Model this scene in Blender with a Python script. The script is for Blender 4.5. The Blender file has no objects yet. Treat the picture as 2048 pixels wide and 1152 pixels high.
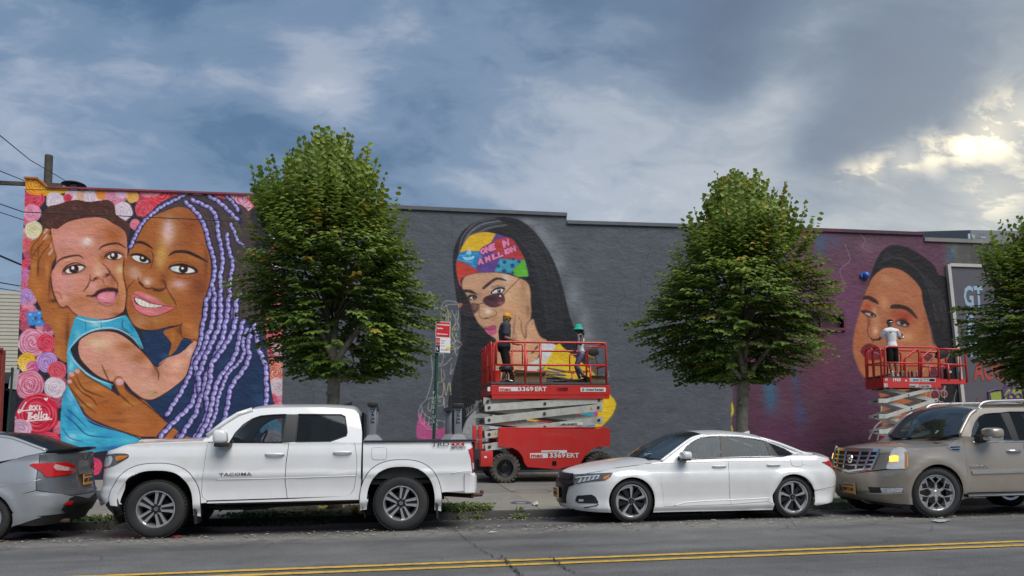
import bpy, bmesh, math, random
import numpy as np
from mathutils import Vector, Matrix, noise
from mathutils.geometry import tessellate_polygon
SC = bpy.context.scene
COL = SC.collection
random.seed(4)
# ---------------------------------------------------------------- camera
FL, CX, CY, EYE = 1480., 1024., 750., 1.42
YAW, PIT, RHO = math.radians(9.5), math.atan(.08), .009
_cp, _sp = math.cos(PIT), math.sin(PIT)
F = Vector((math.sin(YAW) * _cp, math.cos(YAW) * _cp, _sp))
_R0 = Vector((math.cos(YAW), -math.sin(YAW), 0)); _U0 = _R0.cross(F)
U = _U0 * math.cos(RHO) + _R0 * math.sin(RHO)
R = _R0 * math.cos(RHO) - _U0 * math.sin(RHO)
cam = bpy.data.objects.new('camera', bpy.data.cameras.new('camera')); COL.objects.link(cam)
cam.matrix_world=Matrix(((R.x,U.x,-F.x,0),(R.y,U.y,-F.y,0),(R.z,U.z,-F.z,EYE),(0,0,0,1)))
cam.data.sensor_width = 36; cam.data.lens = FL / 2048 * 36
cam.data.shift_y = (CY - 576) / 2048
cam.data.clip_start = .1; cam.data.clip_end = 3000
SC.camera = cam
def ray(px, py): return F + R * ((px - CX) / FL) - U * ((py - CY) / FL)
def ony(px, py, Y):
 d = ray(px, py); t = Y / d.y; return Vector((t * d.x, Y, EYE + t * d.z))
def onz(px, py, z=0.):
 d = ray(px, py); t = (z - EYE) / d.z; return Vector((t * d.x, t * d.y, z))
# ---------------------------------------------------------------- sky, sun, exposure
SC.view_settings.view_transform = 'Standard'; SC.view_settings.look = 'None'
SC.view_settings.gamma = 1; SC.view_settings.exposure = 1.15
SC.cycles.use_denoising = True
SUN_DIR = Vector((.30, -.60, .92)).normalized()      # towards the light
sun = bpy.data.objects.new('sun', bpy.data.lights.new('sun', 'SUN')); COL.objects.link(sun)
sun.data.energy = 1.5; sun.data.angle = math.radians(44); sun.data.color = (1, .965, .92)
sun.rotation_euler = SUN_DIR.to_track_quat('Z', 'Y').to_euler()
W = bpy.data.worlds.new("World"); SC.world = W; W.use_nodes = True
def make_world():
 nt = W.node_tree; nt.nodes.clear(); N = nt.nodes; L = nt.links
 out=N.new('ShaderNodeOutputWorld'); bg=N.new('ShaderNodeBackground'); bg.inputs[1].default_value=.1
 L.new(bg.outputs[0], out.inputs[0])
 sky = N.new('ShaderNodeTexSky'); sky.sky_type = 'NISHITA'; sky.sun_disc = False
 sky.sun_elevation = math.asin(SUN_DIR.z); sky.sun_rotation = math.atan2(SUN_DIR.x, SUN_DIR.y)
 tc = N.new('ShaderNodeTexCoord')
 def vmath(op, a, b=None):
  n = N.new('ShaderNodeVectorMath'); n.operation = op
  for i, v in enumerate((a, b)):
   if v is None: continue
   if isinstance(v, (tuple, Vector)): n.inputs[i].default_value = tuple(v)
   elif isinstance(v, (int, float)): n.inputs[3].default_value = v
   else: L.new(v, n.inputs[i])
  return n.outputs['Value'] if op in ('DOT_PRODUCT', 'LENGTH') else n.outputs[0]
 def m(op, a, b=0., c=None, clamp=False):
  n = N.new('ShaderNodeMath'); n.operation = op; n.use_clamp = clamp
  for i, v in enumerate((a, b, c)):
   if v is None: continue
   if isinstance(v, (int, float)): n.inputs[i].default_value = v
   else: L.new(v, n.inputs[i])
  return n.outputs[0]
 def ramp(v, stops):
  n = N.new('ShaderNodeValToRGB'); e = n.color_ramp.elements; n.color_ramp.interpolation = 'EASE'
  e[0].position=stops[0][0]; e[0].color=(*stops[0][1],1); e[1].position=stops[-1][0]; e[1].color=(*stops[-1][1],1)
  for p, c in stops[1:-1]: q = e.new(p); q.color = (*c, 1)
  L.new(v, n.inputs[0]); return n.outputs[0]
 def mix(f, a, b, mode='MIX'):
  n = N.new('ShaderNodeMix'); n.data_type = 'RGBA'; n.blend_type = mode
  for i, v in ((0, f), (6, a), (7, b)):
   if isinstance(v, (int, float)): n.inputs[i].default_value = v
   elif isinstance(v, tuple): n.inputs[i].default_value = (*v, 1)
   else: L.new(v, n.inputs[i])
  return n.outputs[2]
 d = vmath('NORMALIZE', tc.outputs['Generated'])
 sep = N.new('ShaderNodeSeparateXYZ'); L.new(d, sep.inputs[0])
 z = m('MAXIMUM', sep.outputs[2], 0.0)
 # cloud sheet high overhead: direction divided by height gives its plan position
 k = m('DIVIDE', 1., m('ADD', z, .34))
 comb=N.new('ShaderNodeCombineXYZ'); L.new(m('MULTIPLY',sep.outputs[0],k),comb.inputs[0]); L.new(m('MULTIPLY',sep.outputs[1],k),comb.inputs[1])
 mp=N.new('ShaderNodeMapping'); L.new(comb.outputs[0],mp.inputs[0]); mp.inputs['Rotation'].default_value=(0,0,math.radians(38)); mp.inputs['Scale'].default_value=(1.5,2.3,1)
 def nz(vec, s, det, rough, dist=0.):
  n=N.new('ShaderNodeTexNoise'); L.new(vec,n.inputs['Vector']); n.inputs['Scale'].default_value=s; n.inputs['Detail'].default_value=det
  n.inputs['Roughness'].default_value=rough; n.inputs['Distortion'].default_value=dist; return n
 wn = nz(mp.outputs[0], 1.3, 4, .55)
 warp = vmath('SCALE', vmath('SUBTRACT', wn.outputs['Color'], (.5, .5, .5)), .55)
 p = vmath('ADD', mp.outputs[0], warp)
 n1 = nz(p, .95, 8, .56, 0.).outputs[0]; n2 = nz(p, 3.4, 8, .62, 0.).outputs[0]
 t = m('ADD', m('MULTIPLY', n1, .46), m('MULTIPLY', n2, .22)); t = m('ADD', t, .148)
 def lobe(px, py, w, pw=1.):
  v = ray(px, py).normalized(); dt = vmath('DOT_PRODUCT', d, v)
  # gaussian of the angle to that direction
  return m('POWER', 2.718, m('MULTIPLY', m('SUBTRACT', 1., dt), -1. / (w * w) * 2))
 # the breaks and thick banks of this particular sky
 for px, py, w, a in SKY_LOBES: t = m('ADD', t, m('MULTIPLY', lobe(px, py, w), a))
 cloud = ramp(t, SKY_RAMP)
 hor = m('POWER', m('SUBTRACT', 1., z, clamp=True), 7.)
 c = mix(m('MULTIPLY', hor, .75), cloud, (.46, .54, .63))
 east = lobe(2050, 400, .42)
 c=mix(m('MULTIPLY',east,.80),c,mix(m('MULTIPLY',m('SUBTRACT',t,.42),4.,clamp=True),(.33,.36,.39),(.74,.74,.67)))
 # gap in the bank where the low sun lights the edges
 fine = nz(p, 6., 8, .62, 0.).outputs[0]
 edge = m('MULTIPLY', m('SUBTRACT', m('ADD', fine, m('MULTIPLY', t, .4)), .66), 8., clamp=True)
 g = 0.
 for px, py, w, a in SUN_GAP: g = m('MAXIMUM', g, m('MULTIPLY', lobe(px, py, w), a))
 c=mix(m('MULTIPLY',g,m('ADD',.25,m('MULTIPLY',edge,.8)),clamp=True),c,(2.1,1.8,1.2))
 c = mix(1., vec_gain(N, L, c), mix(.06, (0, 0, 0), sky.outputs[0]), 'ADD')
 L.new(c, bg.inputs[0])
def vec_gain(N, L, c):
 n=N.new('ShaderNodeVectorMath'); n.operation = 'SCALE'; L.new(c,n.inputs[0]); n.inputs[3].default_value=SKY_GAIN; return n.outputs[0]
SKY_GAIN = 4.25
SKY_RAMP=[(.34,(.045,.10,.20)),(.45,(.085,.165,.29)),(.52,(.175,.265,.40)),(.60,(.37,.43,.54)),(.70,(.66,.69,.74))]
SKY_LOBES=[(650,150,.055,.09),(715,200,.05,.08),(600,200,.05,.07),(440,140,.045,.08),(260,110,.05,.05),(800,30,.04,.06),(30,60,.05,.05),(960,90,.07,.03),(200,260,.16,-.035),(1150,130,.14,-.05),
    (1450,50,.085,-.13),(1440,170,.05,-.07),(1590,90,.07,.05),(1540,220,.06,.05),(1740,230,.085,-.12),(1860,160,.09,-.09),(1650,300,.05,-.12),(1990,60,.08,.03),(1950,330,.05,-.04),
    (1350,420,.20,.10),(1000,330,.14,.05),(1900,430,.16,.10),(100,440,.2,.03),(500,320,.12,-.02)]
SUN_GAP=[(1985,268,.028,1.),(1935,290,.02,.9),(2040,235,.03,.7),(1870,305,.02,.55),(1810,322,.02,.5),(1750,338,.018,.42),(1705,348,.015,.3),(1990,385,.03,.45),(2060,330,.04,.35)]
make_world()
# ---------------------------------------------------------------- materials
MATS = {}
def lin(c):
 if isinstance(c, str):
  c = c.lstrip('#'); c = [int(c[i:i+2], 16) / 255 for i in (0, 2, 4)]
  return tuple((v / 12.92 if v <= .04045 else ((v + .055) / 1.055) ** 2.4) for v in c)
 return tuple(c)
def mat(name,col,rough=.6,metal=0.,var=.12,vscale=3.,bump=0.,bscale=30.,coat=0.,emit=None,estr=0.,spec=.5,dirt=None,dscale=1.5,damt=.5,alpha=1.,trans=0.,sss=0.,bdist=.02,det=6):
 if name in MATS: return MATS[name]
 M=bpy.data.materials.new(name); M.use_nodes=True; nt=M.node_tree; N=nt.nodes; L=nt.links
 b = N['Principled BSDF']; col = lin(col); MATS[name] = M
 tc = N.new('ShaderNodeTexCoord')
 b.inputs['Roughness'].default_value = rough; b.inputs['Metallic'].default_value = metal
 b.inputs['Specular IOR Level'].default_value=spec; b.inputs['Coat Weight'].default_value=coat; b.inputs['Coat Roughness'].default_value=.04
 b.inputs['Alpha'].default_value = alpha; b.inputs['Transmission Weight'].default_value = trans
 if emit: b.inputs['Emission Color'].default_value=(*lin(emit),1); b.inputs['Emission Strength'].default_value=estr
 base = None
 if var > 0:
  nz=N.new('ShaderNodeTexNoise'); nz.inputs['Scale'].default_value=vscale; nz.inputs['Detail'].default_value=det; nz.inputs['Roughness'].default_value=.6
  L.new(tc.outputs['Object'], nz.inputs['Vector'])
  mr=N.new('ShaderNodeMapRange'); mr.inputs[1].default_value=.3; mr.inputs[2].default_value=.7; mr.inputs[3].default_value=1-var; mr.inputs[4].default_value=1+var
  L.new(nz.outputs[0], mr.inputs[0])
  sc=N.new('ShaderNodeVectorMath'); sc.operation = 'SCALE'; sc.inputs[0].default_value=col; L.new(mr.outputs[0],sc.inputs[3]); base=sc.outputs[0]
 else: b.inputs['Base Color'].default_value = (*col, 1)
 if dirt:
  nz=N.new('ShaderNodeTexNoise'); nz.inputs['Scale'].default_value=dscale; nz.inputs['Detail'].default_value=8; nz.inputs['Roughness'].default_value=.68; L.new(tc.outputs['Object'],nz.inputs['Vector'])
  mr=N.new('ShaderNodeMapRange'); mr.inputs[1].default_value=.5; mr.inputs[2].default_value=.72; mr.inputs[3].default_value=0; mr.inputs[4].default_value=damt; L.new(nz.outputs[0],mr.inputs[0])
  mx=N.new('ShaderNodeMix'); mx.data_type = 'RGBA'; L.new(mr.outputs[0],mx.inputs[0]); mx.inputs[7].default_value=(*lin(dirt),1)
  if base is not None: L.new(base, mx.inputs[6])
  else: mx.inputs[6].default_value = (*col, 1)
  base = mx.outputs[2]
 if base is not None: L.new(base, b.inputs['Base Color'])
 if bump > 0:
  nz=N.new('ShaderNodeTexNoise'); nz.inputs['Scale'].default_value=bscale; nz.inputs['Detail'].default_value=6; L.new(tc.outputs['Object'],nz.inputs['Vector'])
  bp=N.new('ShaderNodeBump'); bp.inputs['Strength'].default_value=bump; bp.inputs['Distance'].default_value=bdist; L.new(nz.outputs[0],bp.inputs['Height']); L.new(bp.outputs[0],b.inputs['Normal'])
 return M
# ---------------------------------------------------------------- object helpers
def tag(o, label=None, cat=None, group=None, kind=None):
 if label: o['label'] = label
 if cat: o['category'] = cat
 if group: o['group'] = group
 if kind: o['kind'] = kind
 return o
def thing(name, label, cat, loc=(0, 0, 0), rz=0., group=None):
 o=bpy.data.objects.new(name,None); COL.objects.link(o); o.location=loc; o.rotation_euler=(0,0,rz); o.empty_display_size=.2
 return tag(o, label, cat, group)
def link(name, me, m, parent=None, smooth=False, ang=None):
 for x in (m if isinstance(m, (list, tuple)) else [m]): me.materials.append(x)
 o = bpy.data.objects.new(name, me); COL.objects.link(o)
 if parent is not None: o.parent = parent
 if smooth: me.shade_smooth()
 if ang is not None:
  me.shade_smooth(); me.set_sharp_from_angle(angle=math.radians(ang))
 return o
class MB:
 """collects shapes for one mesh object; materials by slot index"""
 def __init__(s): s.v = []; s.f = []; s.mi = []; s.uv = None
 def add(s, vs, fs, mi=0):
  o=len(s.v); s.v+=[tuple(v) for v in vs]; s.f+=[tuple(i+o for i in f) for f in fs]; s.mi+=[mi]*len(fs); return s
 def box(s, c, d, rot=None, mi=0, taper=1., bev=0.):
  x, y, z = d[0] / 2, d[1] / 2, d[2] / 2
  if bev > 0:
   b = min(bev, x * .9, y * .9, z * .9); vs = []; fs = []
   bm=bmesh.new(); bmesh.ops.create_cube(bm,size=1,matrix=Matrix.Diagonal((d[0],d[1],d[2],1)))
   bmesh.ops.bevel(bm, geom=bm.edges[:], offset=b, segments=2, profile=.6, affect='EDGES')
   vs=[v.co.copy() for v in bm.verts]; bm.verts.index_update(); fs=[[v.index for v in f.verts] for f in bm.faces]; bm.free()
  else:
   vs=[Vector((a*x*(taper if e>0 else 1),b_*y*(taper if e>0 else 1),e*z)) for e in (-1,1) for b_ in (-1,1) for a in (-1,1)]
   fs = [(0, 2, 3, 1), (4, 5, 7, 6), (0, 1, 5, 4), (2, 6, 7, 3), (0, 4, 6, 2), (1, 3, 7, 5)]
  M_ = rot if rot is not None else Matrix()
  return s.add([M_ @ v + Vector(c) for v in vs], fs, mi)
 def tube(s, pts, r, n=8, mi=0, cap=True, closed=False):
  pts = [Vector(p) for p in pts]; P = len(pts)
  rs = list(r) if hasattr(r, '__len__') else [r] * P
  vs = []; prev = None
  for i, p in enumerate(pts):
   if closed: t = pts[(i+1) % P] - pts[i-1]
   else: t = (pts[min(i+1, P-1)] - pts[max(i-1, 0)])
   t = t.normalized() if t.length > 1e-9 else Vector((0, 0, 1))
   if prev is None:
    a = Vector((0, 0, 1)) if abs(t.z) < .9 else Vector((1, 0, 0)); u = t.cross(a).normalized()
   else: u=(prev-t*prev.dot(t)); u=u.normalized() if u.length>1e-6 else t.orthogonal().normalized()
   prev = u; w = t.cross(u)
   vs+=[p+(u*math.cos(2*math.pi*k/n)+w*math.sin(2*math.pi*k/n))*rs[i] for k in range(n)]
  fs = []
  for i in range(P if closed else P - 1):
   j = (i + 1) % P
   for k in range(n): fs.append((i*n + k, i*n + (k+1) % n, j*n + (k+1) % n, j*n + k))
  if cap and not closed: fs.append(tuple(range(n-1,-1,-1))); fs.append(tuple((P-1)*n+k for k in range(n)))
  return s.add(vs, fs, mi)
 def cyl(s,a,b,r,n=16,mi=0,r2=None): return s.tube([a,b],[r,r if r2 is None else r2],n,mi)
 def lathe(s, prof, c=(0, 0, 0), axis='Z', n=24, mi=0, closed=False):
  """prof: (radius, height) pairs along the axis"""
  vs = []
  for r, h in prof:
   for k in range(n):
    a = 2 * math.pi * k / n; x, y = r * math.cos(a), r * math.sin(a)
    v = {'Z': (x, y, h), 'Y': (x, h, y), 'X': (h, x, y)}[axis]; vs.append(Vector(v) + Vector(c))
  fs = []; m = len(prof)
  for i in range(m if closed else m - 1):
   j = (i + 1) % m
   for k in range(n): fs.append((i*n + k, i*n + (k+1) % n, j*n + (k+1) % n, j*n + k))
  return s.add(vs, fs, mi)
 def prism(s, poly, y0, y1, mi=0, plane='XZ'):
  n=len(poly); f={'XZ': lambda p,y: (p[0],y,p[1]), 'XY': lambda p,y: (p[0],p[1],y), 'YZ': lambda p,y: (y,p[0],p[1])}[plane]
  vs = [f(p, y0) for p in poly] + [f(p, y1) for p in poly]
  tri = tessellate_polygon([[Vector((p[0], p[1], 0)) for p in poly]])
  fs=[tuple(t) for t in tri]+[tuple(i+n for i in reversed(t)) for t in tri]+[(i,(i+1)%n,n+(i+1)%n,n+i) for i in range(n)]
  return s.add(vs, fs, mi)
 def mesh(s, name):
  me = bpy.data.meshes.new(name); me.from_pydata(s.v, [], s.f); me.validate()
  if any(s.mi) and len(me.polygons) == len(s.mi): me.polygons.foreach_set('material_index', s.mi)
  bm=bmesh.new(); bm.from_mesh(me); bmesh.ops.recalc_face_normals(bm,faces=bm.faces[:]); bm.to_mesh(me); bm.free()
  return me
 def build(s, name, m, parent=None, smooth=False, ang=None):
  return link(name, s.mesh(name), m, parent, smooth, ang)
def copy_tree(o, parent=None):
 c = o.copy(); COL.objects.link(c)
 if parent is not None: c.parent = parent
 for ch in list(o.children): copy_tree(ch, c)
 return c
def text_mesh(s, size, ext=.002, bold=0., shear=0., align='LEFT', space=1., res=2):
 cu=bpy.data.curves.new('lettering', 'FONT'); cu.body=s; cu.size=size; cu.extrude=ext; cu.offset=bold; cu.shear=shear
 cu.align_x = align; cu.resolution_u = res; cu.space_character = space
 o = bpy.data.objects.new('lettering', cu); COL.objects.link(o)
 bpy.context.view_layer.update(); me=bpy.data.meshes.new_from_object(o.evaluated_get(bpy.context.evaluated_depsgraph_get()))
 bpy.data.objects.remove(o); bpy.data.curves.remove(cu); me.materials.clear(); return me
def text(s, size, loc, m, parent=None, rot=None, name='lettering', sx=1., **k):
 """text standing upright, facing -Y unless rot is given"""
 me = text_mesh(s, size, **k)
 if sx != 1.: me.transform(Matrix.Diagonal((sx, 1, 1, 1)))
 me.transform((rot if rot is not None else Matrix.Rotation(math.pi/2,4, 'X'))); me.transform(Matrix.Translation(loc))
 return link(name, me, m, parent)
# ---------------------------------------------------------------- wall paint
# The paint on the long wall is made here, brush mark by brush mark, as a plain
# array in wall metres; it is the flat print of the wall's material.
WALL_Y = 22.5
PX0, PZ1, PPM = -10.6, 9.2, 80.0          # canvas: left edge, top edge, pixels a metre
CW, CH = 2960, 736
cv = np.zeros((CH, CW, 3), np.float32)
prng = np.random.RandomState(5)
def hexc(h):
 h = h.lstrip('#'); return np.array([int(h[i:i+2], 16) / 255. for i in (0, 2, 4)], np.float32)
def wallpx(px, py):
 px = np.asarray(px, float); py = np.asarray(py, float)
 d = [F[i] + R[i] * (px - CX) / FL - U[i] * (py - CY) / FL for i in range(3)]
 t = WALL_Y / d[1]
 return (t * d[0] - PX0) * PPM, (PZ1 - (EYE + t * d[2])) * PPM
class Fr:
 def __init__(s, k, ox, oy): s.k, s.ox, s.oy = k, ox, oy
 def __call__(s, pts):
  a = np.array(pts, float).reshape(-1, 2)
  x, y = wallpx(a[:, 0] / s.k + s.ox, a[:, 1] / s.k + s.oy)
  return np.stack([x, y], 1)
 def r(s, v): return v / s.k * 1.08
def spline(p, closed=True, n=6):
 p = np.asarray(p, float); N = len(p)
 if N < 3: closed = False
 if closed: q = np.concatenate([p[-1:], p, p[:2]]); m = N
 else: q = np.concatenate([p[:1], p, p[-1:]]); m = N - 1
 out = []
 t = np.linspace(0, 1, n, endpoint=False)[:, None]
 for i in range(m):
  a, b, c, d = q[i], q[i+1], q[i+2], q[i+3]
  out.append(.5 * (2*b + (c-a)*t + (2*a-5*b+4*c-d)*t*t + (3*b-a-3*c+d)*t**3))
 out = np.concatenate(out)
 return out if closed else np.concatenate([out, p[-1:]])
def blur(m, r):
 r = int(max(1, round(r)))
 for ax in (0, 1):
  for _ in range(2):
   pad = [(0, 0), (0, 0)]; pad[ax] = (r + 1, r)
   c = np.cumsum(np.pad(m, pad), axis=ax)
   m = (c[2*r+1:] - c[:-2*r-1]) / (2*r+1) if ax == 0 else (c[:, 2*r+1:] - c[:, :-2*r-1]) / (2*r+1)
 return m
def rast(p, soft=0):
 pad = int(soft * 2 + 3)
 x0 = max(0, int(p[:, 0].min()) - pad); x1 = min(CW, int(p[:, 0].max()) + pad + 2)
 y0 = max(0, int(p[:, 1].min()) - pad); y1 = min(CH, int(p[:, 1].max()) + pad + 2)
 if x1 <= x0 or y1 <= y0: return None
 acc = np.zeros((y1 - y0, x1 - x0 + 1), np.int32)
 q = np.roll(p, -1, 0)
 for (ax, ay), (bx, by) in zip(p, q):
  if ay == by: continue
  if ay > by: ax, ay, bx, by = bx, by, ax, ay
  r0 = max(y0, int(math.ceil(ay - .5))); r1 = min(y1, int(math.ceil(by - .5)))
  if r1 <= r0: continue
  rr = np.arange(r0, r1)
  xi = ax + (rr + .5 - ay) * (bx - ax) / (by - ay)
  xi = np.clip(np.ceil(xi - .5).astype(int) - x0, 0, x1 - x0)
  np.add.at(acc, (rr - y0, xi), 1)
 m = (np.cumsum(acc, 1)[:, :-1] % 2).astype(np.float32)
 if soft: m = blur(m, soft)
 return (y0, y1, x0, x1, m)
def comp(reg, col, alpha=1., clip=None):
 if reg is None: return
 y0, y1, x0, x1, m = reg
 if clip is not None:
  cy0, cy1, cx0, cx1, cm = clip
  full = np.zeros_like(m)
  a0, a1, b0, b1 = max(y0, cy0), min(y1, cy1), max(x0, cx0), min(x1, cx1)
  if a1 <= a0 or b1 <= b0: return
  full[a0-y0:a1-y0, b0-x0:b1-x0] = cm[a0-cy0:a1-cy0, b0-cx0:b1-cx0]
  m = m * full
 s = cv[y0:y1, x0:x1]
 c = hexc(col) if isinstance(col, str) else np.asarray(col, np.float32)
 s += (c - s) * (m * alpha)[..., None]
def poly(fr, pts, col, alpha=1., soft=0, smooth=True, clip=None):
 p = fr(pts)
 if smooth: p = spline(p)
 reg = rast(p, soft); comp(reg, col, alpha, clip); return reg
def blob(fr, x, y, rx, ry, col, alpha=1., ang=0., clip=None, hard=0.):
 c = fr([(x, y)])[0]; rx = fr.r(rx); ry = fr.r(ry)
 R_ = int(max(rx, ry) * 1.7 + 3)
 x0,x1=max(0,int(c[0])-R_),min(CW,int(c[0])+R_); y0,y1=max(0,int(c[1])-R_),min(CH,int(c[1])+R_)
 if x1 <= x0 or y1 <= y0: return
 yy, xx = np.mgrid[y0:y1, x0:x1]; a = math.radians(ang)
 dx = xx - c[0]; dy = yy - c[1]
 u = (dx * math.cos(a) + dy * math.sin(a)) / rx; v = (-dx * math.sin(a) + dy * math.cos(a)) / ry
 d = u*u + v*v
 m=np.exp(-d*1.6).astype(np.float32) if not hard else np.clip((1-np.sqrt(d))*hard+.5,0,1).astype(np.float32)
 comp((y0, y1, x0, x1, m), col, alpha, clip)
def stroke(fr, pts, w, col, alpha=1., soft=.6, smooth=True, clip=None, taper=False, raw=False):
 p = np.asarray(pts, float) if raw else fr(pts)
 if smooth and len(p) > 2: p = spline(p, False, 5)
 n = len(p)
 ww = (w if raw else fr.r(w)) * .5 * np.ones(n)
 if taper: ww = ww * np.sin(np.linspace(.12, math.pi - .12, n)) ** .7
 pad = ww.max() + soft + 2
 x0 = max(0, int(p[:, 0].min() - pad)); x1 = min(CW, int(p[:, 0].max() + pad) + 1)
 y0 = max(0, int(p[:, 1].min() - pad)); y1 = min(CH, int(p[:, 1].max() + pad) + 1)
 if x1 <= x0 or y1 <= y0: return
 m = np.zeros((y1 - y0, x1 - x0), np.float32)
 for i in range(n - 1):
  a, b = p[i], p[i+1]; wa, wb = ww[i], ww[i+1]
  q0 = max(x0, int(min(a[0], b[0]) - pad)); q1 = min(x1, int(max(a[0], b[0]) + pad) + 1)
  r0 = max(y0, int(min(a[1], b[1]) - pad)); r1 = min(y1, int(max(a[1], b[1]) + pad) + 1)
  if q1 <= q0 or r1 <= r0: continue
  yy, xx = np.mgrid[r0:r1, q0:q1]
  d = b - a; L = max(1e-6, (d ** 2).sum())
  t = np.clip(((xx + .5 - a[0]) * d[0] + (yy + .5 - a[1]) * d[1]) / L, 0, 1)
  dist = np.hypot(xx + .5 - a[0] - t * d[0], yy + .5 - a[1] - t * d[1])
  mm = np.clip((wa + (wb - wa) * t - dist) / (2 * soft) + .5, 0, 1)
  s = m[r0-y0:r1-y0, q0-x0:q1-x0]; np.maximum(s, mm, out=s)
 comp((y0, y1, x0, x1, m), col, alpha, clip)
def mixc(a, b, t):
 a = hexc(a) if isinstance(a, str) else a; b = hexc(b) if isinstance(b, str) else b
 return a + (b - a) * t
def rose(fr, x, y, r, base, light, dark, clip=None, squash=1.):
 k = prng.uniform(0, 6.28)
 pts=[(x+r*math.cos(a)*(1+.07*math.sin(5*a+k)),y+squash*r*math.sin(a)*(1+.07*math.cos(4*a+k))) for a in np.linspace(0,6.283,15)[:-1]]
 reg = poly(fr, pts, base, 1, .6, clip=clip)
 for i in range(3): blob(fr,x+prng.uniform(-.5,.5)*r,y+prng.uniform(-.5,.5)*r,r*.5,r*.4,dark,.35,clip=reg if clip is None else clip)
 for ring, rr in enumerate((.88, .7, .54, .38, .24, .12)):
  n = 4 if rr > .6 else 3 if rr > .3 else 2
  a0 = prng.uniform(0, 6.28)
  for j in range(n):
   s = a0 + j * 6.283 / n; e = s + 6.283 / n * prng.uniform(.75, 1.05)
   rs = rr * prng.uniform(.92, 1.06)
   arc=lambda o: [(x+r*(rs+o+.05*math.sin((t-s)*2))*math.cos(t),y+squash*r*(rs+o+.05*math.sin((t-s)*2))*math.sin(t)) for t in np.linspace(s,e,6)]
   stroke(fr, arc(-.05), r * .07, dark, .75, .8, taper=True, clip=clip)
   stroke(fr, arc(.02), r * .085, light, .85, .7, taper=True, clip=clip)
def braid(fr, pts, w, c0='9a90cc', c1='dcd8f0', dk='1c1838', n=None, clip=None):
 p=spline(fr(pts),False,8); seg=np.hypot(*(p[1:]-p[:-1]).T); L=np.concatenate([[0],np.cumsum(seg)])
 W_ = fr.r(w) * 1.4; step = W_ * .82
 m = int(L[-1] / step)
 stroke(None, p, W_ * 1.0, dk, .95, .8, smooth=False, raw=True)
 for i in range(m + 1):
  s = i * step; x = np.interp(s, L, p[:, 0]); y = np.interp(s, L, p[:, 1])
  x2 = np.interp(s + 2, L, p[:, 0]); y2 = np.interp(s + 2, L, p[:, 1])
  t = np.array([x2 - x, y2 - y]); t /= max(1e-6, np.hypot(*t)); nn = np.array([-t[1], t[0]])
  sg = 1 if i % 2 else -1
  a=np.array([x,y])-t*W_*.42+nn*W_*.13*sg; b=np.array([x,y])+t*W_*.42-nn*W_*.15*sg
  cc = mixc(c0, '6a60a8', prng.uniform(0, .6))
  stroke(None, [a, (a + b) / 2 + nn * .1, b], W_ * .80, dk, .9, .6, raw=True, taper=True)
  stroke(None, [a, (a + b) / 2, b], W_ * .66, cc, 1, .6, raw=True, taper=True)
  h = nn * W_ * -.10
  stroke(None, [a * .8 + b * .2 + h, a * .35 + b * .65 + h], W_ * .2, c1, .85, .6, raw=True)
PF = {   # stroke font, unit box, y down
 'A': [[(0,1),(.5,0),(1,1)],[(.2,.62),(.8,.62)]], 'B': [[(0,0),(0,1),(.7,1),(1,.75),(.7,.5),(0,.5)],[(0,0),(.6,0),(.85,.25),(.6,.5)]],
 'D': [[(0,0),(0,1),(.6,1),(1,.5),(.6,0),(0,0)]], 'E': [[(1,0),(0,0),(0,1),(1,1)],[(0,.5),(.8,.5)]], 'F': [[(1,0),(0,0),(0,1)],[(0,.5),(.8,.5)]],
 'G': [[(1,.15),(.6,0),(.1,.2),(0,.6),(.2,.95),(.7,1),(1,.8),(1,.55),(.6,.55)]], 'H': [[(0,0),(0,1)],[(1,0),(1,1)],[(0,.5),(1,.5)]], 'I': [[(.5,0),(.5,1)]],
 'L': [[(0,0),(0,1),(1,1)]], 'M': [[(0,1),(0,0),(.5,.6),(1,0),(1,1)]], 'N': [[(0,1),(0,0),(1,1),(1,0)]], 'O': [[(.5,0),(0,.3),(0,.7),(.5,1),(1,.7),(1,.3),(.5,0)]],
 'R': [[(0,1),(0,0),(.8,0),(1,.25),(.8,.5),(0,.5)],[(.5,.5),(1,1)]], 'S': [[(1,.1),(.5,0),(0,.25),(.5,.5),(1,.75),(.5,1),(0,.9)]], 'T': [[(0,0),(1,0)],[(.5,0),(.5,1)]],
 'U': [[(0,0),(0,.8),(.5,1),(1,.8),(1,0)]], 'C': [[(1,.1),(.5,0),(0,.3),(0,.7),(.5,1),(1,.9)]], ' ': []}
def ptext(fr, s, x, y, ux, vy, w, col, gap=.35, ol=None, olw=0):
 """letters along vector ux (one letter width), vy = one letter height"""
 for ps in ([(ol, w + olw)] if ol else []) + [(col, w)]:
  cx_, cy_ = x, y
  for ch in s:
   for st in PF.get(ch, []):
    pts = [(cx_ + u * ux[0] + v * vy[0], cy_ + u * ux[1] + v * vy[1]) for u, v in st]
    stroke(fr, pts, ps[1], ps[0], 1, .5, smooth=False)
   k = (.35 if ch == 'I' else 1) + gap
   cx_ += ux[0] * k; cy_ += ux[1] * k

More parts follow.
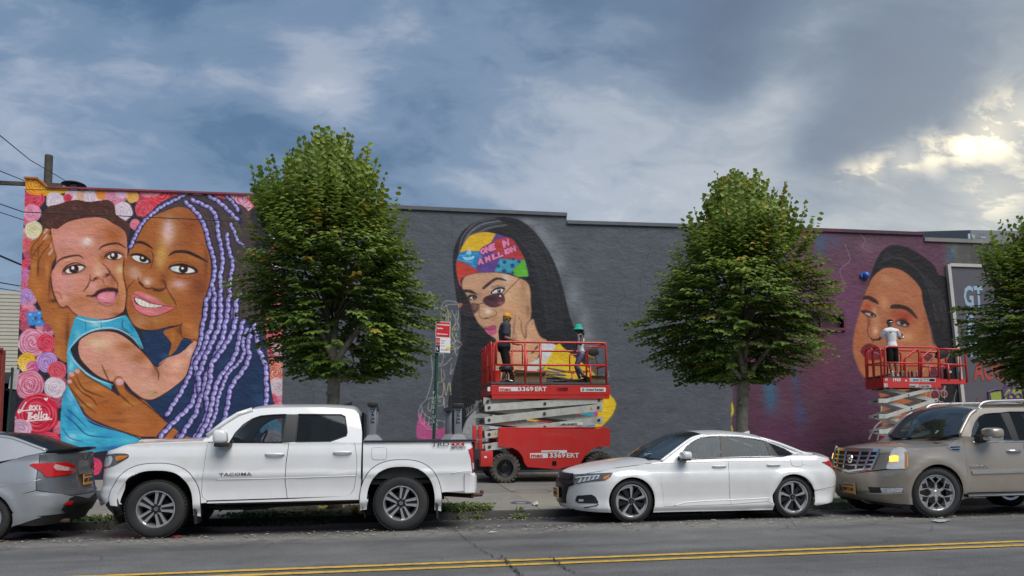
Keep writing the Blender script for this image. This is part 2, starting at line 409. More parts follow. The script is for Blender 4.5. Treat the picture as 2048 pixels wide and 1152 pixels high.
def paint_all():
 P0 = Fr(1, 0, 0)
 # base coats
 def fillx(x0, x1, c):
  a = int((x0 - PX0) * PPM); b = int((x1 - PX0) * PPM); cv[:, max(0, a):max(0, b)] = hexc(c)
 fillx(-11, 40, '53575e')
 xs = lambda px, py=640: float(wallpx(px, py)[0]) / PPM + PX0
 fillx(-11, xs(567), '1d1a24')
 poly(P0,[(1462,880),(1466,800),(1462,700),(1560,640),(1582,430),(1893,430),(1897,900),(1900,1000),(1462,1000)], '5a3f4a',1,1,smooth=False)
 fillx(xs(1895), 40, '55544f')
 # ---------------- mural of mother and child
 A = Fr(4.431, 40, 380); B = Fr(4.431, 240, 380); C = Fr(3.84, 30, 620); D = Fr(3.84, 280, 600)
 pk,pl,pd = 'd8809a', 'f2c4d2', 'a8405f'; rd,rl,rdk = 'cf2b45', 'f07a86', '7c1024'; wt,wl,wd = 'ddc9d4', 'fbf5f6', 'a9869a'; lv,ll,ld = 'b384c4', 'e2c4ea', '6f4488'; cr,cl_,cd = 'e6dcae', 'fbf7dc', 'b09a5a'
 T=[(120,75,95,rd,rl,rdk),(60,100,50,rd,rl,rdk),(110,205,78,pk,pl,pd),(120,355,78,cr,cl_,cd),(60,480,55,'d8464f','f49a94','8c1c28'),(40,660,45,rd,rl,rdk),
   (40,750,62,'c25a90','eeb0d0','7c2c58'),(50,950,75,lv,ll,ld),(70,1040,50,pk,pl,pd),(40,1110,60,'c8405c','f08a9c','7e1a34')]
 for i in range(90):   # small roses crowding behind the large ones
  k=i%3; x,y=((prng.uniform(34,132),prng.uniform(640,940)),(prng.uniform(50,560),prng.uniform(382,408)),(prng.uniform(36,70),prng.uniform(400,700)))[k]
  c_=('b82440', 'cc6a86', 'c2455e', 'd0aabb', '981c38', 'd0788a')[prng.randint(6)]; rose(P0,x,y,prng.uniform(7,13),c_,mixc(c_, 'ffffff',.55),mixc(c_, '200008',.45))
 for i in range(26): c_=('c83850', 'd8809a', 'd8b8c8', 'd86a50')[prng.randint(4)]; rose(P0,prng.uniform(538,566),prng.uniform(405,930),prng.uniform(7,13),c_,mixc(c_, 'ffffff',.55),mixc(c_, '200008',.45))
 for t in T: rose(A, *t)
 rose(P0,72,366,24, 'e58a1c', 'fbc24a', 'a8541c'); rose(P0,98,378,15, 'e59a20', 'fbd04a', 'a8541c'); poly(P0,[(88,372),(135,377),(130,386),(100,386)], 'e8b020')
 for t in [(310,95,78,wt,wl,wd),(470,60,72,wt,wl,wd),(555,55,60,'d9a48c','f4d8c8','b0684c'),(655,55,85,wt,wl,wd),(425,70,36,rd,'e24a58',rdk)]: rose(A,*t)
 rose(P0, 205, 386, 14, 'e07a28', 'f6b060', 'a8501c')
 for t in [(835,70,82,pk,pl,pd),(915,190,84,wt,wl,wd),(900,25,50,'e0b8d0','f6e0ec','b07898')]: rose(A,*t)
 for t in [(355,45,150,'cf3040','ee6a70','8c1420'),(110,60,55,'e0a040','f8d88a','b0602c'),(215,170,82,'cf3848','f0828a','8c1828'),(135,305,48,'dc6a7c','f4a8b4','9c3048')]: rose(B,*t,squash=.8 if t[2]>100 else 1.)
 rose(P0,440,389,26, 'c62e40', 'e86a78', '7e1420',squash=.5); rose(P0,485,396,30, 'e090a4', 'f8d0dc', 'b04a68')
 rose(P0,300,384,20, 'e26a78', 'f6b0b8', 'a02c40',squash=.5); rose(P0,520,392,25, 'cc3444', 'ee7a80', '7e1420')
 for t in [(135,250,108,pk,pl,pd),(240,255,72,rd,rl,rdk),(90,400,72,'e8a81c','f8d860','a8701c'),(140,440,50,'c04a80','e080b0','80285a'),(250,400,78,lv,ll,ld),(325,465,72,'d04050','f08088','8c1c30'),
    (110,575,112,'d07088','f4b8c6','9c3858'),(305,595,82,wt,wl,wd),(175,800,160,'c4203a','e65a66','80101e'),(50,915,78,'cf9ab4','f6dce6','94587c'),(255,1040,110,'cc2440','ee6a78','80101e'),(160,100,1,rd,rl,rdk)]: rose(C,*t)
 rose(C,440,1110,60, 'd8a8c0', 'f8e4ee', '9a6484'); rose(C,600,1200,70, 'cc2c50', 'ee6a88', '80101e'); rose(C,100,1130,90, 'b82038', 'e05a66', '6e0c1a')
 for a in (35, 60, 85, 110, 135, 160): # white petals
  t=math.radians(a-20); stroke(C,[(60,470),(60+95*math.cos(-t) ,470+100*math.sin(-t))],17, 'f4eecb',1,.6,taper=True)
 for (x,y) in [(160,40),(130,90),(185,95),(120,40),(190,30),(150,70)]: blob(C,x,y,34,30, '3b7cc4',1,hard=2.5); blob(C,x-6,y-8,14,12, 'a8d0f0',.9)
 blob(C, 155, 62, 18, 16, '16233c', .9)
 for L_ in ([(85,708),(62,742),(44,780),(26,788),(32,768),(62,774),(112,768)],[(112,758),(134,748),(126,734),(112,748),(118,768),(140,762)],[(146,734),(172,768)],[(174,732),(146,770)],[(190,736),(188,764),(202,760)],
    [(108,788),(104,836)],[(100,788),(132,792),(108,810),(138,824),(100,838)],[(146,820),(168,814),(160,800),(146,816),(154,836),(174,830)],[(184,782),(180,832)],[(204,780),(200,832)],[(242,802),(220,804),(216,826),(236,830),(246,802),(244,832),(262,824)],[(90,852),(180,846),(280,838)]): stroke(C,L_,11, 'f4eeea',1,.5)
 poly(C, [(222,680),(232,672),(240,678),(250,670),(255,682),(238,698)], 'f2ece8')
 # right border roses
 for (x,y,r,k) in [(548,668,17,rd),(530,700,14,rd),(556,700,12,'d8a0a8'),(540,718,12,rd),(550,745,24,'d86a50'),(556,774,18,'d8c0c4'),(558,812,20,pk),(545,800,12,rd),(552,852,18,'c04060'),(556,640,14,pk),(554,600,14,rd),(552,560,14,'d0a0b0'),(556,500,16,rd),(552,450,16,pk)]:
  rose(P0, x, y, r, k, mixc(k, 'ffffff', .55), mixc(k, '200008', .5))
 # hair behind
 hair=poly(P0,[(318,470),(300,430),(330,400),(365,390),(420,392),(470,405),(500,430),(515,520),(530,640),(538,760),(540,900),(470,900),(455,700),(400,560)], '3b2f30')
 for i in range(60):
  x = prng.uniform(345, 505); y = prng.uniform(398, 620)
  stroke(P0,[(x,y),(x+prng.uniform(4,16),y+26)],2,mixc('3b2f30', '6a5548',prng.uniform(0,.8)),.6,clip=hair)
 # navy garment
 nav=poly(P0,[(285,650),(330,655),(345,668),(420,650),(500,640),(530,690),(540,760),(541,930),(300,940),(280,820),(300,770)], '152744')
 for i in range(70):
  x=prng.uniform(280,540); y=prng.uniform(650,930); blob(P0,x,y,16,9,mixc('101c38', '2a5474',prng.uniform(0,1)),.45,clip=nav)
 # mother's arm / hand holding head at the left
 arm=poly(A,[(95,600),(75,560),(85,520),(105,450),(160,420),(215,340),(250,335),(268,350),(262,385),(285,400),(290,440),(275,500),(310,540),(320,590),(290,660),(272,760),(280,880),(330,1000),(430,1040),(490,1080),(490,1180),(235,1180),(180,1040),(95,880),(72,830),(90,700)], 'a15a2c')
 for x,y,rx,ry,c,a in [(120,700,30,120,'c67a3c',.8),(150,900,50,90,'c0753a',.7),(250,1080,70,60,'b86c34',.7),(240,700,22,110,'c88048',.7),(300,980,60,22,'2a1208',.8),(260,850,14,120,'4a2210',.7),(160,690,8,80,'4a2210',.8),(160,540,10,60,'5a2a14',.7),(380,1060,60,40,'5a2c14',.7),(110,570,40,10,'54280f',.5)]: blob(A,x,y,rx,ry,c,a,clip=arm)
 for (x, y) in ((232,360),(230,420),(275,550)):
  stroke(A, [(x + 12, y - 18), (x - 14, y + 18)], 22, 'd0a08c', 1, 1);
 for L_ in ([(215,345),(160,440),(110,500),(92,600)],[(262,385),(190,480),(140,540),(100,610)],[(285,400),(275,470),(200,560),(160,650),(160,760)],[(312,545),(318,600),(285,660),(270,800)],[(95,600),(140,620)]): stroke(A,L_,7, '3a1a0c',.8,1,taper=True)
 arm2=poly(C,[(215,0),(235,60),(300,180),(305,330),(400,400),(410,240),(470,110),(480,0)], 'a25c2e')
 for x,y,rx,ry,c,a in [(330,110,40,90,'c07a3e',.7),(330,330,30,80,'b87038',.6),(400,180,20,150,'4a2412',.7)]: blob(C,x,y,rx,ry,c,a,clip=arm2)
 # child's hair and face
 ch=poly(A,[(190,245),(250,150),(330,130),(420,100),(510,88),(600,105),(700,95),(780,90),(835,130),(855,220),(960,290),(975,340),(960,420),(930,480),(860,470),(700,300),(450,290),(370,340),(310,350),(230,340),(200,320)], '3f221c')
 for i in range(240):
  x=prng.uniform(200,960); y=prng.uniform(90,420); a=prng.uniform(0,6.28); r=prng.uniform(8,20)
  arc = [(x + r * math.cos(a + t), y + r * math.sin(a + t)) for t in (0, .8, 1.6, 2.4)]
  stroke(A, arc, 6, mixc('2a1210', '7c4a34', prng.uniform(0, 1)), .7, .7, clip=ch)
 face=poly(A,[(275,345),(330,345),(380,310),(450,275),(600,245),(740,250),(830,300),(910,350),(945,420),(950,600),(925,700),(945,860),(930,1040),(880,1100),(780,1140),(640,1140),(520,1110),(450,1060),(420,1030),(380,1040),(340,1010),(300,920),(285,860),(275,740),(310,680),(320,600),(300,530),(260,500),(285,440)], 'c98168')
 for x,y,rx,ry,c,a in [(430,430,170,150,'dc9488',.95),(560,330,130,60,'cf8a70',.7),(590,460,70,50,'f0d8cc',.95),(600,440,30,22,'fbeee4',.8),(830,400,130,120,'a2552a',.95),(880,620,80,130,'b0622f',.85),(800,330,110,50,'b86c48',.7),(410,820,110,130,'e09a90',.9),(330,780,60,110,'dc8c80',.8),
   (560,640,80,50,'d89080',.6),(700,820,60,60,'c8805c',.8),(690,720,50,60,'e6b49a',.95),(700,640,40,90,'dca078',.8),(640,850,60,50,'e6a296',.9),(730,600,50,60,'8e4a24',.8),(900,860,50,200,'c98650',.8),(880,700,50,60,'d8b480',.9),(860,980,60,110,'a05c30',.7),(560,980,120,80,'a9653f',.75),
   (640,1080,130,50,'c07c58',.8),(480,1000,70,60,'b87350',.7),(820,800,40,90,'8c4a24',.7),(770,860,70,30,'9c5630',.7),(380,960,50,40,'e6a294',.8),(440,620,50,14,'e0c8a8',.7),(380,700,26,34,'b87c50',.5),(520,760,90,30,'e4a090',.7),(860,1100,70,30,'7a3e1e',.6)]: blob(A,x,y,rx,ry,c,a,clip=face)
 dk = '24100c'
 stroke(A,[(308,670),(350,620),(430,590),(520,580),(560,605)],17, '3c1e16',.95,1.2,taper=True)
 stroke(A,[(700,525),(740,495),(800,478),(870,475),(940,515)],19, '2e140e',.95,1.2,taper=True)
 for (x, y, w, h, an) in ((480,700,95,42,-16),(835,585,78,36,-6)):
  blob(A,x,y,w*1.25,h*1.5, 'a86a48',.5); blob(A,x,y,w,h,dk,1,an,hard=5); blob(A,x+4,y+3,w*.86,h*.74, 'efe4da',1,an,hard=5)
  blob(A,x-4,y-2,h*.98,h*.95, '1c0c08',1,hard=5); blob(A,x-14,y-12,14,17, 'f4ecea',1,hard=4); blob(A,x+6,y+8,14,10, '5c3422',.8)
 stroke(A,[(375,745),(390,700),(430,665),(500,645),(585,675)],11,dk,1,.8,taper=True); stroke(A,[(380,750),(440,745),(520,720),(585,680)],5, '5a2c1c',.9,.8)
 stroke(A,[(745,610),(760,570),(800,550),(860,548),(920,580)],11,dk,1,.8,taper=True); stroke(A,[(400,650),(480,620),(570,650)],5, '7a4630',.8); stroke(A,[(740,560),(830,525),(920,560)],5, '6a3420',.8)
 for L_,w in (([(625,750),(620,790),(650,805),(680,770),(710,790)],10),([(735,770),(770,765),(800,730),(780,700)],12),([(730,650),(770,690),(800,740),(860,820),(865,900)],9),([(620,800),(600,850),(560,900)],12),([(730,790),(745,830)],6)): stroke(A,L_,w, '3a1a10',.85,1.5,taper=True)
 blob(A, 668, 785, 24, 12, '2a0e08', .9); blob(A, 770, 748, 22, 14, '2a0e08', .9)
 poly(A,[(590,935),(640,935),(700,885),(790,870),(865,880),(860,940),(820,1000),(770,1010),(700,985),(650,955)], '2c0f10',1,1)
 poly(A,[(680,940),(740,905),(820,900),(850,920),(830,985),(770,1000),(710,985)], 'd87c86',1,1); poly(A,[(700,935),(745,915),(765,935),(800,910),(835,925),(810,960),(760,972),(710,962)], 'e89098',1,1)
 stroke(A,[(660,950),(700,980),(770,1010),(840,980),(865,920)],14, 'c47a86',.9,1.5); stroke(A,[(590,938),(660,930),(720,885),(800,868),(866,885)],9, '2a0e0c',1,1); stroke(A,[(700,1000),(770,1030),(820,1020)],8, '5c2c1e',.7,2)
 stroke(A,[(925,600),(918,700),(945,860),(935,1040),(900,1110)],8, '3a180c',.9,1.2); stroke(A,[(285,860),(300,920),(340,1010),(380,1045),(420,1030),(500,1110),(640,1148),(780,1150),(900,1105)],8, '3a1a10',.85,1.5)
 stroke(A,[(300,900),(350,920),(370,960)],12, '8a4a30',.7,2); stroke(A,[(270,380),(300,530),(322,590),(300,660),(276,740),(283,870)],8, '4a2214',.7,2)
 # mother's face
 mf=poly(B,[(95,500),(130,450),(190,290),(300,230),(420,180),(520,150),(640,180),(710,260),(740,380),(770,500),(800,620),(800,800),(770,950),(740,1060),(700,1130),(600,1180),(430,1210),(300,1240),(180,1230),(110,1180),(60,1060),(50,900),(30,760),(40,650),(75,570)], '9c562a')
 for x,y,rx,ry,c,a in [(300,200,150,70,'9c5426',.8),(430,360,90,160,'c8a088',.95),(420,400,55,130,'dcaea0',.95),(430,330,30,70,'e2b6c4',.9),(640,330,110,170,'84401f',.8),(370,560,60,160,'c8944c',.9),(350,620,50,120,'cc9a58',.7),(620,600,130,60,'a8642a',.7),(170,540,70,50,'a8602a',.8),
   (120,720,80,80,'c09078',.9),(150,760,50,40,'d0a69a',.7),(250,800,60,60,'c49a80',.95),(240,820,34,26,'e0c8c4',.9),(520,840,130,80,'b8805c',.9),(520,830,70,36,'d6a4b0',.95),(470,900,70,60,'a8683c',.7),(700,850,110,170,'72361c',.9),(640,1060,120,110,'8e4c26',.8),(330,960,110,40,'9a6a28',.7),(420,980,80,60,'9c6a2a',.7),
   (300,760,60,90,'a05c2e',.6),(380,800,40,90,'6e3418',.8),(130,920,70,70,'a46434',.7),(180,1170,90,70,'b88058',.8),(150,1130,90,40,'a86c48',.6),(120,1000,30,80,'6e3418',.5),(330,1150,100,50,'b07c3c',.7),(560,700,100,70,'9a5626',.5),(760,640,30,200,'5e2c16',.6)]: blob(B,x,y,rx,ry,c,a,clip=mf)
 stroke(B,[(110,480),(160,462),(220,475),(290,520)],26, '1c0f0e',.96,1.2,taper=True); stroke(B,[(435,580),(490,548),(590,550),(690,590),(780,640)],30, '1c0f0e',.96,1.2,taper=True)
 for (x, y, w, h, an, dx) in ((185,608,92,34,18,20),(560,700,132,40,6,0)):
  blob(B,x,y,w*1.2,h*1.7, '7a3c1c',.45); blob(B,x,y,w,h*1.1, '1a0c0a',1,an,hard=6); blob(B,x-6,y+4,w*.84,h*.8, 'f1ece4',1,an,hard=5)
  blob(B,x+dx,y-2,h*1.02,h*.98, '160a08',1,hard=5); blob(B,x+dx-8,y-8,13,12, 'f4eee8',1,hard=4)
 blob(B, 480, 700, 30, 20, 'a8d4d0', .8)
 stroke(B,[(80,580),(130,565),(200,575),(265,620)],12, '140a08',1,.8,taper=True); stroke(B,[(435,690),(480,665),(560,658),(640,690),(690,735)],14, '140a08',1,.8,taper=True); stroke(B,[(440,665),(500,635),(590,640),(660,680)],6, '5a2c14',.8); stroke(B,[(470,730),(560,745),(690,728)],8, '1c0c08',.9,taper=True); stroke(B,[(510,770),(570,785),(630,775)],6, '4a2410',.7)
 for L_,w in (([(160,770),(165,800),(200,850),(240,875),(290,870),(340,895),(390,880),(405,840),(385,800)],13),([(280,540),(295,600),(270,700)],7),([(390,810),(430,900),(480,980),(500,1030)],8),([(130,800),(80,850),(60,900)],6),([(40,600),(28,740),(60,900),(50,1050),(70,1150)],9)): stroke(B,L_,w, '2c120a',.9,1.4,taper=True)
 stroke(B,[(175,820),(200,845)],14, '180804',.9,2); stroke(B,[(300,885),(370,880)],16, '180804',.8,3)
 poly(B,[(115,920),(150,900),(200,905),(250,930),(300,950),(380,1000),(420,1022),(490,1040),(440,1070),(380,1100),(290,1120),(200,1100),(130,1050),(105,980)], 'd06c70',1,1)
 blob(B,250,945,70,24, 'e59a98',.8,15); blob(B,260,1080,110,26, 'e28a8c',.85,8); poly(B,[(125,950),(180,960),(260,1000),(330,1020),(400,1025),(330,1042),(230,1042),(160,1020),(130,990)], '3a1414')
 poly(B,[(130,955),(190,970),(260,1003),(330,1018),(385,1026),(320,1040),(230,1038),(160,1010)], 'efe9dc');
 for x,y in ((160,970),(195,985),(225,1000),(262,1012),(305,1020),(345,1026)): stroke(B,[(x,y-14),(x-3,y+30)],4, '8a6a5c',.7,.5)
 stroke(B,[(115,920),(180,945),(260,990),(340,1016),(480,1038)],6, '5a1c20',.8); stroke(B,[(105,985),(140,1060),(210,1105),(300,1120),(400,1090),(490,1042)],6, '5a1c20',.8)
 stroke(B,[(60,1100),(110,1190),(200,1240),(330,1248),(460,1215),(560,1190)],9, '35160c',.85,1.5)
 # neck, hand at chin, child's sleeve and arm
 nk=poly(D,[(180,240),(320,190),(330,120),(400,150),(480,120),(470,300),(430,330),(340,290),(280,380),(240,420),(220,420),(240,330)], '9a5628')
 for x,y,rx,ry,c,a in [(380,200,70,60,'b86c38',.8),(250,280,30,60,'b4702c',.7),(300,230,30,50,'5c2c12',.7),(430,260,60,40,'c07a48',.7)]: blob(D,x,y,rx,ry,c,a,clip=nk)
 stroke(D, [(320,180),(310,230),(330,290),(380,300),(440,310)], 7, '35160c', .8)
 gar=poly(C,[(470,50),(560,60),(700,75),(820,50),(850,40),(900,110),(950,200),(985,300),(900,200),(800,140),(640,150),(520,200),(440,270),(430,320),(500,440),(620,520),(740,580),(700,640),(560,560),(500,700),(560,850),(700,910),(850,950),(960,1000),(900,1060),(700,1080),(480,1110),(390,1060),(350,980),(360,700),(400,560),(400,330),(420,200)], '3a9dbd')
 for x,y,rx,ry,c,a in [(620,110,60,24,'b8dcd0',.8),(480,200,30,60,'8accd8',.6),(430,420,24,60,'a8dce0',.7),(430,650,30,80,'86cfe0',.8),(480,760,60,50,'5cc0d8',.7),(600,830,50,30,'1c4c84',.5),(420,820,30,90,'2464a8',.7),(560,960,110,40,'60c8dc',.8),(430,980,50,40,'a8dde8',.8),(700,960,110,24,'2a7cae',.8),(860,1000,80,30,'58c4d8',.8),(760,1060,140,24,'1c4a86',.9),(420,1070,60,30,'183c70',.9),(900,130,30,60,'1c6c94',.8),(640,700,80,30,'2a7ab0',.5),(380,600,14,70,'173c5c',.6)]: blob(C,x,y,rx,ry,c,a,clip=gar)
 for L_,w,c in (([(470,60),(580,90),(700,85),(830,45)],12,'e8f2f2'),([(405,320),(440,270),(520,190),(640,145),(780,145),(900,210),(970,300)],16,'a4dcea'),([(405,325),(500,440),(600,520),(750,575)],16,'9cd6e8'),([(540,90),(545,170)],8,'123a54'),([(660,95),(665,140)],8,'123a54'),([(830,70),(825,130),(880,170)],8,'123a54'),([(380,800),(470,880),(560,960),(740,980)],8,'0f2a44'),([(400,760),(470,820),(550,900)],7,'143a5c'),([(360,900),(420,980),(520,1010)],7,'143a5c'),([(400,620),(450,700),(520,800),(620,870),(850,950)],10,'5c8ce0'),([(420,480),(425,540)],10,'e8f4f0')): stroke(C,L_,w,c,.9,1.2,taper=True)
 aa=poly(C,[(490,250),(560,190),(640,165),(740,165),(830,200),(920,270),(1000,340),(1060,420),(1095,440),(1110,410),(1160,370),(1270,330),(1380,240),(1400,300),(1380,400),(1300,520),(1220,590),(1120,660),(1040,690),(980,680),(900,620),(820,530),(740,550),(640,510),(560,440),(500,370)], 'cf8f76')
 for x,y,rx,ry,c,a in [(620,260,90,60,'e2c49a',.9),(700,250,80,60,'e8b898',.7),(560,320,70,70,'de9488',.8),(850,280,110,50,'9c5c34',.8),(960,360,90,60,'9a5830',.9),(1080,450,40,80,'8c4e2c',.7),(850,460,120,80,'d89884',.9),(1000,580,110,60,'d2a08a',.7),(1060,640,70,30,'a88c60',.8),(1240,420,80,60,'e8ac94',.8),(1340,320,30,60,'f0c0a8',.8),(1300,500,70,50,'c98462',.7),(600,410,60,40,'c88c78',.6),(700,480,60,30,'a07048',.7),(1370,420,50,80,'96502a',.7)]: blob(C,x,y,rx,ry,c,a,clip=aa)
 for L_,w in (([(490,250),(480,330),(540,430),(640,510),(740,550)],10),([(1060,420),(1100,480),(1100,540)],9),([(665,420),(700,500),(730,560)],9),([(640,165),(760,165),(860,210),(1000,340),(1090,430),(1160,370)],10),([(900,620),(980,680),(1050,692),(1120,662),(1230,590),(1330,500)],10),([(1060,640),(1090,632)],7)): stroke(C,L_,w, '30160e',.85,1.4,taper=True)
 # big hand over the child's side
 hd=poly(C,[(412,500),(430,470),(455,475),(470,450),(500,455),(560,510),(640,560),(740,620),(800,660),(775,590),(755,550),(770,515),(810,510),(835,540),(850,600),(930,670),(1000,700),(1100,800),(1160,860),(1300,960),(1420,1000),(1480,1040),(1430,1120),(1100,1110),(980,1000),(880,950),(760,910),(640,860),(560,820),(510,740),(440,640),(405,570)], 'a05a2c')
 for x,y,rx,ry,c,a in [(620,600,80,40,'b87238',.8),(700,760,90,60,'a8541f',.7),(900,820,140,80,'b4693a',.8),(880,720,60,30,'c08038',.8),(1100,920,140,60,'a4562c',.7),(500,620,50,40,'b87a3c',.7),(560,730,60,24,'c08a44',.8),(540,540,40,20,'b07040',.6),(780,850,120,24,'7a3e1c',.6),(690,700,30,20,'6a3014',.5),(800,790,40,20,'7a3a1a',.5),(1320,1040,120,40,'b06838',.7)]: blob(C,x,y,rx,ry,c,a,clip=hd)
 for L_,w in (([(470,500),(520,600),(600,640),(690,670)],10),([(440,530),(500,620),(590,680),(630,735)],10),([(430,600),(510,700),(620,790)],10),([(760,560),(800,640),(860,700),(910,740)],10),([(835,560),(860,620),(960,690),(1100,800),(1160,860)],10),([(500,455),(560,510),(740,615),(800,655)],11),([(405,570),(470,680),(530,790),(640,865),(880,950),(1090,1000)],10)): stroke(C,L_,w, '3a1a0a',.85,1.3,taper=True)
 for (x,y,r) in ((432,492,22),(478,468,19),(418,548,17),(802,550,32)): blob(C,x,y,r,r*.9, 'd49a98',1,30,hard=5); blob(C,x-4,y-4,r*.5,r*.4, 'ecc4c4',.8)
 # braids
 for w, pts in [(17,[(60,490),(100,500)]) ][:0] + [
  (34,[(555,50),(480,90),(380,140),(300,200),(210,280),(150,380),(95,500)]),(40,[(590,115),(640,160),(710,240),(760,350),(790,470),(830,600),(840,720),(815,850),(790,930),(755,1040),(750,1150)]),
  (40,[(650,90),(740,130),(820,180),(860,270),(870,380),(890,470),(905,560),(910,660),(890,760),(895,860),(890,960),(900,1060),(890,1150)]),(40,[(800,60),(870,100),(930,150),(1000,220),(1060,280)]),(34,[(950,60),(1010,120),(1060,200)]),
  (38,[(950,400),(955,470),(975,560),(1000,650),(985,760),(970,850),(975,930),(955,1010),(960,1150)]),(34,[(985,310),(1020,380),(1040,440),(1100,500)]),(36,[(830,880),(845,960),(830,1060),(815,1150)]),(34,[(1065,930),(1010,1030),(1000,1120),(1030,1160)])]: braid(B,pts,w)
 for w,pts in [(36,[(510,0),(500,120),(480,200),(470,300),(450,370),(420,440),(400,520),(370,600),(310,720),(250,810),(200,900)]),(40,[(570,0),(565,90),(550,200),(520,270),(505,330),(470,420),(430,480),(440,600),(430,700),(390,810),(300,900),(210,990),(150,1060)]),
  (40,[(620,0),(620,100),(610,200),(570,290),(530,380),(500,440),(470,540),(450,590),(460,800),(400,930),(340,1000),(280,1070)]),(40,[(680,0),(670,120),(650,210),(640,280),(600,370),(570,450),(530,530),(500,620),(490,700),(450,790),(430,870),(370,960),(310,1060)]),
  (40,[(740,0),(735,140),(720,220),(690,290),(640,370),(590,440),(550,500),(540,620),(510,740),(520,850),(480,960),(420,1060)]),(40,[(790,170),(770,260),(740,400),(700,480),(640,560),(600,620),(570,720),(550,820),(520,930),(480,1000),(440,1070)]),
  (40,[(870,200),(830,340),(840,430),(800,530),(730,620),(690,700),(680,780),(660,870),(640,960)]),(40,[(880,200),(900,280),(910,370),(950,460),(970,530),(970,620),(975,700),(970,800),(975,840)]),(30,[(820,230),(790,330),(800,400),(760,480),(680,560),(640,650),(600,760),(580,880),(520,1010)])]: braid(D,pts,w)
 # flowers low on the wall seen through the truck's glass
 for x,y,r,k in [(545,848,14,'5aa8d0'),(560,858,12,'78bce0'),(530,858,10,'4a90c4'),(545,884,24,'c89ca8')]: rose(P0,x,y,r,k,mixc(k, 'ffffff',.55),mixc(k, '101828',.4))
 cv[:, int((xs(567) - PX0) * PPM):int((xs(600) - PX0) * PPM)] = hexc('53575e')
 for (u0,u1) in ((-10.25,xs(567)),):   # the left mural is fresher: a touch brighter than the rest
  s_=cv[:,int((u0-PX0)*PPM):int((u1-PX0)*PPM)]; l_=s_.mean(2,keepdims=True); s_[:]=np.clip(l_+(s_-l_)*1.15,0,1)**.85
 for i in range(26):   # buffed-out patches, runs under the coping, hairline cracks
  x=prng.uniform(600,1460); y=prng.uniform(440,880); w=prng.uniform(20,90); h=prng.uniform(10,40); poly(P0,[(x,y),(x+w,y+2),(x+w,y+h),(x,y+h)],mixc('4a4e55', '5e6269',prng.uniform(0,1)),.45,2,smooth=False)
 for i in range(60): x=prng.uniform(570,1880); stroke(P0,[(x,425+(x>1130)*20),(x+prng.uniform(-2,2),425+prng.uniform(30,130))],prng.uniform(2,7), '3c3f44',prng.uniform(.1,.35),2,taper=True)
 for i in range(16):
  x = prng.uniform(600, 1440); y = prng.uniform(450, 800); L_ = [(x, y)]
  for k in range(6): L_.append((L_[-1][0]+prng.uniform(-9,9),L_[-1][1]+prng.uniform(4,22)))
  stroke(P0, L_, 1.3, '34373c', .6, .5)
 # faint roller marks on the grey
 x0 = int((xs(567) - PX0) * PPM); x1 = int((xs(1462) - PX0) * PPM)
 for i in range(420):
  x = prng.uniform(567, 1500); y = prng.uniform(410, 930)
  blob(P0,x,y,prng.uniform(15,60),prng.uniform(4,16),mixc('484c53', '63686f',prng.uniform(0,1)),.22)
 # ---------------- woman with headband
 E_ = Fr(6.4, 900, 430); G = Fr(4.114, 900, 560); H = Fr(2.304, 780, 400); S = Fr(3.6, 820, 560)
 for x,y,rx,ry,a in [(680,160,60,70,.55),(760,290,60,90,.5),(830,440,60,110,.45),(880,560,50,120,.4),(900,640,60,70,.35),(620,110,60,30,.5),(720,210,50,60,.4)]: blob(H,x+14,y-8,rx,ry, 'a9adb0',a)
 hr=poly(H,[(290,300),(300,210),(340,140),(400,100),(470,82),(540,80),(600,95),(660,140),(720,220),(770,320),(800,420),(830,540),(870,640),(910,760),(870,800),(700,720),(660,1000),(560,1100),(300,1105),(262,1060),(275,880),(320,700),(325,560),(305,440)], '18191d',1,.8)
 for i in range(150):
  t = prng.uniform(0, 1); o = prng.uniform(-60, 30)
  stroke(H,[(600+o+t*60,120+t*60-o*.3),(680+o+t*60,220+t*80),(730+o+t*50,380+t*80),(770+o*.8,560+t*60)],3,mixc('1c1d22', '34383e',prng.uniform(0,1)),.4,.8,taper=True,clip=hr)
 for i in range(60):
  o=prng.uniform(-14,50); stroke(H,[(322+o*.6,260),(345+o,170),(410+o,110+o*.5),(500+o,90+o*.6)],3,mixc('2a2c31', 'a8acb0',prng.uniform(0,1)**2),.5,.8,taper=True,clip=hr)
  o=prng.uniform(0,70); stroke(H,[(300+o,560),(285+o*.6,760),(275+o,1000)],4,mixc('15161a', '30343a',prng.uniform(0,1)),.4,1,clip=hr)
 # ghost of a hand holding the glasses, chain of sketched lines
 fc=poly(G,[(100,60),(140,130),(160,170),(190,270),(230,350),(280,400),(340,460),(380,500),(330,560),(300,680),(320,840),(330,1000),(600,960),(560,700),(660,330),(665,180),(650,40),(560,-20),(400,-60),(180,-60),(110,-10)], 'c99a76',1,.8)
 for x,y,rx,ry,c,a in [(500,120,130,150,'e0b284',.8),(520,250,110,110,'d8a072',.7),(600,60,40,120,'a87850',.6),(360,60,120,50,'d8b090',.7),(460,-20,60,60,'e8d4c0',.8),(250,200,60,110,'c49878',.7),(310,250,60,50,'e8c8a8',.9),(350,310,60,30,'b08058',.8),(180,260,30,80,'a87c5c',.7),(300,350,60,40,'d0a484',.6),(170,-20,60,50,'c8a080',.6),(420,420,90,70,'d0a078',.7),(640,250,24,100,'9c6c48',.7),(520,450,140,100,'d8aa80',.6),(430,760,120,160,'d2a27c',.8),(360,700,50,200,'b4855c',.6),(240,120,40,60,'b88c70',.7)]: blob(G,x,y,rx,ry,c,a,clip=fc)
 # fingers
 fi=poly(G,[(540,300),(570,292),(580,320),(585,400),(620,480),(640,380),(665,330),(690,325),(700,370),(740,460),(800,500),(760,560),(720,640),(650,760),(580,880),(540,900),(520,700),(520,480),(530,380)], 'd6a57c',1,1)
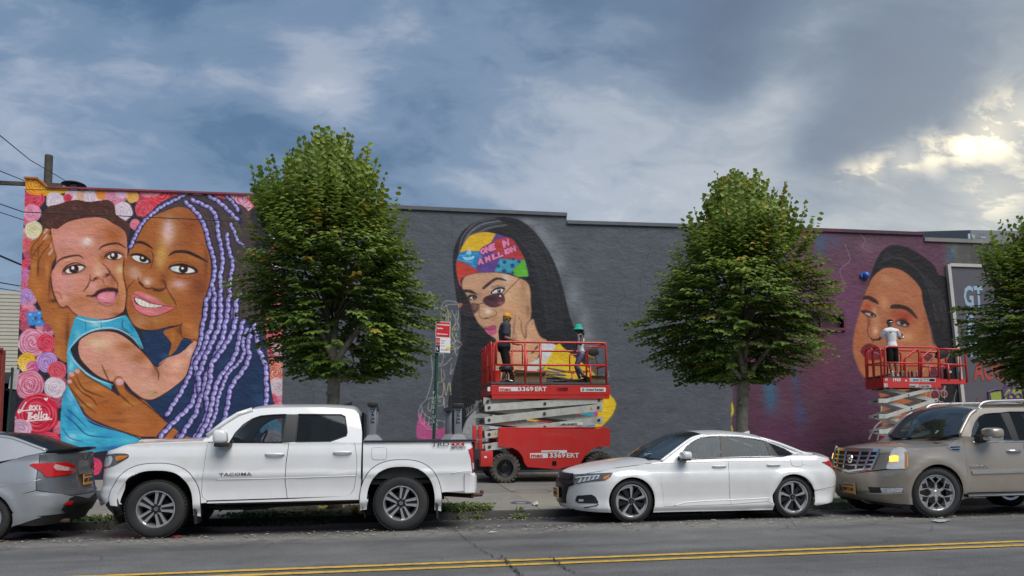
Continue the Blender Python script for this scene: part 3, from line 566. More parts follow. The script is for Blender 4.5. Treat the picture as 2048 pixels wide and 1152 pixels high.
 for L_,w,a in (([(540,300),(525,400),(520,480),(545,480)],14,.8),([(585,330),(590,410),(620,480),(625,380),(660,330)],16,.8),([(690,330),(705,380),(745,460),(790,495)],10,.7),([(530,420),(545,470)],22,.8)): stroke(G,L_,w*.8, '6a4630',a*.75,2.5,taper=True)
 for x,y in ((566,312),(676,350)): blob(G,x,y,11,18, '8c7464',.8,hard=2); blob(G,x,y-4,6,10, 'c8b8ac',.8)
 for i in range(12): stroke(G,[(670+i*4,610-i*5),(676+i*4,596-i*5),(684+i*4,604-i*5)],4, '3a3028',.9)
 blob(G,600,560,60,100, 'e2b68e',.6,clip=fi); blob(G,600,760,70,90, 'c08c64',.6,clip=fi)
 # brows, eyes, glasses, nose, lips
 poly(E_,[(415,935),(470,880),(560,815),(620,800),(680,815),(725,845),(620,828),(560,850),(480,915),(430,950)], '2c1a1a',.95,.8)
 poly(E_,[(172,955),(220,955),(280,965),(330,1000),(350,1025),(300,1010),(230,990),(180,985)], '241618',.95,.8)
 blob(E_, 620, 960, 110, 60, '8c6450', .5); blob(E_, 280, 1050, 90, 60, '705044', .6)
 poly(E_,[(520,1000),(560,950),(620,925),(690,930),(700,960),(660,1000),(580,1005)], '1c1416'); poly(E_,[(540,1000),(580,960),(640,945),(685,955),(650,995)], 'e8e0dc'); blob(E_,625,968,28,26, '281c1a',1,hard=4); blob(E_,618,960,8,8, 'fff',1,hard=4) if False else blob(E_,618,960,9,9, 'f4f4f4',1,hard=4)
 for i in range(14): stroke(E_,[(540+i*12,945-min(i,13-i)*4),(530+i*13,915-min(i,13-i)*4)],4, '1c1416',.8,.5)
 poly(E_,[(230,1040),(270,1020),(330,1030),(345,1060),(300,1090),(250,1080)], '1c1416'); poly(E_,[(250,1060),(290,1040),(325,1055),(290,1085)], 'cfc6c2'); blob(E_,298,1055,20,18, '201818',1,hard=4)
 ln=poly(G,[(270,170),(300,135),(370,110),(420,105),(445,130),(450,180),(420,210),(370,225),(320,220),(285,195)], '4c2630',.93,.8)
 blob(G,340,150,60,34, '2a141c',.8,clip=ln); blob(G,420,190,40,30, 'a8645c',.8,clip=ln); blob(G,412,130,9,9, 'f0ece8',1,hard=3)
 ln2=poly(G,[(75,195),(160,190),(230,195),(238,230),(210,270),(150,290),(100,270),(75,230)], '3c2a30',.75,1); blob(G,205,220,30,30, 'b0604c',.7,clip=ln2); stroke(G,[(110,285),(150,298),(190,290)],3, 'b0a8a8',.6)
 for L_,w in (([(68,193),(150,186),(160,192)],4),([(230,200),(275,188)],5),([(436,130),(470,90),(560,0),(568,-12)],5),([(270,172),(300,136),(420,105)],4)): stroke(G,L_,w, '3a2a26',1,.5)
 poly(G, [(64,205),(78,190),(100,192),(98,212),(75,228)], 'b86a50', .9)
 for L_,w in (([(245,200),(238,260),(245,300),(275,320),(320,315),(345,295)],6),([(340,240),(375,255),(382,280),(360,300)],6),([(280,390),(330,380),(372,378)],4),([(660,150),(672,250),(668,320)],8),([(190,270),(240,370),(310,440),(360,490)],7)): stroke(G,L_,w, '6c4432',.75,1.4,taper=True)
 blob(G, 300, 312, 22, 8, '3a221a', .9); blob(G, 315, 262, 28, 22, 'f4dcc4', .8)
 poly(G,[(280,395),(310,390),(340,375),(375,376),(380,400),(330,410)], 'b04a6a'); poly(G,[(288,405),(330,412),(382,408),(378,440),(340,455),(305,435)], 'c85c80'); stroke(G,[(282,398),(330,410),(382,402)],4, '4a1828',.9)
 # headband
 hb=poly(E_,[(82,580),(115,490),(165,380),(240,270),(330,230),(460,215),(590,238),(700,270),(800,310),(870,410),(935,520),(975,620),(1002,780),(860,790),(780,750),(600,730),(380,740),(250,765),(140,820),(155,915),(120,890),(90,770),(78,670)], '5c3f86',1,.6)
 poly(E_,[(115,490),(165,380),(240,270),(330,230),(460,212),(590,238),(520,360),(430,400),(380,465),(200,462)], 'e8b81e',1,.5,smooth=False,clip=hb)
 poly(E_,[(115,485),(200,466),(380,465),(420,540),(380,600),(330,695),(240,640),(80,580)], '2382bc',1,.5,smooth=False,clip=hb)
 poly(E_,[(80,580),(150,600),(240,640),(330,695),(385,740),(240,770),(140,825),(155,915),(60,900),(60,600)], 'c8402e',1,.5,smooth=False,clip=hb)
 poly(E_,[(520,360),(600,310),(740,285),(830,310),(960,540),(940,575),(820,565),(680,555),(560,480)], 'b8352f',1,.5,smooth=False,clip=hb)
 poly(E_,[(640,560),(900,575),(940,570),(810,700),(800,740),(570,730)], '3a9db0',1,.5,smooth=False,clip=hb)
 poly(E_,[(930,575),(960,570),(1010,790),(860,795),(780,745),(820,690)], '5fb72c',1,.5,smooth=False,clip=hb)
 for x,y,r in ((695,600,30),(798,645,32),(690,715,34),(615,650,26),(805,562,22),(880,590,26),(800,735,20)): blob(E_,x,y,r,r, '24468a',1,hard=8,clip=hb)
 for L_ in ([(120,520),(180,515),(200,530)],[(300,490),(360,500)],[(150,580),(230,600),(300,585)],[(240,600),(300,620)],[(280,640),(320,660)],[(110,570),(130,572)]): stroke(E_,L_,6, 'bce4f0',.9,.5)
 poly(E_,[(160,535),(240,545),(310,520),(300,560),(240,580),(190,575)], 'a8dcec',.9); poly(E_,[(195,505),(245,410),(250,505)], '8ccce4',.9,smooth=False); poly(E_,[(252,430),(285,500),(252,502)], '8ccce4',.9,smooth=False); stroke(E_,[(248,400),(250,540)],5, 'd8eef4')
 for s_,x,y,ux,vy in (('ONE',395,440,(44,-18),(12,62)),('IN',652,350,(48,-20),(14,70)),('A',360,565,(50,-8),(10,62)),('MILLION',455,545,(44,-17),(12,52))):
  ptext(E_, s_, x, y, ux, vy, 30, 'ee82a4', .45, '54306e', 14)
 # sketched figure left of her
 stroke(S,[(480,20),(500,200),(520,420),(500,600),(470,760),(440,900)][:0] or [(330,0),(365,200),(350,420),(325,600),(290,780),(270,880)],2, '8b9094',.6)
 poly(S,[(70,950),(95,990),(160,1060),(230,1070),(270,1040),(300,1152),(60,1152)], 'c0588c',1,.7)
 skc = ['c9c3ae', 'b8bcbc', 'd2c396']
 for L_ in ([(180,210),(150,90),(130,100),(150,180),(180,210)],[(220,210),(245,160),(290,150),(345,170),(350,240),(340,300),(350,330),(330,400)],[(225,215),(270,180),(340,175)],[(260,180),(280,260),(260,330)],[(300,220),(330,300),(300,370),(330,450)],[(320,430),(365,450),(360,480),(300,500),(290,470),(330,440)],
    [(150,480),(155,560),(160,700),(120,850),(80,900),(60,960),(80,1020),(140,1075),(200,1070)],[(200,540),(240,530),(230,600),(195,600)],[(200,620),(250,610),(300,560)],[(225,640),(230,720),(250,700),(240,650)],[(300,600),(290,680),(310,640)],[(200,740),(240,735),(235,830),(195,830),(200,740)],[(245,740),(260,830),(280,740),(295,830),(290,735)],
    [(200,850),(240,845),(235,900),(200,905)],[(245,850),(250,930),(275,940)],[(130,860),(160,850),(150,940),(130,930),(135,880)],[(80,900),(100,960),(160,1000),(250,1020)],[(90,930),(70,1000)],[(110,960),(100,1040)],[(140,985),(130,1060)],[(170,1000),(180,1065),(200,1010)],[(240,880),(260,960),(245,1040)],[(270,900),(265,1000)],[(205,500),(300,480),(330,510)],[(280,250),(250,300),(290,340),(250,400)]):
  stroke(S, L_, 5, skc[prng.randint(3)], .8, .7)
 for x,y,r in ((150,1040,16),(185,1050,14),(275,250,22),(215,870,8)): stroke(S,[(x+r*math.cos(t),y+r*math.sin(t)) for t in np.linspace(0,6.3,9)],4, 'c6c2b0',.85)
 for i in range(40):
  x=prng.uniform(225,340); y=prng.uniform(170,520); stroke(S,[(x,y),(x+prng.uniform(-25,25),y+prng.uniform(10,40)),(x+prng.uniform(-25,25),y+prng.uniform(30,60))],3.4,skc[prng.randint(3)],.65)
 # white & yellow garment
 poly(H,[(700,660),(770,670),(770,720),(720,760),(600,850),(560,960),(480,1100),(440,1100),(520,860),(620,770),(690,720)], 'd7d8d8',1,.7)
 poly(H,[(770,665),(800,680),(860,730),(910,770),(960,820),(1000,880),(1040,930),(1030,980),(990,1030),(960,1060),(960,1110),(700,1110),(600,900),(700,790)], 'e2bb1a',1,.8)
 for x,y,rx,ry,c,a in [(760,760,90,40,'e8cc3c',.7),(860,900,100,60,'d0a414',.6),(990,960,40,60,'e8c834',.7),(700,830,60,40,'c49c1a',.5)]: blob(H,x,y,rx,ry,c,a)
 poly(H,[(640,955),(760,945),(830,950),(700,1000),(660,990)], '3aa0b4'); poly(H,[(640,1040),(720,1005),(760,1010),(740,1050)], 'b83c2c'); poly(H,[(900,930),(950,915),(955,1000),(910,1010)], 'c0588c'); poly(H,[(860,970),(930,960),(940,1080),(880,1060)], '3aa0b4'); poly(H,[(820,950),(860,940),(880,1000),(830,990)], 'c8402e'); poly(H,[(560,930),(640,915),(650,960),(600,980)], '4c7a3c')
 poly(H,[(440,940),(420,920),(400,960),(370,990),(345,1030),(335,1100),(440,1110),(460,1000)], 'a9abac',1,.7)
 for i in range(14): stroke(H,[(350+i*7,1000-i*6),(356+i*7,985-i*6),(350+i*8,960-i*4)],4, 'c4c0a8' if i%2 else '8c8f92',.8)
 for i in range(22): stroke(H,[(420+i*8,930+prng.uniform(0,80)),(424+i*8,990+prng.uniform(0,60))],4, '888d90',.7)
 # ---------------- purple wall, right-hand portrait
 Q = Fr(3.84, 1690, 480); K = Fr(2.504, 1560, 400)
 pr=rast(P0([(1462,880),(1466,800),(1462,700),(1560,640),(1582,440),(1893,440),(1897,900),(1900,1000),(1462,1000)]),1)
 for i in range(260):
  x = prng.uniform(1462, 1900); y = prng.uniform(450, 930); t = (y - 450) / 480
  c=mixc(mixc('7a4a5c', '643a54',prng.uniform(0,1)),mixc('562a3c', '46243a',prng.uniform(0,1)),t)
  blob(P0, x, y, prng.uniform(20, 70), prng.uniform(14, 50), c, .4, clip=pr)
 for x,y,rx,ry,c,a in [(1540,790,24,60,'2c7894',.7),(1530,740,16,40,'2c7894',.6),(1590,760,14,50,'2a5a80',.4),(1600,830,20,50,'34507c',.6),(1620,560,70,40,'84405e',.4),(1650,720,50,110,'7c3450',.4),(1560,860,80,60,'5c2c50',.6),(1640,480,20,50,'2c6c8c',.55),(1665,470,30,40,'445c7c',.5),(1605,465,30,10,'c84a34',.8),(1640,462,50,8,'b84030',.8),(1490,880,30,60,'3c2c3c',.7),(1475,760,12,120,'33313a',.8),(1500,720,20,40,'8c2c54',.6),(1690,610,40,120,'744068',.6),(1600,600,40,60,'40405c',.3),(1700,900,120,40,'3c2036',.6),(1720,800,60,60,'542c54',.5)]: blob(P0,x,y,rx,ry,c,a,clip=pr)
 for L_ in ([(1718,465),(1730,480),(1725,495),(1745,505)],[(1690,490),(1700,520),(1680,540),(1690,570)]): stroke(P0,L_,2, 'a08c98',.6,1)
 blob(P0, 1735, 492, 40, 18, '8c7484', .35)
 poly(P0, [(1463,805),(1468,822),(1462,840),(1466,860),(1463,866)], 'c9b818', 1, .5);
 fc=poly(Q,[(150,430),(165,370),(200,290),(270,225),(350,210),(450,225),(540,290),(590,370),(620,560),(660,700),(680,800),(780,820),(790,900),(700,1000),(640,1060),(700,1280),(480,1500),(300,1480),(270,1200),(180,1100),(100,980),(62,850),(70,720),(110,560)], 'b06a46',1,1.5)
 for x,y,rx,ry,c,a in [(400,340,180,110,'b8744c',.8),(300,480,60,90,'c88c5c',.9),(240,620,60,100,'c48a60',.8),(230,690,40,50,'d8a47c',.7),(440,740,150,90,'c88a5c',.9),(560,720,90,120,'b8703c',.7),(110,760,40,160,'b4622c',.85),(150,950,60,120,'a85a30',.7),(240,1000,110,100,'b07048',.7),(480,960,160,110,'a8683f',.7),(450,590,125,85,'a83a22',.95),(170,515,62,52,'b04426',.9),(620,640,40,160,'9c5028',.7),(600,420,40,110,'b0602c',.6),(180,620,20,80,'7c4224',.7),(350,1200,120,150,'b0643c',.7),(560,1200,120,150,'9c5a38',.6),(700,860,80,40,'b87448',.7),(380,560,60,40,'a84c30',.6),(330,300,100,60,'cf9468',.6),(225,560,30,60,'dcac84',.8),(470,745,90,45,'e0a878',.7),(235,700,30,34,'e8bc94',.7),(120,700,24,80,'c8804c',.6),(150,1000,40,50,'c07848',.5)]: blob(Q,x,y,rx,ry,c,a,clip=fc)
 hr=poly(Q,[(140,440),(180,330),(230,180),(290,80),(360,40),(460,50),(560,100),(680,190),(715,260),(790,300),(820,420),(840,600),(850,820),(900,1000),(905,1400),(700,1400),(760,1040),(780,900),(700,810),(650,640),(600,480),(580,370),(480,260),(380,215),(290,220),(210,290),(170,370)], '1a161a',1,1.2)
 for i in range(120):
  o=prng.uniform(0,1); stroke(Q,[(260+o*60,180-o*90),(420+o*40,130+o*40),(560+o*60,240+o*40),(650+o*100,420),(700+o*90,620)],4,mixc('1c1a1e', '54484a',prng.uniform(0,1)**2),.35,1,taper=True,clip=hr)
 for i in range(30): x=prng.uniform(620,780); y=prng.uniform(440,700); stroke(Q,[(x,y),(x+20,y+60)],2, '8a8484',.5,.5)
 poly(Q,[(135,460),(150,432),(190,430),(235,455),(258,490),(215,478),(170,455)], '2c1410',.95,1); poly(Q,[(355,525),(360,498),(430,497),(500,525),(545,580),(555,608),(500,560),(440,530)], '2c1410',.95,1)
 poly(Q,[(120,545),(160,540),(220,560),(240,590),(180,590),(150,570)], '241210',.95,.8); poly(Q,[(150,562),(190,560),(232,585),(190,586)], 'b8a494',1,.6); blob(Q,205,572,16,14, '30201c',1,hard=3)
 poly(Q,[(390,640),(410,618),(450,612),(490,640),(480,665),(430,662)], '241210',.95,.8); poly(Q,[(395,640),(415,625),(470,650),(470,662),(430,655)], 'b0a49c',1,.6); blob(Q,438,636,24,20, '28201e',1,hard=3)
 for L_,w in (([(190,620),(172,690),(185,740),(205,760)],8),([(125,545),(180,545),(240,585)],10),([(380,625),(450,605),(500,650)],10),([(215,790),(230,765)],12)): stroke(Q,L_,w, '4c2010',.8,1.5,taper=True)
 poly(Q,[(120,860),(135,820),(180,795),(220,805),(270,830),(300,870),(280,910),(220,925),(160,905)], '6c1e24',1,1); stroke(Q,[(190,850),(230,862),(280,880)],7, 'c8b8b4',.9,1); stroke(Q,[(130,860),(200,850),(290,880)],5, '2a0c10',.8)
 blob(Q, 215, 890, 60, 20, '84303a', .7)
 for x,y,rx,ry in ((672,1000,42,42),(640,900,50,40),(730,1120,44,44),(690,1190,44,44),(740,1275,40,40),(700,1250,34,34),(760,1180,30,30)):
  blob(Q,x,y,rx+8,ry+8, 'a9a29a',1,hard=6) if y>1100 else None; blob(Q,x,y,rx,ry, '6a222c',1,hard=8); blob(Q,x-10,y-10,rx*.5,ry*.5, '9c4a50',.5)
 for L_ in ([(600,1150),(640,1130),(620,1200),(650,1240)],[(800,1060),(770,1130),(765,1220)],[(860,1150),(840,1220),(850,1300)],[(590,1020),(640,940),(720,860),(780,830),(800,880),(740,980)]): stroke(Q,L_,7, 'b9b6b0',.85,.8)
 for L_ in ([(1738,878),(1752,852),(1775,835),(1800,830)],[(1755,880),(1762,862),(1785,858),(1795,880)],[(1830,850),(1826,880)],[(1764,800),(1762,830)]): stroke(P0,L_,4, 'b9b6b0',.85,.8)
 blob(P0, 1768, 876, 10, 8, 'b01c24', .9, hard=2)
 # worn concrete right of it, blue scuff
 cc = rast(P0([(1895, 440), (2400, 440), (2400, 950), (1900, 1000)]), 0)
 for i in range(260):
  x = prng.uniform(1895, 2300); y = prng.uniform(470, 640)
  blob(P0,x,y,prng.uniform(3,9),prng.uniform(15,50),mixc('3c3b38', '77756c',prng.uniform(0,1)),.4,clip=cc)
 blob(P0,1899,512,8,18, '3c5a94',.8,clip=cc); blob(P0,1905,500,6,10, '5878a8',.7,clip=cc)
 return cv
# ---------------------------------------------------------------- ground, road, pavement
def nodes_of(M): return M.node_tree.nodes,M.node_tree.links,M.node_tree.nodes['Principled BSDF']
def asphalt_mat():
 M=mat('asphalt',(.118,.115,.110),.55,var=.22,vscale=.7,bump=0,dirt=(.05,.049,.047),dscale=1.1,damt=.55)
 N,L,b=nodes_of(M); tc=N.new('ShaderNodeTexCoord'); base=b.inputs['Base Color'].links[0].from_socket
 sp=N.new('ShaderNodeTexNoise'); sp.inputs['Scale'].default_value=46; sp.inputs['Detail'].default_value=5; sp.inputs['Roughness'].default_value=.7; L.new(tc.outputs['Object'],sp.inputs['Vector'])
 mr=N.new('ShaderNodeMapRange'); mr.inputs[1].default_value=.35; mr.inputs[2].default_value=.68; mr.inputs[3].default_value=.62; mr.inputs[4].default_value=1.6; L.new(sp.outputs[0],mr.inputs[0])
 s1=N.new('ShaderNodeVectorMath'); s1.operation = 'SCALE'; L.new(base,s1.inputs[0]); L.new(mr.outputs[0],s1.inputs[3])
 # long tyre-polished and patched bands along the street
 mp=N.new('ShaderNodeMapping'); mp.inputs['Scale'].default_value=(.09,1.1,1); L.new(tc.outputs['Object'],mp.inputs[0])
 bn=N.new('ShaderNodeTexNoise'); bn.inputs['Scale'].default_value=1.3; bn.inputs['Detail'].default_value=6; L.new(mp.outputs[0],bn.inputs['Vector'])
 m2=N.new('ShaderNodeMapRange'); m2.inputs[1].default_value=.32; m2.inputs[2].default_value=.68; m2.inputs[3].default_value=.72; m2.inputs[4].default_value=1.3; L.new(bn.outputs[0],m2.inputs[0])
 s2=N.new('ShaderNodeVectorMath'); s2.operation = 'SCALE'; L.new(s1.outputs[0],s2.inputs[0]); L.new(m2.outputs[0],s2.inputs[3])
 # dusty strip of grit by the parked cars (y about 11)
 sep = N.new('ShaderNodeSeparateXYZ'); L.new(tc.outputs['Object'], sep.inputs[0])
 wob=N.new('ShaderNodeTexNoise'); wob.inputs['Scale'].default_value=4.2; wob.inputs['Detail'].default_value=8; wob.inputs['Roughness'].default_value=.75; L.new(tc.outputs['Object'],wob.inputs['Vector'])
 def mm(op, a, b_=0., cl=False):
  n = N.new('ShaderNodeMath'); n.operation = op; n.use_clamp = cl
  for i, v in enumerate((a, b_)):
   if isinstance(v, (int, float)): n.inputs[i].default_value = v
   else: L.new(v, n.inputs[i])
  return n.outputs[0]
 dy=mm('ABSOLUTE',mm('SUBTRACT',mm('ADD',sep.outputs[1],mm('MULTIPLY',wob.outputs[0],1.1)),11.45))
 grit=mm('MULTIPLY',mm('SUBTRACT',1.,mm('DIVIDE',dy,.55),True),mm('MULTIPLY',mm('SUBTRACT',wob.outputs[0],.36),3.6,True),True)
 mx=N.new('ShaderNodeMix'); mx.data_type = 'RGBA'; L.new(mm('MULTIPLY',grit,.85),mx.inputs[0]); L.new(s2.outputs[0],mx.inputs[6]); mx.inputs[7].default_value=(.25,.23,.195,1)
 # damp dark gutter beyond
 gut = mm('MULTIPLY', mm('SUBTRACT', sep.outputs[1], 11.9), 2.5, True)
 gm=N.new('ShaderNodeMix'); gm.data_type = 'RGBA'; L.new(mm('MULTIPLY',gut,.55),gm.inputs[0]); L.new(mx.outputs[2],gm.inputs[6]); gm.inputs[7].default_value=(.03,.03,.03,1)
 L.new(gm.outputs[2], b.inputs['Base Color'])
 bp=N.new('ShaderNodeBump'); bp.inputs['Strength'].default_value=.6; bp.inputs['Distance'].default_value=.006; L.new(sp.outputs[0],bp.inputs['Height']); L.new(bp.outputs[0],b.inputs['Normal'])
 r2=N.new('ShaderNodeMapRange'); r2.inputs[1].default_value=.3; r2.inputs[2].default_value=.7; r2.inputs[3].default_value=.5; r2.inputs[4].default_value=.85; L.new(bn.outputs[0],r2.inputs[0]); L.new(r2.outputs[0],b.inputs['Roughness'])
 return M
M_ASPH = asphalt_mat()
KERB_Y, KERB_Z = 13.25, .05
def road_z(y):
 if y <= 11.3: return 0.
 if y <= 13.1: return -.085 * (y - 11.3) / 1.8
 return -.085
mb = MB()
ys = [-30, 0, 4, 6, 7, 8, 9, 9.5] + [9.5 + .25 * i for i in range(1, 16)]; ys[-1] = 13.26
xsn = [-60 + 2 * i for i in range(66)]
vs=[(x,y,road_z(y)+.006*noise.noise(Vector((x*.7,y*.7,0)))) for y in ys for x in xsn]
nx = len(xsn)
mb.add(vs,[(j*nx+i,j*nx+i+1,(j+1)*nx+i+1,(j+1)*nx+i) for j in range(len(ys)-1) for i in range(nx-1)])
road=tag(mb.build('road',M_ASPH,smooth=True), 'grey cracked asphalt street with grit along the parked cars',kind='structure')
M_EARTH = mat('far_ground', (.09, .085, .075), .9, var=.25, vscale=.5)
tag(MB().add([(-900,-900,-.2),(900,-900,-.2),(900,900,-.2),(-900,900,-.2)],[(0,1,2,3)]).build('ground',M_EARTH), 'bare ground reaching to the horizon',kind='structure')
# worn double yellow line
M_YEL=mat('road_yellow',(.66,.40,.045),.6,var=.1,vscale=6,dirt=(.10,.09,.07),dscale=9,damt=.85)
rl = random.Random(3)
for yc in (8.05, 8.33):
 mb = MB(); vs = []; x = -14.
 while x < 40:
  a=rl.uniform(-.008,.008); b_=rl.uniform(-.008,.008); vs+=[(x,yc-.055+a,.010),(x,yc+.055+b_,.010)]; x+=.12
 n = len(vs) // 2; mb.add(vs, [(2*i, 2*i+2, 2*i+3, 2*i+1) for i in range(n - 1)])
 tag(mb.build('yellow_line',M_YEL), 'nearer yellow centre line' if yc<8.2 else 'farther yellow centre line',kind='structure')
# cracks and tar seams: thin recessed-looking dark threads lying in the road
M_CRACK = mat('crack_tar', (.016, .016, .017), .8, var=0)
def crack(pts, w, seed, name='road_crack'):
 r_ = random.Random(seed); mb = MB(); L = []
 P = [Vector(p) for p in pts]
 for a, b_ in zip(P[:-1], P[1:]):
  n = max(2, int((b_ - a).length / .05))
  for i in range(n):
   t=i/n; q=a.lerp(b_,t); L.append(q+Vector((r_.uniform(-.03,.03),r_.uniform(-.03,.03),0)))
 L.append(P[-1]); vs = []
 for i, q in enumerate(L):
  t=(L[min(i+1,len(L)-1)]-L[max(0,i-1)]); t=t.normalized() if t.length else Vector((1,0,0)); nn=Vector((-t.y,t.x,0))*w*.6*r_.uniform(.25,1.)*min(1,.3+min(i,len(L)-1-i)/4)
  z = road_z(q.y) + .0155
  vs += [(q.x - nn.x, q.y - nn.y, z), (q.x + nn.x, q.y + nn.y, z)]
 mb.add(vs, [(2*i, 2*i+2, 2*i+3, 2*i+1) for i in range(len(L) - 1)])
 return tag(mb.build(name, M_CRACK), kind='structure')
for i,(pp,w) in enumerate([([(905,1060),(940,1085),(965,1105),(1010,1125),(1060,1165)],.011),([(1000,1110),(1030,1140),(1040,1160)],.016),([(1100,1115),(1118,1130),(1150,1150)],.015),([(995,1128),(1060,1118),(1120,1125)],.006),
  ([(1610,1062),(1660,1072),(1720,1090)],.007),([(1620,1065),(1690,1078)],.005),([(0,1100),(120,1108),(250,1112)],.004)]):
 crack([onz(x, y) for x, y in pp], w, i)
for i in range(16):   # fine wandering cracks
 x=rl.uniform(-5,11); y=rl.uniform(7.2,10.8); a=rl.uniform(-.6,.6)+(1.4 if i%3==0 else 0); crack([(x,y,0),(x+.5*math.cos(a),y+.5*math.sin(a),0),(x+1.1*math.cos(a+.3),y+1.1*math.sin(a+.3),0)],.007,40+i)
# kerb stones
M_KERB=mat('kerb_stone',(.075,.072,.066),.85,var=.25,vscale=2,bump=.5,bscale=25,dirt=(.05,.05,.05),dscale=2,damt=.7)
kerb = tag(thing('kerb', 'long grey kerb between street and pavement', None), kind='structure')
if 'category' in kerb: del kerb['category']
x = -14.; rk = random.Random(2)
km = None
while x < 34:
 l = rk.choice((1.8, 2.4, 3.0)); b_ = MB().box((0, 0, 0), (l - .015, .16, .30), bev=.02)
 o=b_.build('kerb_stone',M_KERB,kerb,ang=35); o.location=(x+l/2,KERB_Y+.08+rk.uniform(-.006,.006),KERB_Z-.15+rk.uniform(-.006,.004)); x+=l
# pavement flags: joints recessed; bedding sheet below
def pav_z(y): return KERB_Z + (y - 13.4) * .0215
M_FLAG=[mat('pavement_flag_%s' % n,c,.85,var=.16,vscale=1.3,bump=.35,bscale=40,bdist=.01,dirt=(.09,.085,.075),dscale=1.1,damt=.55) for n,c in (('grey',(.245,.228,.20)),('warm',(.28,.255,.205)),('dark',(.21,.198,.172)))]
pav=tag(thing('pavement', 'wide concrete pavement of square flags in front of the mural wall',None),kind='structure')
if 'category' in pav: del pav['category']
MB().add([(-80,13.4,KERB_Z-.03),(60,13.4,KERB_Z-.03),(60,22.6,pav_z(22.6)-.03),(-80,22.6,pav_z(22.6)-.03)],[(0,1,2,3)]).build('bedding',mat('bedding',(.07,.065,.055),.95,bump=.5),pav)
FW, FD = 1.56, 1.52; cache = {}
for j in range(6):
 for i in range(-9, 22):
  cx_ = i * FW + .42; cy_ = 13.42 + FD * (j + .5)
  key = rk.randrange(3)
  if key not in cache:
   q=MB().box((0,0,0),(FW-.014,FD-.014,.08),bev=.008).mesh('flag'); q.materials.append(M_FLAG[key]); cache[key]=q
  o = bpy.data.objects.new('flag', cache[key]); COL.objects.link(o); o.parent = pav
  o.location=(cx_,cy_,pav_z(cy_)-.04+rk.uniform(-.004,.004)); o.rotation_euler=(math.atan(.0215)+rk.uniform(-.002,.002),rk.uniform(-.002,.002),0)
# red and blue spray marks left on the flags
M_SPR=mat('spray_red',(.22,.06,.05),.8,var=.3,vscale=20,alpha=.4); M_SPB=mat('spray_blue',(.05,.08,.13),.8,var=.3,vscale=20,alpha=.6)
def ring_mark(px, py, rx, ry, w, m, name, lab):
 c = onz(px, py, .1); c.y = max(13.5, c.y); vs = []; n = 40
 for k in range(n):
  a = 6.283 * k / n; wob = 1 + .08 * noise.noise(Vector((math.cos(a), math.sin(a), px)))
  for s in (-1, 1):
   x,y=c.x+(rx*wob+s*w)*math.cos(a),c.y+(ry*wob+s*w)*math.sin(a); vs.append((x,y,pav_z(y)+.008))
 tag(MB().add(vs,[(2*k,2*((k+1)%n),2*((k+1)%n)+1,2*k+1) for k in range(n)]).build(name,m),lab,kind='structure')
ring_mark(1065,985,.42,.35,.03,M_SPR, 'paint_mark', 'faded red sprayed loop on the pavement'); ring_mark(1042,1003,.16,.22,.05,M_SPB, 'paint_mark', 'small dark blue sprayed blot on the pavement')
# tree pit strip of soil along the kerb behind the truck
M_SOIL=mat('soil',(.065,.052,.036),.95,var=.4,vscale=9,bump=.8,bscale=30,dirt=(.16,.14,.10),dscale=5,damt=.5)
def soil_patch(x0, x1, y0, y1, seed, lab):
 nx, ny = 40, 12; vs = []
 for j in range(ny + 1):
  for i in range(nx + 1):
   x=x0+(x1-x0)*i/nx; y=y0+(y1-y0)*j/ny; e=min(i,nx-i,3)/3*min(j,ny-j,2)/2
   vs.append((x,y,pav_z(y)+.008+e*(.02+.05*abs(noise.noise(Vector((x*3,y*3,seed)))))))
 return tag(MB().add(vs,[(j*(nx+1)+i,j*(nx+1)+i+1,(j+1)*(nx+1)+i+1,(j+1)*(nx+1)+i) for j in range(ny) for i in range(nx)]).build('soil',M_SOIL,smooth=True),lab,kind='structure')
soil_patch(-2.6, 1.15, 13.44, 14.7, 1, 'bare weedy soil of the tree pit behind the pickup')
soil_patch(5.0, 8.2, 13.44, 14.7, 2, 'bare soil of the tree pit behind the white sedan')
# the alley / side street left of the long wall
MB().add([(-80, 22.6, .2), (-10.2, 22.6, .2), (-10.2, 90, .1), (-80, 90, .1)], [(0, 1, 2, 3)])
tag(MB().add([(-80,22.6,pav_z(22.6)-.02),(-10.25,22.6,pav_z(22.6)-.02),(-10.25,120,.1),(-80,120,.1)],[(0,1,2,3)]).build('side_street',M_ASPH), 'asphalt side street left of the mural building',kind='structure')
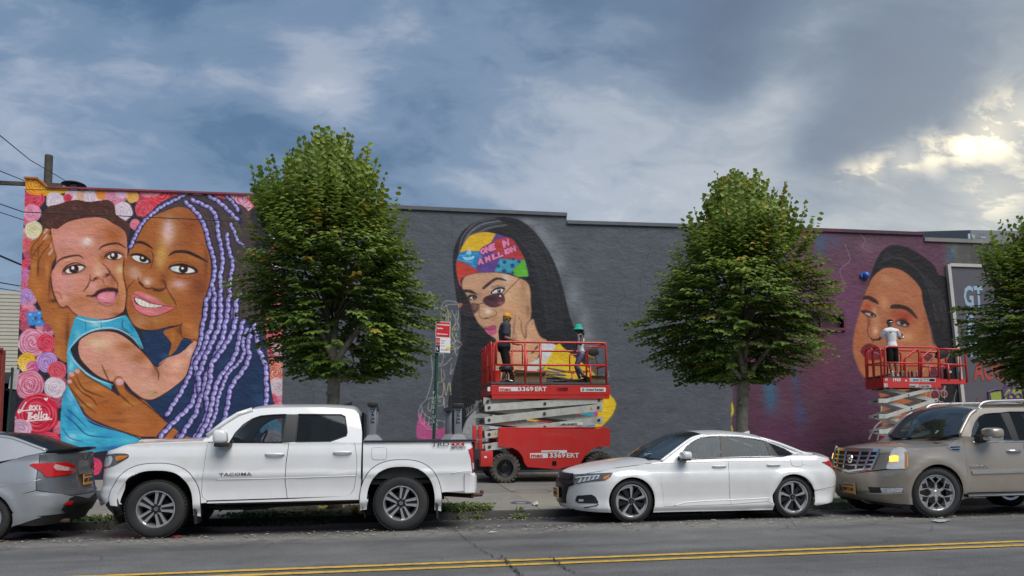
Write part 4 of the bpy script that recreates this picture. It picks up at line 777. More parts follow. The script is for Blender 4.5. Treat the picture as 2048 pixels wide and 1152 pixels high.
# ---------------------------------------------------------------- the long wall: four building fronts
cvs = paint_all()
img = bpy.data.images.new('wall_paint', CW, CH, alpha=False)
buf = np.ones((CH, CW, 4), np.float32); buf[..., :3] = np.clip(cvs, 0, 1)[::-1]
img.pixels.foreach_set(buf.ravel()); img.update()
def wall_mat(name, brick=True, gain=1.):
 M = bpy.data.materials.new(name); M.use_nodes = True; N, L, b = nodes_of(M)
 tc=N.new('ShaderNodeTexCoord'); im=N.new('ShaderNodeTexImage'); im.image=img; im.interpolation = 'Cubic'; im.extension = 'EXTEND'
 uv = N.new('ShaderNodeUVMap'); L.new(uv.outputs[0], im.inputs[0])
 nz=N.new('ShaderNodeTexNoise'); nz.inputs['Scale'].default_value=1.6; nz.inputs['Detail'].default_value=8; nz.inputs['Roughness'].default_value=.65; L.new(tc.outputs['Object'],nz.inputs['Vector'])
 mr=N.new('ShaderNodeMapRange'); mr.inputs[1].default_value=.3; mr.inputs[2].default_value=.7; mr.inputs[3].default_value=gain*.82; mr.inputs[4].default_value=gain*1.14; L.new(nz.outputs[0],mr.inputs[0])
 sc=N.new('ShaderNodeVectorMath'); sc.operation = 'SCALE'; L.new(im.outputs[0],sc.inputs[0]); L.new(mr.outputs[0],sc.inputs[3]); L.new(sc.outputs[0],b.inputs['Base Color'])
 b.inputs['Roughness'].default_value = .62; b.inputs['Specular IOR Level'].default_value = .35
 # painted-over block courses and lumpy render
 rot=N.new('ShaderNodeMapping'); rot.inputs['Rotation'].default_value=(math.pi/2,0,0); L.new(tc.outputs['Object'],rot.inputs[0])
 br=N.new('ShaderNodeTexBrick'); br.inputs['Scale'].default_value=1; br.inputs['Brick Width'].default_value=.41; br.inputs['Row Height'].default_value=.205; br.inputs['Mortar Size'].default_value=.006; br.inputs['Mortar Smooth'].default_value=1.
 for s in ('Color1', 'Color2'): br.inputs[s].default_value = (1, 1, 1, 1)
 br.inputs['Mortar'].default_value = (0, 0, 0, 1); L.new(rot.outputs[0], br.inputs['Vector'])
 mp=N.new('ShaderNodeMapping'); mp.inputs['Scale'].default_value=(1,1,1.5); L.new(tc.outputs['Object'],mp.inputs[0])
 n2=N.new('ShaderNodeTexNoise'); n2.inputs['Scale'].default_value=2.8; n2.inputs['Detail'].default_value=9; n2.inputs['Roughness'].default_value=.68; L.new(mp.outputs[0],n2.inputs['Vector'])
 ad=N.new('ShaderNodeMath'); ad.operation = 'MULTIPLY_ADD'; L.new(br.outputs[0],ad.inputs[0]); ad.inputs[1].default_value=.04 if brick else 0.; L.new(n2.outputs[0],ad.inputs[2])
 bp=N.new('ShaderNodeBump'); bp.inputs['Strength'].default_value=.8; bp.inputs['Distance'].default_value=.05; L.new(ad.outputs[0],bp.inputs['Height']); L.new(bp.outputs[0],b.inputs['Normal'])
 return M
M_WALL = wall_mat('painted_wall'); M_WALLR = wall_mat('painted_concrete', False)
M_SIDE=mat('side_brick',(.20,.10,.075),.85,var=.2,vscale=3,bump=.4,bscale=12); M_ROOF=mat('roof_felt',(.05,.05,.055),.9,var=.2)
def front(parent, pts, m, hole=None):
 """upright wall front from (x, z) corner points, cut in columns, with the paint UVs; hole=(x0,x1,z0,z1)"""
 loops = [[Vector((p[0], p[1], 0)) for p in pts]]
 if hole: x0,x1,z0,z1=hole; loops.append([Vector((x0,z0,0)),Vector((x1,z0,0)),Vector((x1,z1,0)),Vector((x0,z1,0))])
 allp = [v for l in loops for v in l]; tri = tessellate_polygon(loops)
 vs=[(v.x,WALL_Y,v.y) for v in allp]; me=bpy.data.meshes.new('wall'); me.from_pydata(vs,[],[tuple(t) for t in tri])
 bm = bmesh.new(); bm.from_mesh(me)
 for f in bm.faces:
  f.normal_update()
  if f.normal.y > 0: f.normal_flip()
 uvl = bm.loops.layers.uv.new('UVMap')
 for f in bm.faces:
  for lp in f.loops: lp[uvl].uv=((lp.vert.co.x-PX0)*PPM/CW,1-(PZ1-lp.vert.co.z)*PPM/CH)
 bm.to_mesh(me); bm.free(); return link('wall', me, m, parent)
def X_(px, py): return ony(px, py, WALL_Y).x
def Z_(px, py): return ony(px, py, WALL_Y).z
M_COPE=mat('coping_grey',(.10,.105,.11),.6,var=.15,bump=.2); M_COPR=mat('coping_red', '8c3a48',.6,var=.2,vscale=5)
def coping(parent, pts, m, h=.11):
 mb = MB()
 for (x0, z0), (x1, z1) in zip(pts[:-1], pts[1:]):
  vs=[(x,y,z+dz) for x,z in ((x0,z0),(x1,z1)) for y,dz in ((WALL_Y-.06,0),(WALL_Y-.06,h),(WALL_Y+.32,h),(WALL_Y+.32,0))]
  mb.add(vs,[(0,4,5,1),(1,5,6,2),(2,6,7,3),(3,7,4,0),(0,1,2,3),(4,7,6,5)])
 return mb.build('coping', m, parent)
def shell(parent, x0, x1, z, y1=38, m=None):
 mb = MB(); m = m or M_SIDE; y0 = WALL_Y + .004
 mb.box(((x0 + x1) / 2, y1, z / 2), (x1 - x0, .3, z)); mb.build('rear_wall', m, parent)
 MB().add([(x0,y0,0),(x0,y1,0),(x0,y1,z),(x0,y0,z)],[(0,1,2,3)]).build('side_wall',m,parent)
 MB().add([(x1,y0,0),(x1,y1,0),(x1,y1,z),(x1,y0,z)],[(0,1,2,3)]).build('side_wall',m,parent)
 MB().add([(x0,y0,z-.5),(x1,y0,z-.5),(x1,y1,z-.5),(x0,y1,z-.5)],[(0,1,2,3)]).build('roof',M_ROOF,parent)
 MB().add([(x0,WALL_Y+.3,z-.5),(x1,WALL_Y+.3,z-.5),(x1,WALL_Y+.3,z),(x0,WALL_Y+.3,z)],[(0,1,2,3)]).build('parapet_back',m,parent)
z0 = -.1
B1=thing('building', 'tallest left building painted with a woman, a child and roses', 'building',(-7,WALL_Y,0)); B1.location=(0,0,0)
xl = -10.2; xr = X_(565, 620)
zc = Z_(56, 358); zc2 = Z_(130, 378); zr_ = Z_(565, 393)
xa, xb, xc = X_(76, 358), X_(96, 374), xr
front(B1, [(xl, z0), (xr, z0), (xr, zr_), (xb, zc2), (xa, zc), (xl, zc)], M_WALL)
coping(B1,[(xb,zc2),(xr,zr_)],M_COPR,.05); coping(B1,[(xl-.03,zc),(xa,zc),(xb,zc2)],mat('coping_orange', 'a8642c',.6,var=.2),.05)
shell(B1, xl, xr, zr_ - .06)
B2=thing('building', 'charcoal grey building front with the headband portrait, between rose mural and step', 'building')
x1 = X_(1133.5, 432); zA = Z_(570, 408.5); zB = Z_(1133, 433)
front(B2,[(xr,z0),(x1,z0),(x1,zB),(xr,zA)],M_WALL); coping(B2,[(xr+.003,zA),(x1,zB)],M_COPE); shell(B2,xr+.01,x1,min(zA,zB)-.04,37.6)
B3=thing('building', 'long lower building, grey at left and plum purple with unfinished portrait at right', 'building')
x2 = X_(1847, 470); zC = Z_(1135, 448); zD = Z_(1845, 471)
wx0, wx1 = X_(1556, 640), X_(1686, 640); wz0, wz1 = Z_(1660, 657), Z_(1660, 629)
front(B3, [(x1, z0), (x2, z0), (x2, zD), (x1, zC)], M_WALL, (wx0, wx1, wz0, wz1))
coping(B3,[(x1+.003,zC),(X_(1576,461),Z_(1576,461))],M_COPE); coping(B3,[(X_(1576,461)+.003,Z_(1576,461)),(x2,zD)],mat('coping_plum', '4a2c38',.6,var=.2,dirt='8c3428',dscale=.9,damt=.8)); shell(B3,x1+.01,x2,min(zC,zD)-.04,37.2)
# window strip in the purple wall
wn=MB(); M_PLUM=mat('plum_frame', '5e2a3c',.55,var=.2,vscale=8); cxw,czw=(wx0+wx1)/2,(wz0+wz1)/2
for (a,b_,c,d_) in ((wx0,wx1,wz1-.02,wz1+.07),(wx0,wx1,wz0-.07,wz0+.02),(wx0-.07,wx0+.02,wz0-.07,wz1+.07),(wx1-.02,wx1+.07,wz0-.07,wz1+.07)): wn.box(((a+b_)/2,WALL_Y-.02-(.003 if a>wx0 else 0),(c+d_)/2),(b_-a,.1,d_-c))
wf = wn.build('window_frame', M_PLUM, B3)
MB().box((cxw,WALL_Y+.12,czw),(wx1-wx0-.05,.03,wz1-wz0-.05)).build('pane',mat('board_plum', '45242f',.5,var=.25,vscale=4),wf)
for k in range(1,3): xx=wx0+(wx1-wx0)*k/3; MB().box((xx,WALL_Y+.06,czw),(.05,.08,wz1-wz0-.05)).build('mullion',M_PLUM,wf)
B4=thing('building', 'stained bare concrete building front behind the billboard at right', 'building')
x3=40; zE=Z_(1852,483); zF=Z_(1990,488); zG=zF+(zF-zE)/(X_(1990,488)-x2)*(x3-X_(1990,488))
front(B4,[(x2,z0),(x3,z0),(x3,zG),(x2,zE)],M_WALLR); coping(B4,[(x2+.003,zE),(x3,zG)],mat('coping_concrete',(.24,.23,.21),.7,var=.25,dirt=(.06,.06,.06)),.13); shell(B4,x2+.01,x3,min(zE,zG)-.04,36.8)
# small fittings on the walls
def wall_fit(): pass
al=thing('alarm_bell', 'blue painted round alarm bell on the purple wall by the portrait', 'alarm'); c=ony(1730,551,WALL_Y)
al.location = c; M_BLUE = mat('bell_blue', (.02, .10, .42), .35, var=.1)
MB().lathe([(0,-.16),(.05,-.155),(.10,-.12),(.12,-.06),(.12,-.02),(.13,0)],axis='Y',n=20).build('dome',M_BLUE,al,smooth=True)
MB().box((-.12,-.03,-.02),(.16,.06,.12),bev=.01).build('junction_box',M_BLUE,al,ang=40); MB().box((0,-.165,0),(.03,.02,.03)).build('cap',mat('pale_cap',(.4,.6,.8),.4,var=0),al)
# billboard at right
bb=thing('billboard', 'dark grey painted poster board with white frame and red AUG lettering', 'billboard')
bx0,bx1=ony(1898,534,WALL_Y-.08).x,ony(1898,534,WALL_Y-.08).x+8.4; bz1=Z_(1899,532); bz0=1.05
bxb = ony(1926, 812, WALL_Y - .08).x
M_BD=mat('board_grey', '56535a',.6,var=.08,vscale=2); M_BF=mat('board_white',(.50,.47,.43),.5,var=.08,vscale=4)
MB().prism([(bx0,bz1),(bx1,bz1),(bx1,bz0),(bxb+.12,bz0)],WALL_Y-.06,WALL_Y-.005).build('board',M_BD,bb)
def bar(p, q, w, y0_, y1_):
 p=Vector((p[0],p[1])); q=Vector((q[0],q[1])); t=(q-p).normalized(); n_=Vector((-t.y,t.x))*w/2
 return MB().prism([tuple(p - n_), tuple(q - n_), tuple(q + n_), tuple(p + n_)], y0_, y1_)
bar((bx0-.02,bz1+.03),(bxb+.08,bz0),.125,WALL_Y-.12,WALL_Y-.008).build('frame_bar',M_BF,bb); bar((bx0+.04,bz1+.02),(bx1,bz1+.02),.11,WALL_Y-.115,WALL_Y-.01).build('frame_bar',M_BF,bb)
M_PB=mat('poster_blue', '93acbd',.6,var=.06); M_PR=mat('poster_red', 'a8423c',.6,var=.06)
for s_,px,py,h,m,st in (('GT',1928,612,1.0,M_PB,.56),('E',1935,668,1.0,M_PB,.56),('H.',1940,712,.78,M_PB,.60),('AUG',1949,759,.92,M_PR,.60)):
 p=ony(px,py,WALL_Y-.07); text(s_,h,(p.x,WALL_Y-.066,p.z),m,bb,name='poster_lettering',bold=.03,sx=st,ext=.004,space=1.05)
p=ony(1953,806,WALL_Y-.07); text('R E L E A S E',.26,(p.x,WALL_Y-.066,p.z),mat('poster_dull_red', '8c4038',.6,var=.06),bb,name='poster_lettering',sx=.8,ext=.003,space=1.6)
# bubble graffiti on the board: purple outlines, lime fills
M_GP=mat('graffiti_purple', '5a2a6e',.6,var=.1); M_GL=mat('graffiti_lime', '8c9e3c',.6,var=.25,vscale=14)
def board_poly(pts, y, m, name='graffiti_fill'):
 q=[ony(x,yy,WALL_Y-.07) for x,yy in pts]; return MB().prism([(v.x,v.z) for v in q],y-.003,y).build(name,m,bb)
def board_line(pts, w, y, m):
 q=[ony(x,yy,WALL_Y-.07) for x,yy in pts]; mb_=MB(); mb_.tube([(v.x,y,v.z) for v in q],w,6); return mb_.build('graffiti_outline',m,bb)
board_poly([(1980,786),(2002,782),(2004,806),(1984,806)],WALL_Y-.072,M_GL); board_poly([(2008,790),(2016,778),(2044,780),(2046,808),(2010,808)],WALL_Y-.072,M_GL)
board_line([(1978,808),(1976,784),(1990,779),(2004,780),(2006,808)],.035,WALL_Y-.075,M_GP); board_line([(2006,784),(2012,770),(2026,768),(2022,782),(2008,794)],.04,WALL_Y-.075,M_GP)
for cx_ in (2022,2036): board_line([(cx_+6*math.cos(t),796+9*math.sin(t)) for t in np.linspace(0,6.2,14)],.035,WALL_Y-.076,M_GP); board_line([(cx_-6,797),(cx_+6,797)],.03,WALL_Y-.077,M_GP)
board_line([(2046,780),(2050,808)], .06, WALL_Y - .075, M_GP)
# roof things: exhaust cap, timber pole with crossarm, distant metal-clad building
vent=thing('roof_vent', 'flat round dark exhaust cap on the rose building roof', 'roof vent'); c=ony(148,363,24.2); vent.location=(c.x,c.y,c.z-.45)
M_DKM = mat('dark_metal', (.03, .03, .032), .5, .6, var=.2)
MB().lathe([(0,.42),(.22,.41),(.33,.36),(.345,.34),(.33,.335),(.10,.37),(0,.37)]).build('cap',M_DKM,vent,smooth=True)
MB().cyl((0,0,-.6),(0,0,.36),.10,14).build('duct',mat('galvanised',(.3,.31,.33),.45,.8,var=.15),vent,ang=40)
for a in (0,2.1,4.2): MB().cyl((.12*math.cos(a),.12*math.sin(a),.0),(.26*math.cos(a),.26*math.sin(a),.35),.012,6).build('strut',M_DKM,vent)
M_POLE=mat('pole_timber',(.085,.072,.052),.9,var=.35,vscale=6,bump=.6,bscale=18,dirt=(.03,.03,.028),damt=.7)
up=thing('utility_pole', 'weathered timber utility pole rising behind the rose building', 'utility pole'); YP=41
c = ony(98, 311, YP); hp = c.z; sc_ = 1.0; up.location = (c.x, YP, 0)
MB().tube([(0,0,0),(0,0,hp*.6),(0,0,hp)],[.24,.21,.19],14).build('pole',M_POLE,up,ang=50)
zx=ony(30,370,YP).z; MB().box((-.9,-.25,zx),(3.4,.14,.2),bev=.01).build('crossarm',M_POLE,up)
for k, dx in enumerate((-2.5, -2.2)):
 MB().lathe([(0,-.16),(.05,-.15),(.08,-.08),(.05,-.04),(.09,0),(.05,.04),(.08,.09),(.03,.14),(0,.16)],c=(dx,-.3,zx+(.0 if k else .02)),axis='X',n=12).build('insulator',M_DKM,up,smooth=True)
# overhead wires
M_WIRE = mat('wire_black', (.012, .012, .013), .6, var=0)
def wire(pts, r, lab, sag=0.):
 P = [Vector(p) for p in pts]; out = []
 if P[0].x/P[0].y<-.48: d=P[0]-P[1]; d.z *= .5; P.insert(0,P[0]+d.normalized()*30)   # runs on down the street
 for a, b_ in zip(P[:-1], P[1:]):
  for i in range(12): t = i / 12; q = a.lerp(b_, t); q.z -= sag * 4 * t * (1 - t); out.append(q)
 out.append(P[-1]); return tag(MB().tube(out, r, 5).build('overhead_wire', M_WIRE), lab, 'wire')
wire([ony(-60,222,20),ony(60,320,32),ony(132,362,41)],.018, 'thin black wire sloping down in the top left sky to the pole')
wire([ony(-60,318,25),ony(50,362,41)],.022, 'black wire sloping down to the pole crossarm end')
wire([ony(-60,351,25),ony(12,364,37),ony(24,368,41)],.022, 'short wire running into the crossarm insulator',0)
wire([ony(-60,388,19),ony(0,408,20.5),ony(46,424,21.5),ony(240,432,21.8),ony(440,441,21.9),ony(640,452,22.1)],.014, 'black cable strung low across the painted faces')
wire([ony(50,379,21.8),ony(240,383,21.8),ony(520,391,22)],.010, 'thin cable strung just under the mural top')
wire([ony(-60,405,24),ony(47,440,30)],.016, 'thin wire ending at the mural corner below the cable')
wire([ony(-60,486,24),ony(43,530,29)],.035, 'thick black cable left of the mural at mid height'); wire([ony(-60,555,24),ony(40,572,30)],.02, 'lower wire left of the mural'); wire([ony(-60,568,24),ony(40,583,30)],.014, 'lowest thin wire left of the mural')
# things seen past the left corner
sd=thing('siding_building', 'far cream building clad in horizontal boards past the left corner', 'building'); YS=60
q0=ony(-160,578,YS); q1=ony(64,578,YS); zb=ony(0,745,YS).z; M_SID=mat('cream_siding',(.46,.43,.34),.7,var=.06,vscale=1)
nb = 22; hb = (q0.z - zb) / nb
bmesh_board=MB().prism([(0,0),(-.05,0.0),(-.012,hb*.98),(0,hb*.98)],q0.x,q1.x,plane='YZ').mesh('board'); bmesh_board.materials.append(M_SID)
for i in range(nb):
 o=bpy.data.objects.new('board',bmesh_board); COL.objects.link(o); o.parent=sd; o.location=(0,YS,zb+i*hb)
MB().box(((q0.x+q1.x)/2,YS+4.1,q0.z/2),(q1.x-q0.x,8,q0.z-.05)).build('wall',M_SID,sd)
MB().box(((q0.x+q1.x)/2,YS-.15,zb/2),(q1.x-q0.x,.3,zb)).build('shopfront',mat('shopfront_grey',(.05,.05,.048),.7,var=.35,vscale=1.4),sd)
for k, xx in enumerate((24, 6, -14)):
 a=ony(xx,765,YS-.4); MB().box((a.x,YS-.4,zb*.42),(1.1,.12,zb*.72)).build('shop_window',mat('shop_dark',(.02,.022,.025),.2,var=.4,vscale=3),sd)
 MB().box((a.x,YS-.5,zb*.84),(1.3,.2,.35)).build('shop_sign',mat('shop_sign_%d' % (k%2),((.35,.30,.22),(.2,.08,.05))[k%2],.6,var=.4,vscale=6),sd)
rc=thing('shipping_container', 'red corrugated container edge at the far left', 'container'); a=ony(0,700,40); bq=ony(3,700,40)
mbc = MB(); hgt = a.z
for i in range(8): mbc.box((bq.x-.16-.3*i,40-(.02 if i%2 else 0),hgt/2),(.28,.1,hgt))
mbc.box((bq.x-1.2,40.2,hgt/2),(2.5,.25,hgt)); mbc.build('side',mat('container_red',(.30,.045,.03),.6,var=.2),rc)
MB().box((bq.x-1.2,39.92,hgt+.04),(2.6,.12,.12)).build('top_rail',mat('container_red',(.3,.045,.03)),rc)
wp=thing('sign_post', 'leaning dark green post beside the left mural corner', 'post'); a=ony(12,868,21.9); b_=ony(25,735,21.9)
MB().cyl((a.x,a.y,pav_z(21.9)),(b_.x,b_.y,b_.z),.035,8).build('post',mat('post_green',(.01,.035,.025),.5,var=.1),wp)
sgn=MB().box((0,0,0),(.2,.02,.55)); o=sgn.build('sign',mat('faded_sign',(.42,.38,.38),.6,var=.3,vscale=12),wp); c_=ony(28,758,21.95); o.location=c_; o.rotation_euler=(0,.1,.9)
def far_building():
 t=thing('distant_building', 'distant grey metal building rising above the concrete parapet', 'building'); YD=62
 pk = ony(1941, 460, YD); e0 = ony(1890, 476, YD); e1 = ony(2200, 465, YD + 6); base = -2
 m = mat('grey_cladding', (.20, .21, .215), .6, var=.08)
 vs=[(e0.x,YD+14,base),(pk.x,YD,base),(e1.x,YD+6,base),(e0.x,YD+14,ony(1890,474,YD+14).z),(pk.x,YD,pk.z),(e1.x,YD+6,e1.z)]
 MB().add(vs, [(0, 1, 4, 3), (1, 2, 5, 4), (3, 4, 5)]).build('cladding', m, t)
 g = lambda px, py: ony(px, py, YD - .12)
 for i in range(3): q=g(1947,470.5+i*2.6); MB().box((q.x+.0,YD-.06,q.z),(.34,.1,.06)).build('louvre',mat('louvre_pale',(.6,.58,.56),.5,var=0),t)
 q=g(1967,474.5); MB().box((q.x,YD,q.z),(.55,.2,.08)).build('louvre',MATS['louvre_pale'],t)
 q=g(1939.5,472); MB().box((q.x,YD-.02,q.z),(.22,.1,.5)).build('panel',mat('pale_panel',(.45,.55,.62),.5,var=0),t)
 q=g(1958,470); text('JYORK',.24,(q.x,YD-.05,q.z),mat('faded_blue',(.12,.14,.30),.6,var=0),t,name='building_lettering',bold=.01)
 return t
far_building()
# ---------------------------------------------------------------- vehicle building kit
def crv(keys):
 """smooth single-valued curve through (t, value) keys"""
 k=sorted(keys); xs_=np.array([a for a,_ in k],float); ys_=np.array([b for _,b in k],float); n=len(k)
 d = np.diff(ys_) / np.maximum(np.diff(xs_), 1e-9); m = np.zeros(n)
 if n > 1: m[0] = d[0]; m[-1] = d[-1]
 for i in range(1,n-1): m[i]=0 if d[i-1]*d[i]<=0 else 2*d[i-1]*d[i]/(d[i-1]+d[i])
 def f(t):
  if t <= xs_[0]: return float(ys_[0])
  if t >= xs_[-1]: return float(ys_[-1])
  i = int(np.searchsorted(xs_, t) - 1); h = xs_[i+1] - xs_[i]; s = (t - xs_[i]) / h
  return float((2*s**3-3*s*s+1)*ys_[i]+(s**3-2*s*s+s)*h*m[i]+(-2*s**3+3*s*s)*ys_[i+1]+(s**3-s*s)*h*m[i+1])
 return f
def cat2(p, closed=True, n=5):
 return [tuple(v) for v in spline(np.array(p, float), closed, n)]
def cutpatch(loops, cell, fn, outward=None):
 """flat loops -> triangles -> cut on a grid -> mapped by fn(u, v); returns verts, faces, normals"""
 loops = [l for l in loops if len(l) >= 3]
 tri=tessellate_polygon([[Vector((p[0],p[1],0)) for p in l] for l in loops]); allp=[p for l in loops for p in l]
 bm = bmesh.new(); vs = [bm.verts.new((p[0], p[1], 0)) for p in allp]
 for t in tri:
  try: bm.faces.new([vs[i] for i in t])
  except ValueError: pass
 cu, cv_ = cell if isinstance(cell, tuple) else (cell, cell)
 for ax, c in ((0, cu), (1, cv_)):
  lo = min(p[ax] for p in allp); hi = max(p[ax] for p in allp); k = math.floor(lo / c) + 1
  while k * c < hi - 1e-5:
   co = [0, 0, 0]; no = [0, 0, 0]; co[ax] = k * c; no[ax] = 1
   bmesh.ops.bisect_plane(bm,geom=bm.verts[:]+bm.edges[:]+bm.faces[:],dist=1e-5,plane_co=co,plane_no=no); k+=1
 bmesh.ops.remove_doubles(bm, verts=bm.verts[:], dist=2e-4)
 bmesh.ops.dissolve_degenerate(bm, edges=bm.edges[:], dist=1e-4)
 bm.verts.index_update(); out = []; nor = []; e = 2e-3
 for v in bm.verts:
  u, w = v.co.x, v.co.y; p = fn(u, w)
  du = fn(u + e, w) - fn(u - e, w); dv = fn(u, w + e) - fn(u, w - e); n = du.cross(dv)
  n = n.normalized() if n.length > 1e-12 else Vector((0, 0, 1))
  if outward is not None and n.dot(p - outward) < 0: n = -n
  out.append(p); nor.append(n)
 fs = []
 for f in bm.faces:
  idx = [v.index for v in f.verts]; a, b, c = out[idx[0]], out[idx[1]], out[idx[2]]
  fn_=sum((( out[idx[i]]-out[idx[0]]).cross(out[idx[i+1]]-out[idx[0]]) for i in range(1,len(idx)-1)),Vector())
  if fn_.dot(sum((nor[i] for i in idx), Vector())) < 0: idx.reverse()
  fs.append(idx)
 bm.free(); return out, fs, nor
def emit(name, pieces, m, parent, thick=0., weld=False):
 V, Fc, Nn = [], [], []
 for vs, fs, ns in pieces:
  o = len(V); V += vs; Nn += ns; Fc += [[i + o for i in f] for f in fs]
 if thick:      # turned-in edge all round, so a panel has depth
  cnt = {}
  for f in Fc:
   for a, b in zip(f, f[1:] + f[:1]): cnt[(a, b)] = cnt.get((a, b), 0) + 1
  edge = [(a, b) for (a, b) in cnt if (b, a) not in cnt]; rim = {}
  for a, b in edge:
   for i in (a, b):
    if i not in rim: rim[i] = len(V); V.append(V[i] - Nn[i] * thick); Nn.append(Nn[i])
  for a, b in edge: Fc.append([b, a, rim[a], rim[b]])
 me = bpy.data.meshes.new(name); me.from_pydata([tuple(v) for v in V], [], Fc)
 me.shade_smooth()
 try: me.normals_split_custom_set_from_vertices([tuple(n) for n in Nn])
 except Exception: pass
 return link(name, me, m, parent)
class Car:
 def __init__(s,X0,Yn,Wh,L,zref,nose,tail,wz,Rf,Rr,nf=2.6,nr=2.6,wx=None,gy=None,bumps=()):
  s.X0, s.Yn, s.Wh, s.L, s.zref = X0, Yn, Wh, L, zref
  s.nose, s.tail, s.wz = crv(nose), crv(tail), crv(wz); s.nf, s.nr = nf, nr
  s.xF = s.nose(zref) + Rf; s.xR = s.tail(zref) - Rr; s.wx = crv(wx) if wx else (lambda x: 1.)
  s.gy = gy; s.bumps = bumps
  s.tau = np.linspace(0, 3, 241); P = [s.pt(t, zref, raw=True) for t in s.tau]
  s.al=np.concatenate([[0],np.cumsum([(b-a).length for a,b in zip(P[:-1],P[1:])])]); s.A=float(s.al[-1])
  s.px_ = np.array([p.x for p in P]); s.py_ = np.array([-p.y for p in P])
  s.cen = Vector((L / 2, 0, zref * .8))
 def pt(s, t, z, raw=False):
  w = s.Wh * s.wz(z)
  if t <= 1:
   th=t*math.pi/2; nz_=s.nose(z); x=nz_+(s.xF-nz_)*(1-math.cos(th)**(2/s.nf) if th<math.pi/2-1e-6 else 1); y=math.sin(th)**(2/s.nf)
  elif t < 2: x = s.xF + (s.xR - s.xF) * (t - 1); y = 1.
  else:
   th=(3-t)*math.pi/2; tz=s.tail(z); x=tz-(tz-s.xR)*(1-math.cos(th)**(2/s.nr) if th<math.pi/2-1e-6 else 1); y=max(0,math.sin(th))**(2/s.nr)
  y *= w * s.wx(x)
  if not raw and t > .3:
   for (bx, bz, Ra, amp, wd) in s.bumps:
    r=math.hypot(x-bx,z-bz); y+=amp*math.exp(-((r-Ra)/wd)**2)*min(1,(t-.3)*2)
  return Vector((x, -y, z))
 def S(s, a, z, off=0.):
  far = False
  if a > s.A: a = a - 2 * s.A
  if a < 0: a = -a; far = True
  p = s.pt(float(np.interp(a, s.al, s.tau)), z)
  if far: p.y = -p.y
  return p
 def So(s, off):
  def fn(a, z):
   p = s.S(a, z)
   if off:
    e=3e-3; n=(s.S(a+e,z)-s.S(a-e,z)).cross(s.S(a,z+e)-s.S(a,z-e)); n.normalize()
    if n.dot(p - s.cen) < 0: n = -n
    p = p + n * off
   return p
  return fn
 def ax(s, x):
  """arc position of a side point at local x"""
  return float(np.interp(x, s.px_, s.al))
 def ay(s, y, rear=False):
  k = len(s.tau) // 2
  if rear: return s.A - float(np.interp(y, (s.py_[k:])[::-1], (s.A - s.al[k:])[::-1]))
  return float(np.interp(y, s.py_[:k], s.al[:k]))
 def edge(s, zt, a0, a1, n=7, dz=-.006):
  return [(a, zt(float(np.interp(a, s.al, s.px_))) + dz) for a in np.linspace(a0, a1, n)]
 def side(s, pts, green=False):
  """photo points -> (x, z) on the near side surface"""
  out = []
  for px, py in pts:
   Y = s.Yn
   for _ in range(4):
    q = ony(px, py, Y); x, z = q.x - s.X0, q.z
    if green: y = s.gy(x, z)
    else: y = -s.S(s.ax(min(max(x, s.nose(s.zref) + .02), s.tail(s.zref) - .02)), z).y
    Y = s.Yn + s.Wh - max(y, s.Wh * .25)
   out.append((x, z))
  return out
 def az(s, pts): return [(s.ax(x), z) for x, z in pts]
 def panel(s, name, loops, m, parent, cell=.07, off=0., thick=.012, far=True):
  """loops in (x, z) side coordinates; one object per side"""
  res = []
  for sg in ((1, -1) if far else (1,)):
   L_ = [[(sg * a, z) for a, z in s.az(l)] for l in loops]
   res.append(emit(name, [cutpatch(L_, cell, s.So(off), s.cen)], m, parent, thick))
  return res
 def apatch(s, name, loops, m, parent, cell=.06, off=0., thick=.012):
  return emit(name, [cutpatch(loops, cell, s.So(off), s.cen)], m, parent, thick)
 def G(s, sg, off=0.):
  return lambda x, z: Vector((x, -sg * (s.gy(x, z) + off), z))
 def gpanel(s, name, loops, m, parent, cell=.09, off=0., thick=.01, far=True):
  return [emit(name,[cutpatch([[(x,z) for x,z in l] for l in loops],cell,s.G(sg,off),s.cen)],m,parent,thick) for sg in ((1,-1) if far else (1,))]
 def loft(s,name,rail,cen,m,parent,s0,s1,v0=0.,nv=10,ns=None,off=0.,p=2.4,closed_v=True,zoff=0.):
  """strip over the car from side rail to side rail; rail, cen: matching (x, z) lists; s in index units; v0 trims the edges"""
  ns = ns or max(3, int((s1 - s0) * 5)); ra = np.array(rail, float); ce = np.array(cen, float)
  def smp(a, t):
   t = min(max(t, 0), len(a) - 1); i = min(int(t), len(a) - 2); f_ = t - i
   q = [a[max(0, i-1)], a[i], a[i+1], a[min(len(a)-1, i+2)]]
   return .5*(2*q[1]+(q[2]-q[0])*f_+(2*q[0]-5*q[1]+4*q[2]-q[3])*f_**2+(3*q[1]-q[0]-3*q[2]+q[3])*f_**3)
  def T(t, v):
   r_ = smp(ra, t); c_ = smp(ce, t); y = s.gy(r_[0], r_[1]); k = 1 - abs(v) ** p; k2 = 1 - v * v
   return Vector((r_[0] + (c_[0] - r_[0]) * k2, v * y, r_[1] + (c_[1] - r_[1]) * k + zoff))
  V,N_,Fc=[],[],[]; vv=[(-1+v0)+(2-2*v0)*j/(2*nv) for j in range(2*nv+1)]
  for i in range(ns + 1):
   t = s0 + (s1 - s0) * i / ns
   for v in vv:
    e=.004; P_=T(t,v); n=(T(t+e,v)-T(t-e,v)).cross(T(t,min(1,v+e))-T(t,max(-1,v-e))); n=n.normalized() if n.length>1e-12 else Vector((0,0,1))
    if n.z < 0: n = -n
    V.append(P_ + n * off); N_.append(n)
  w = len(vv)
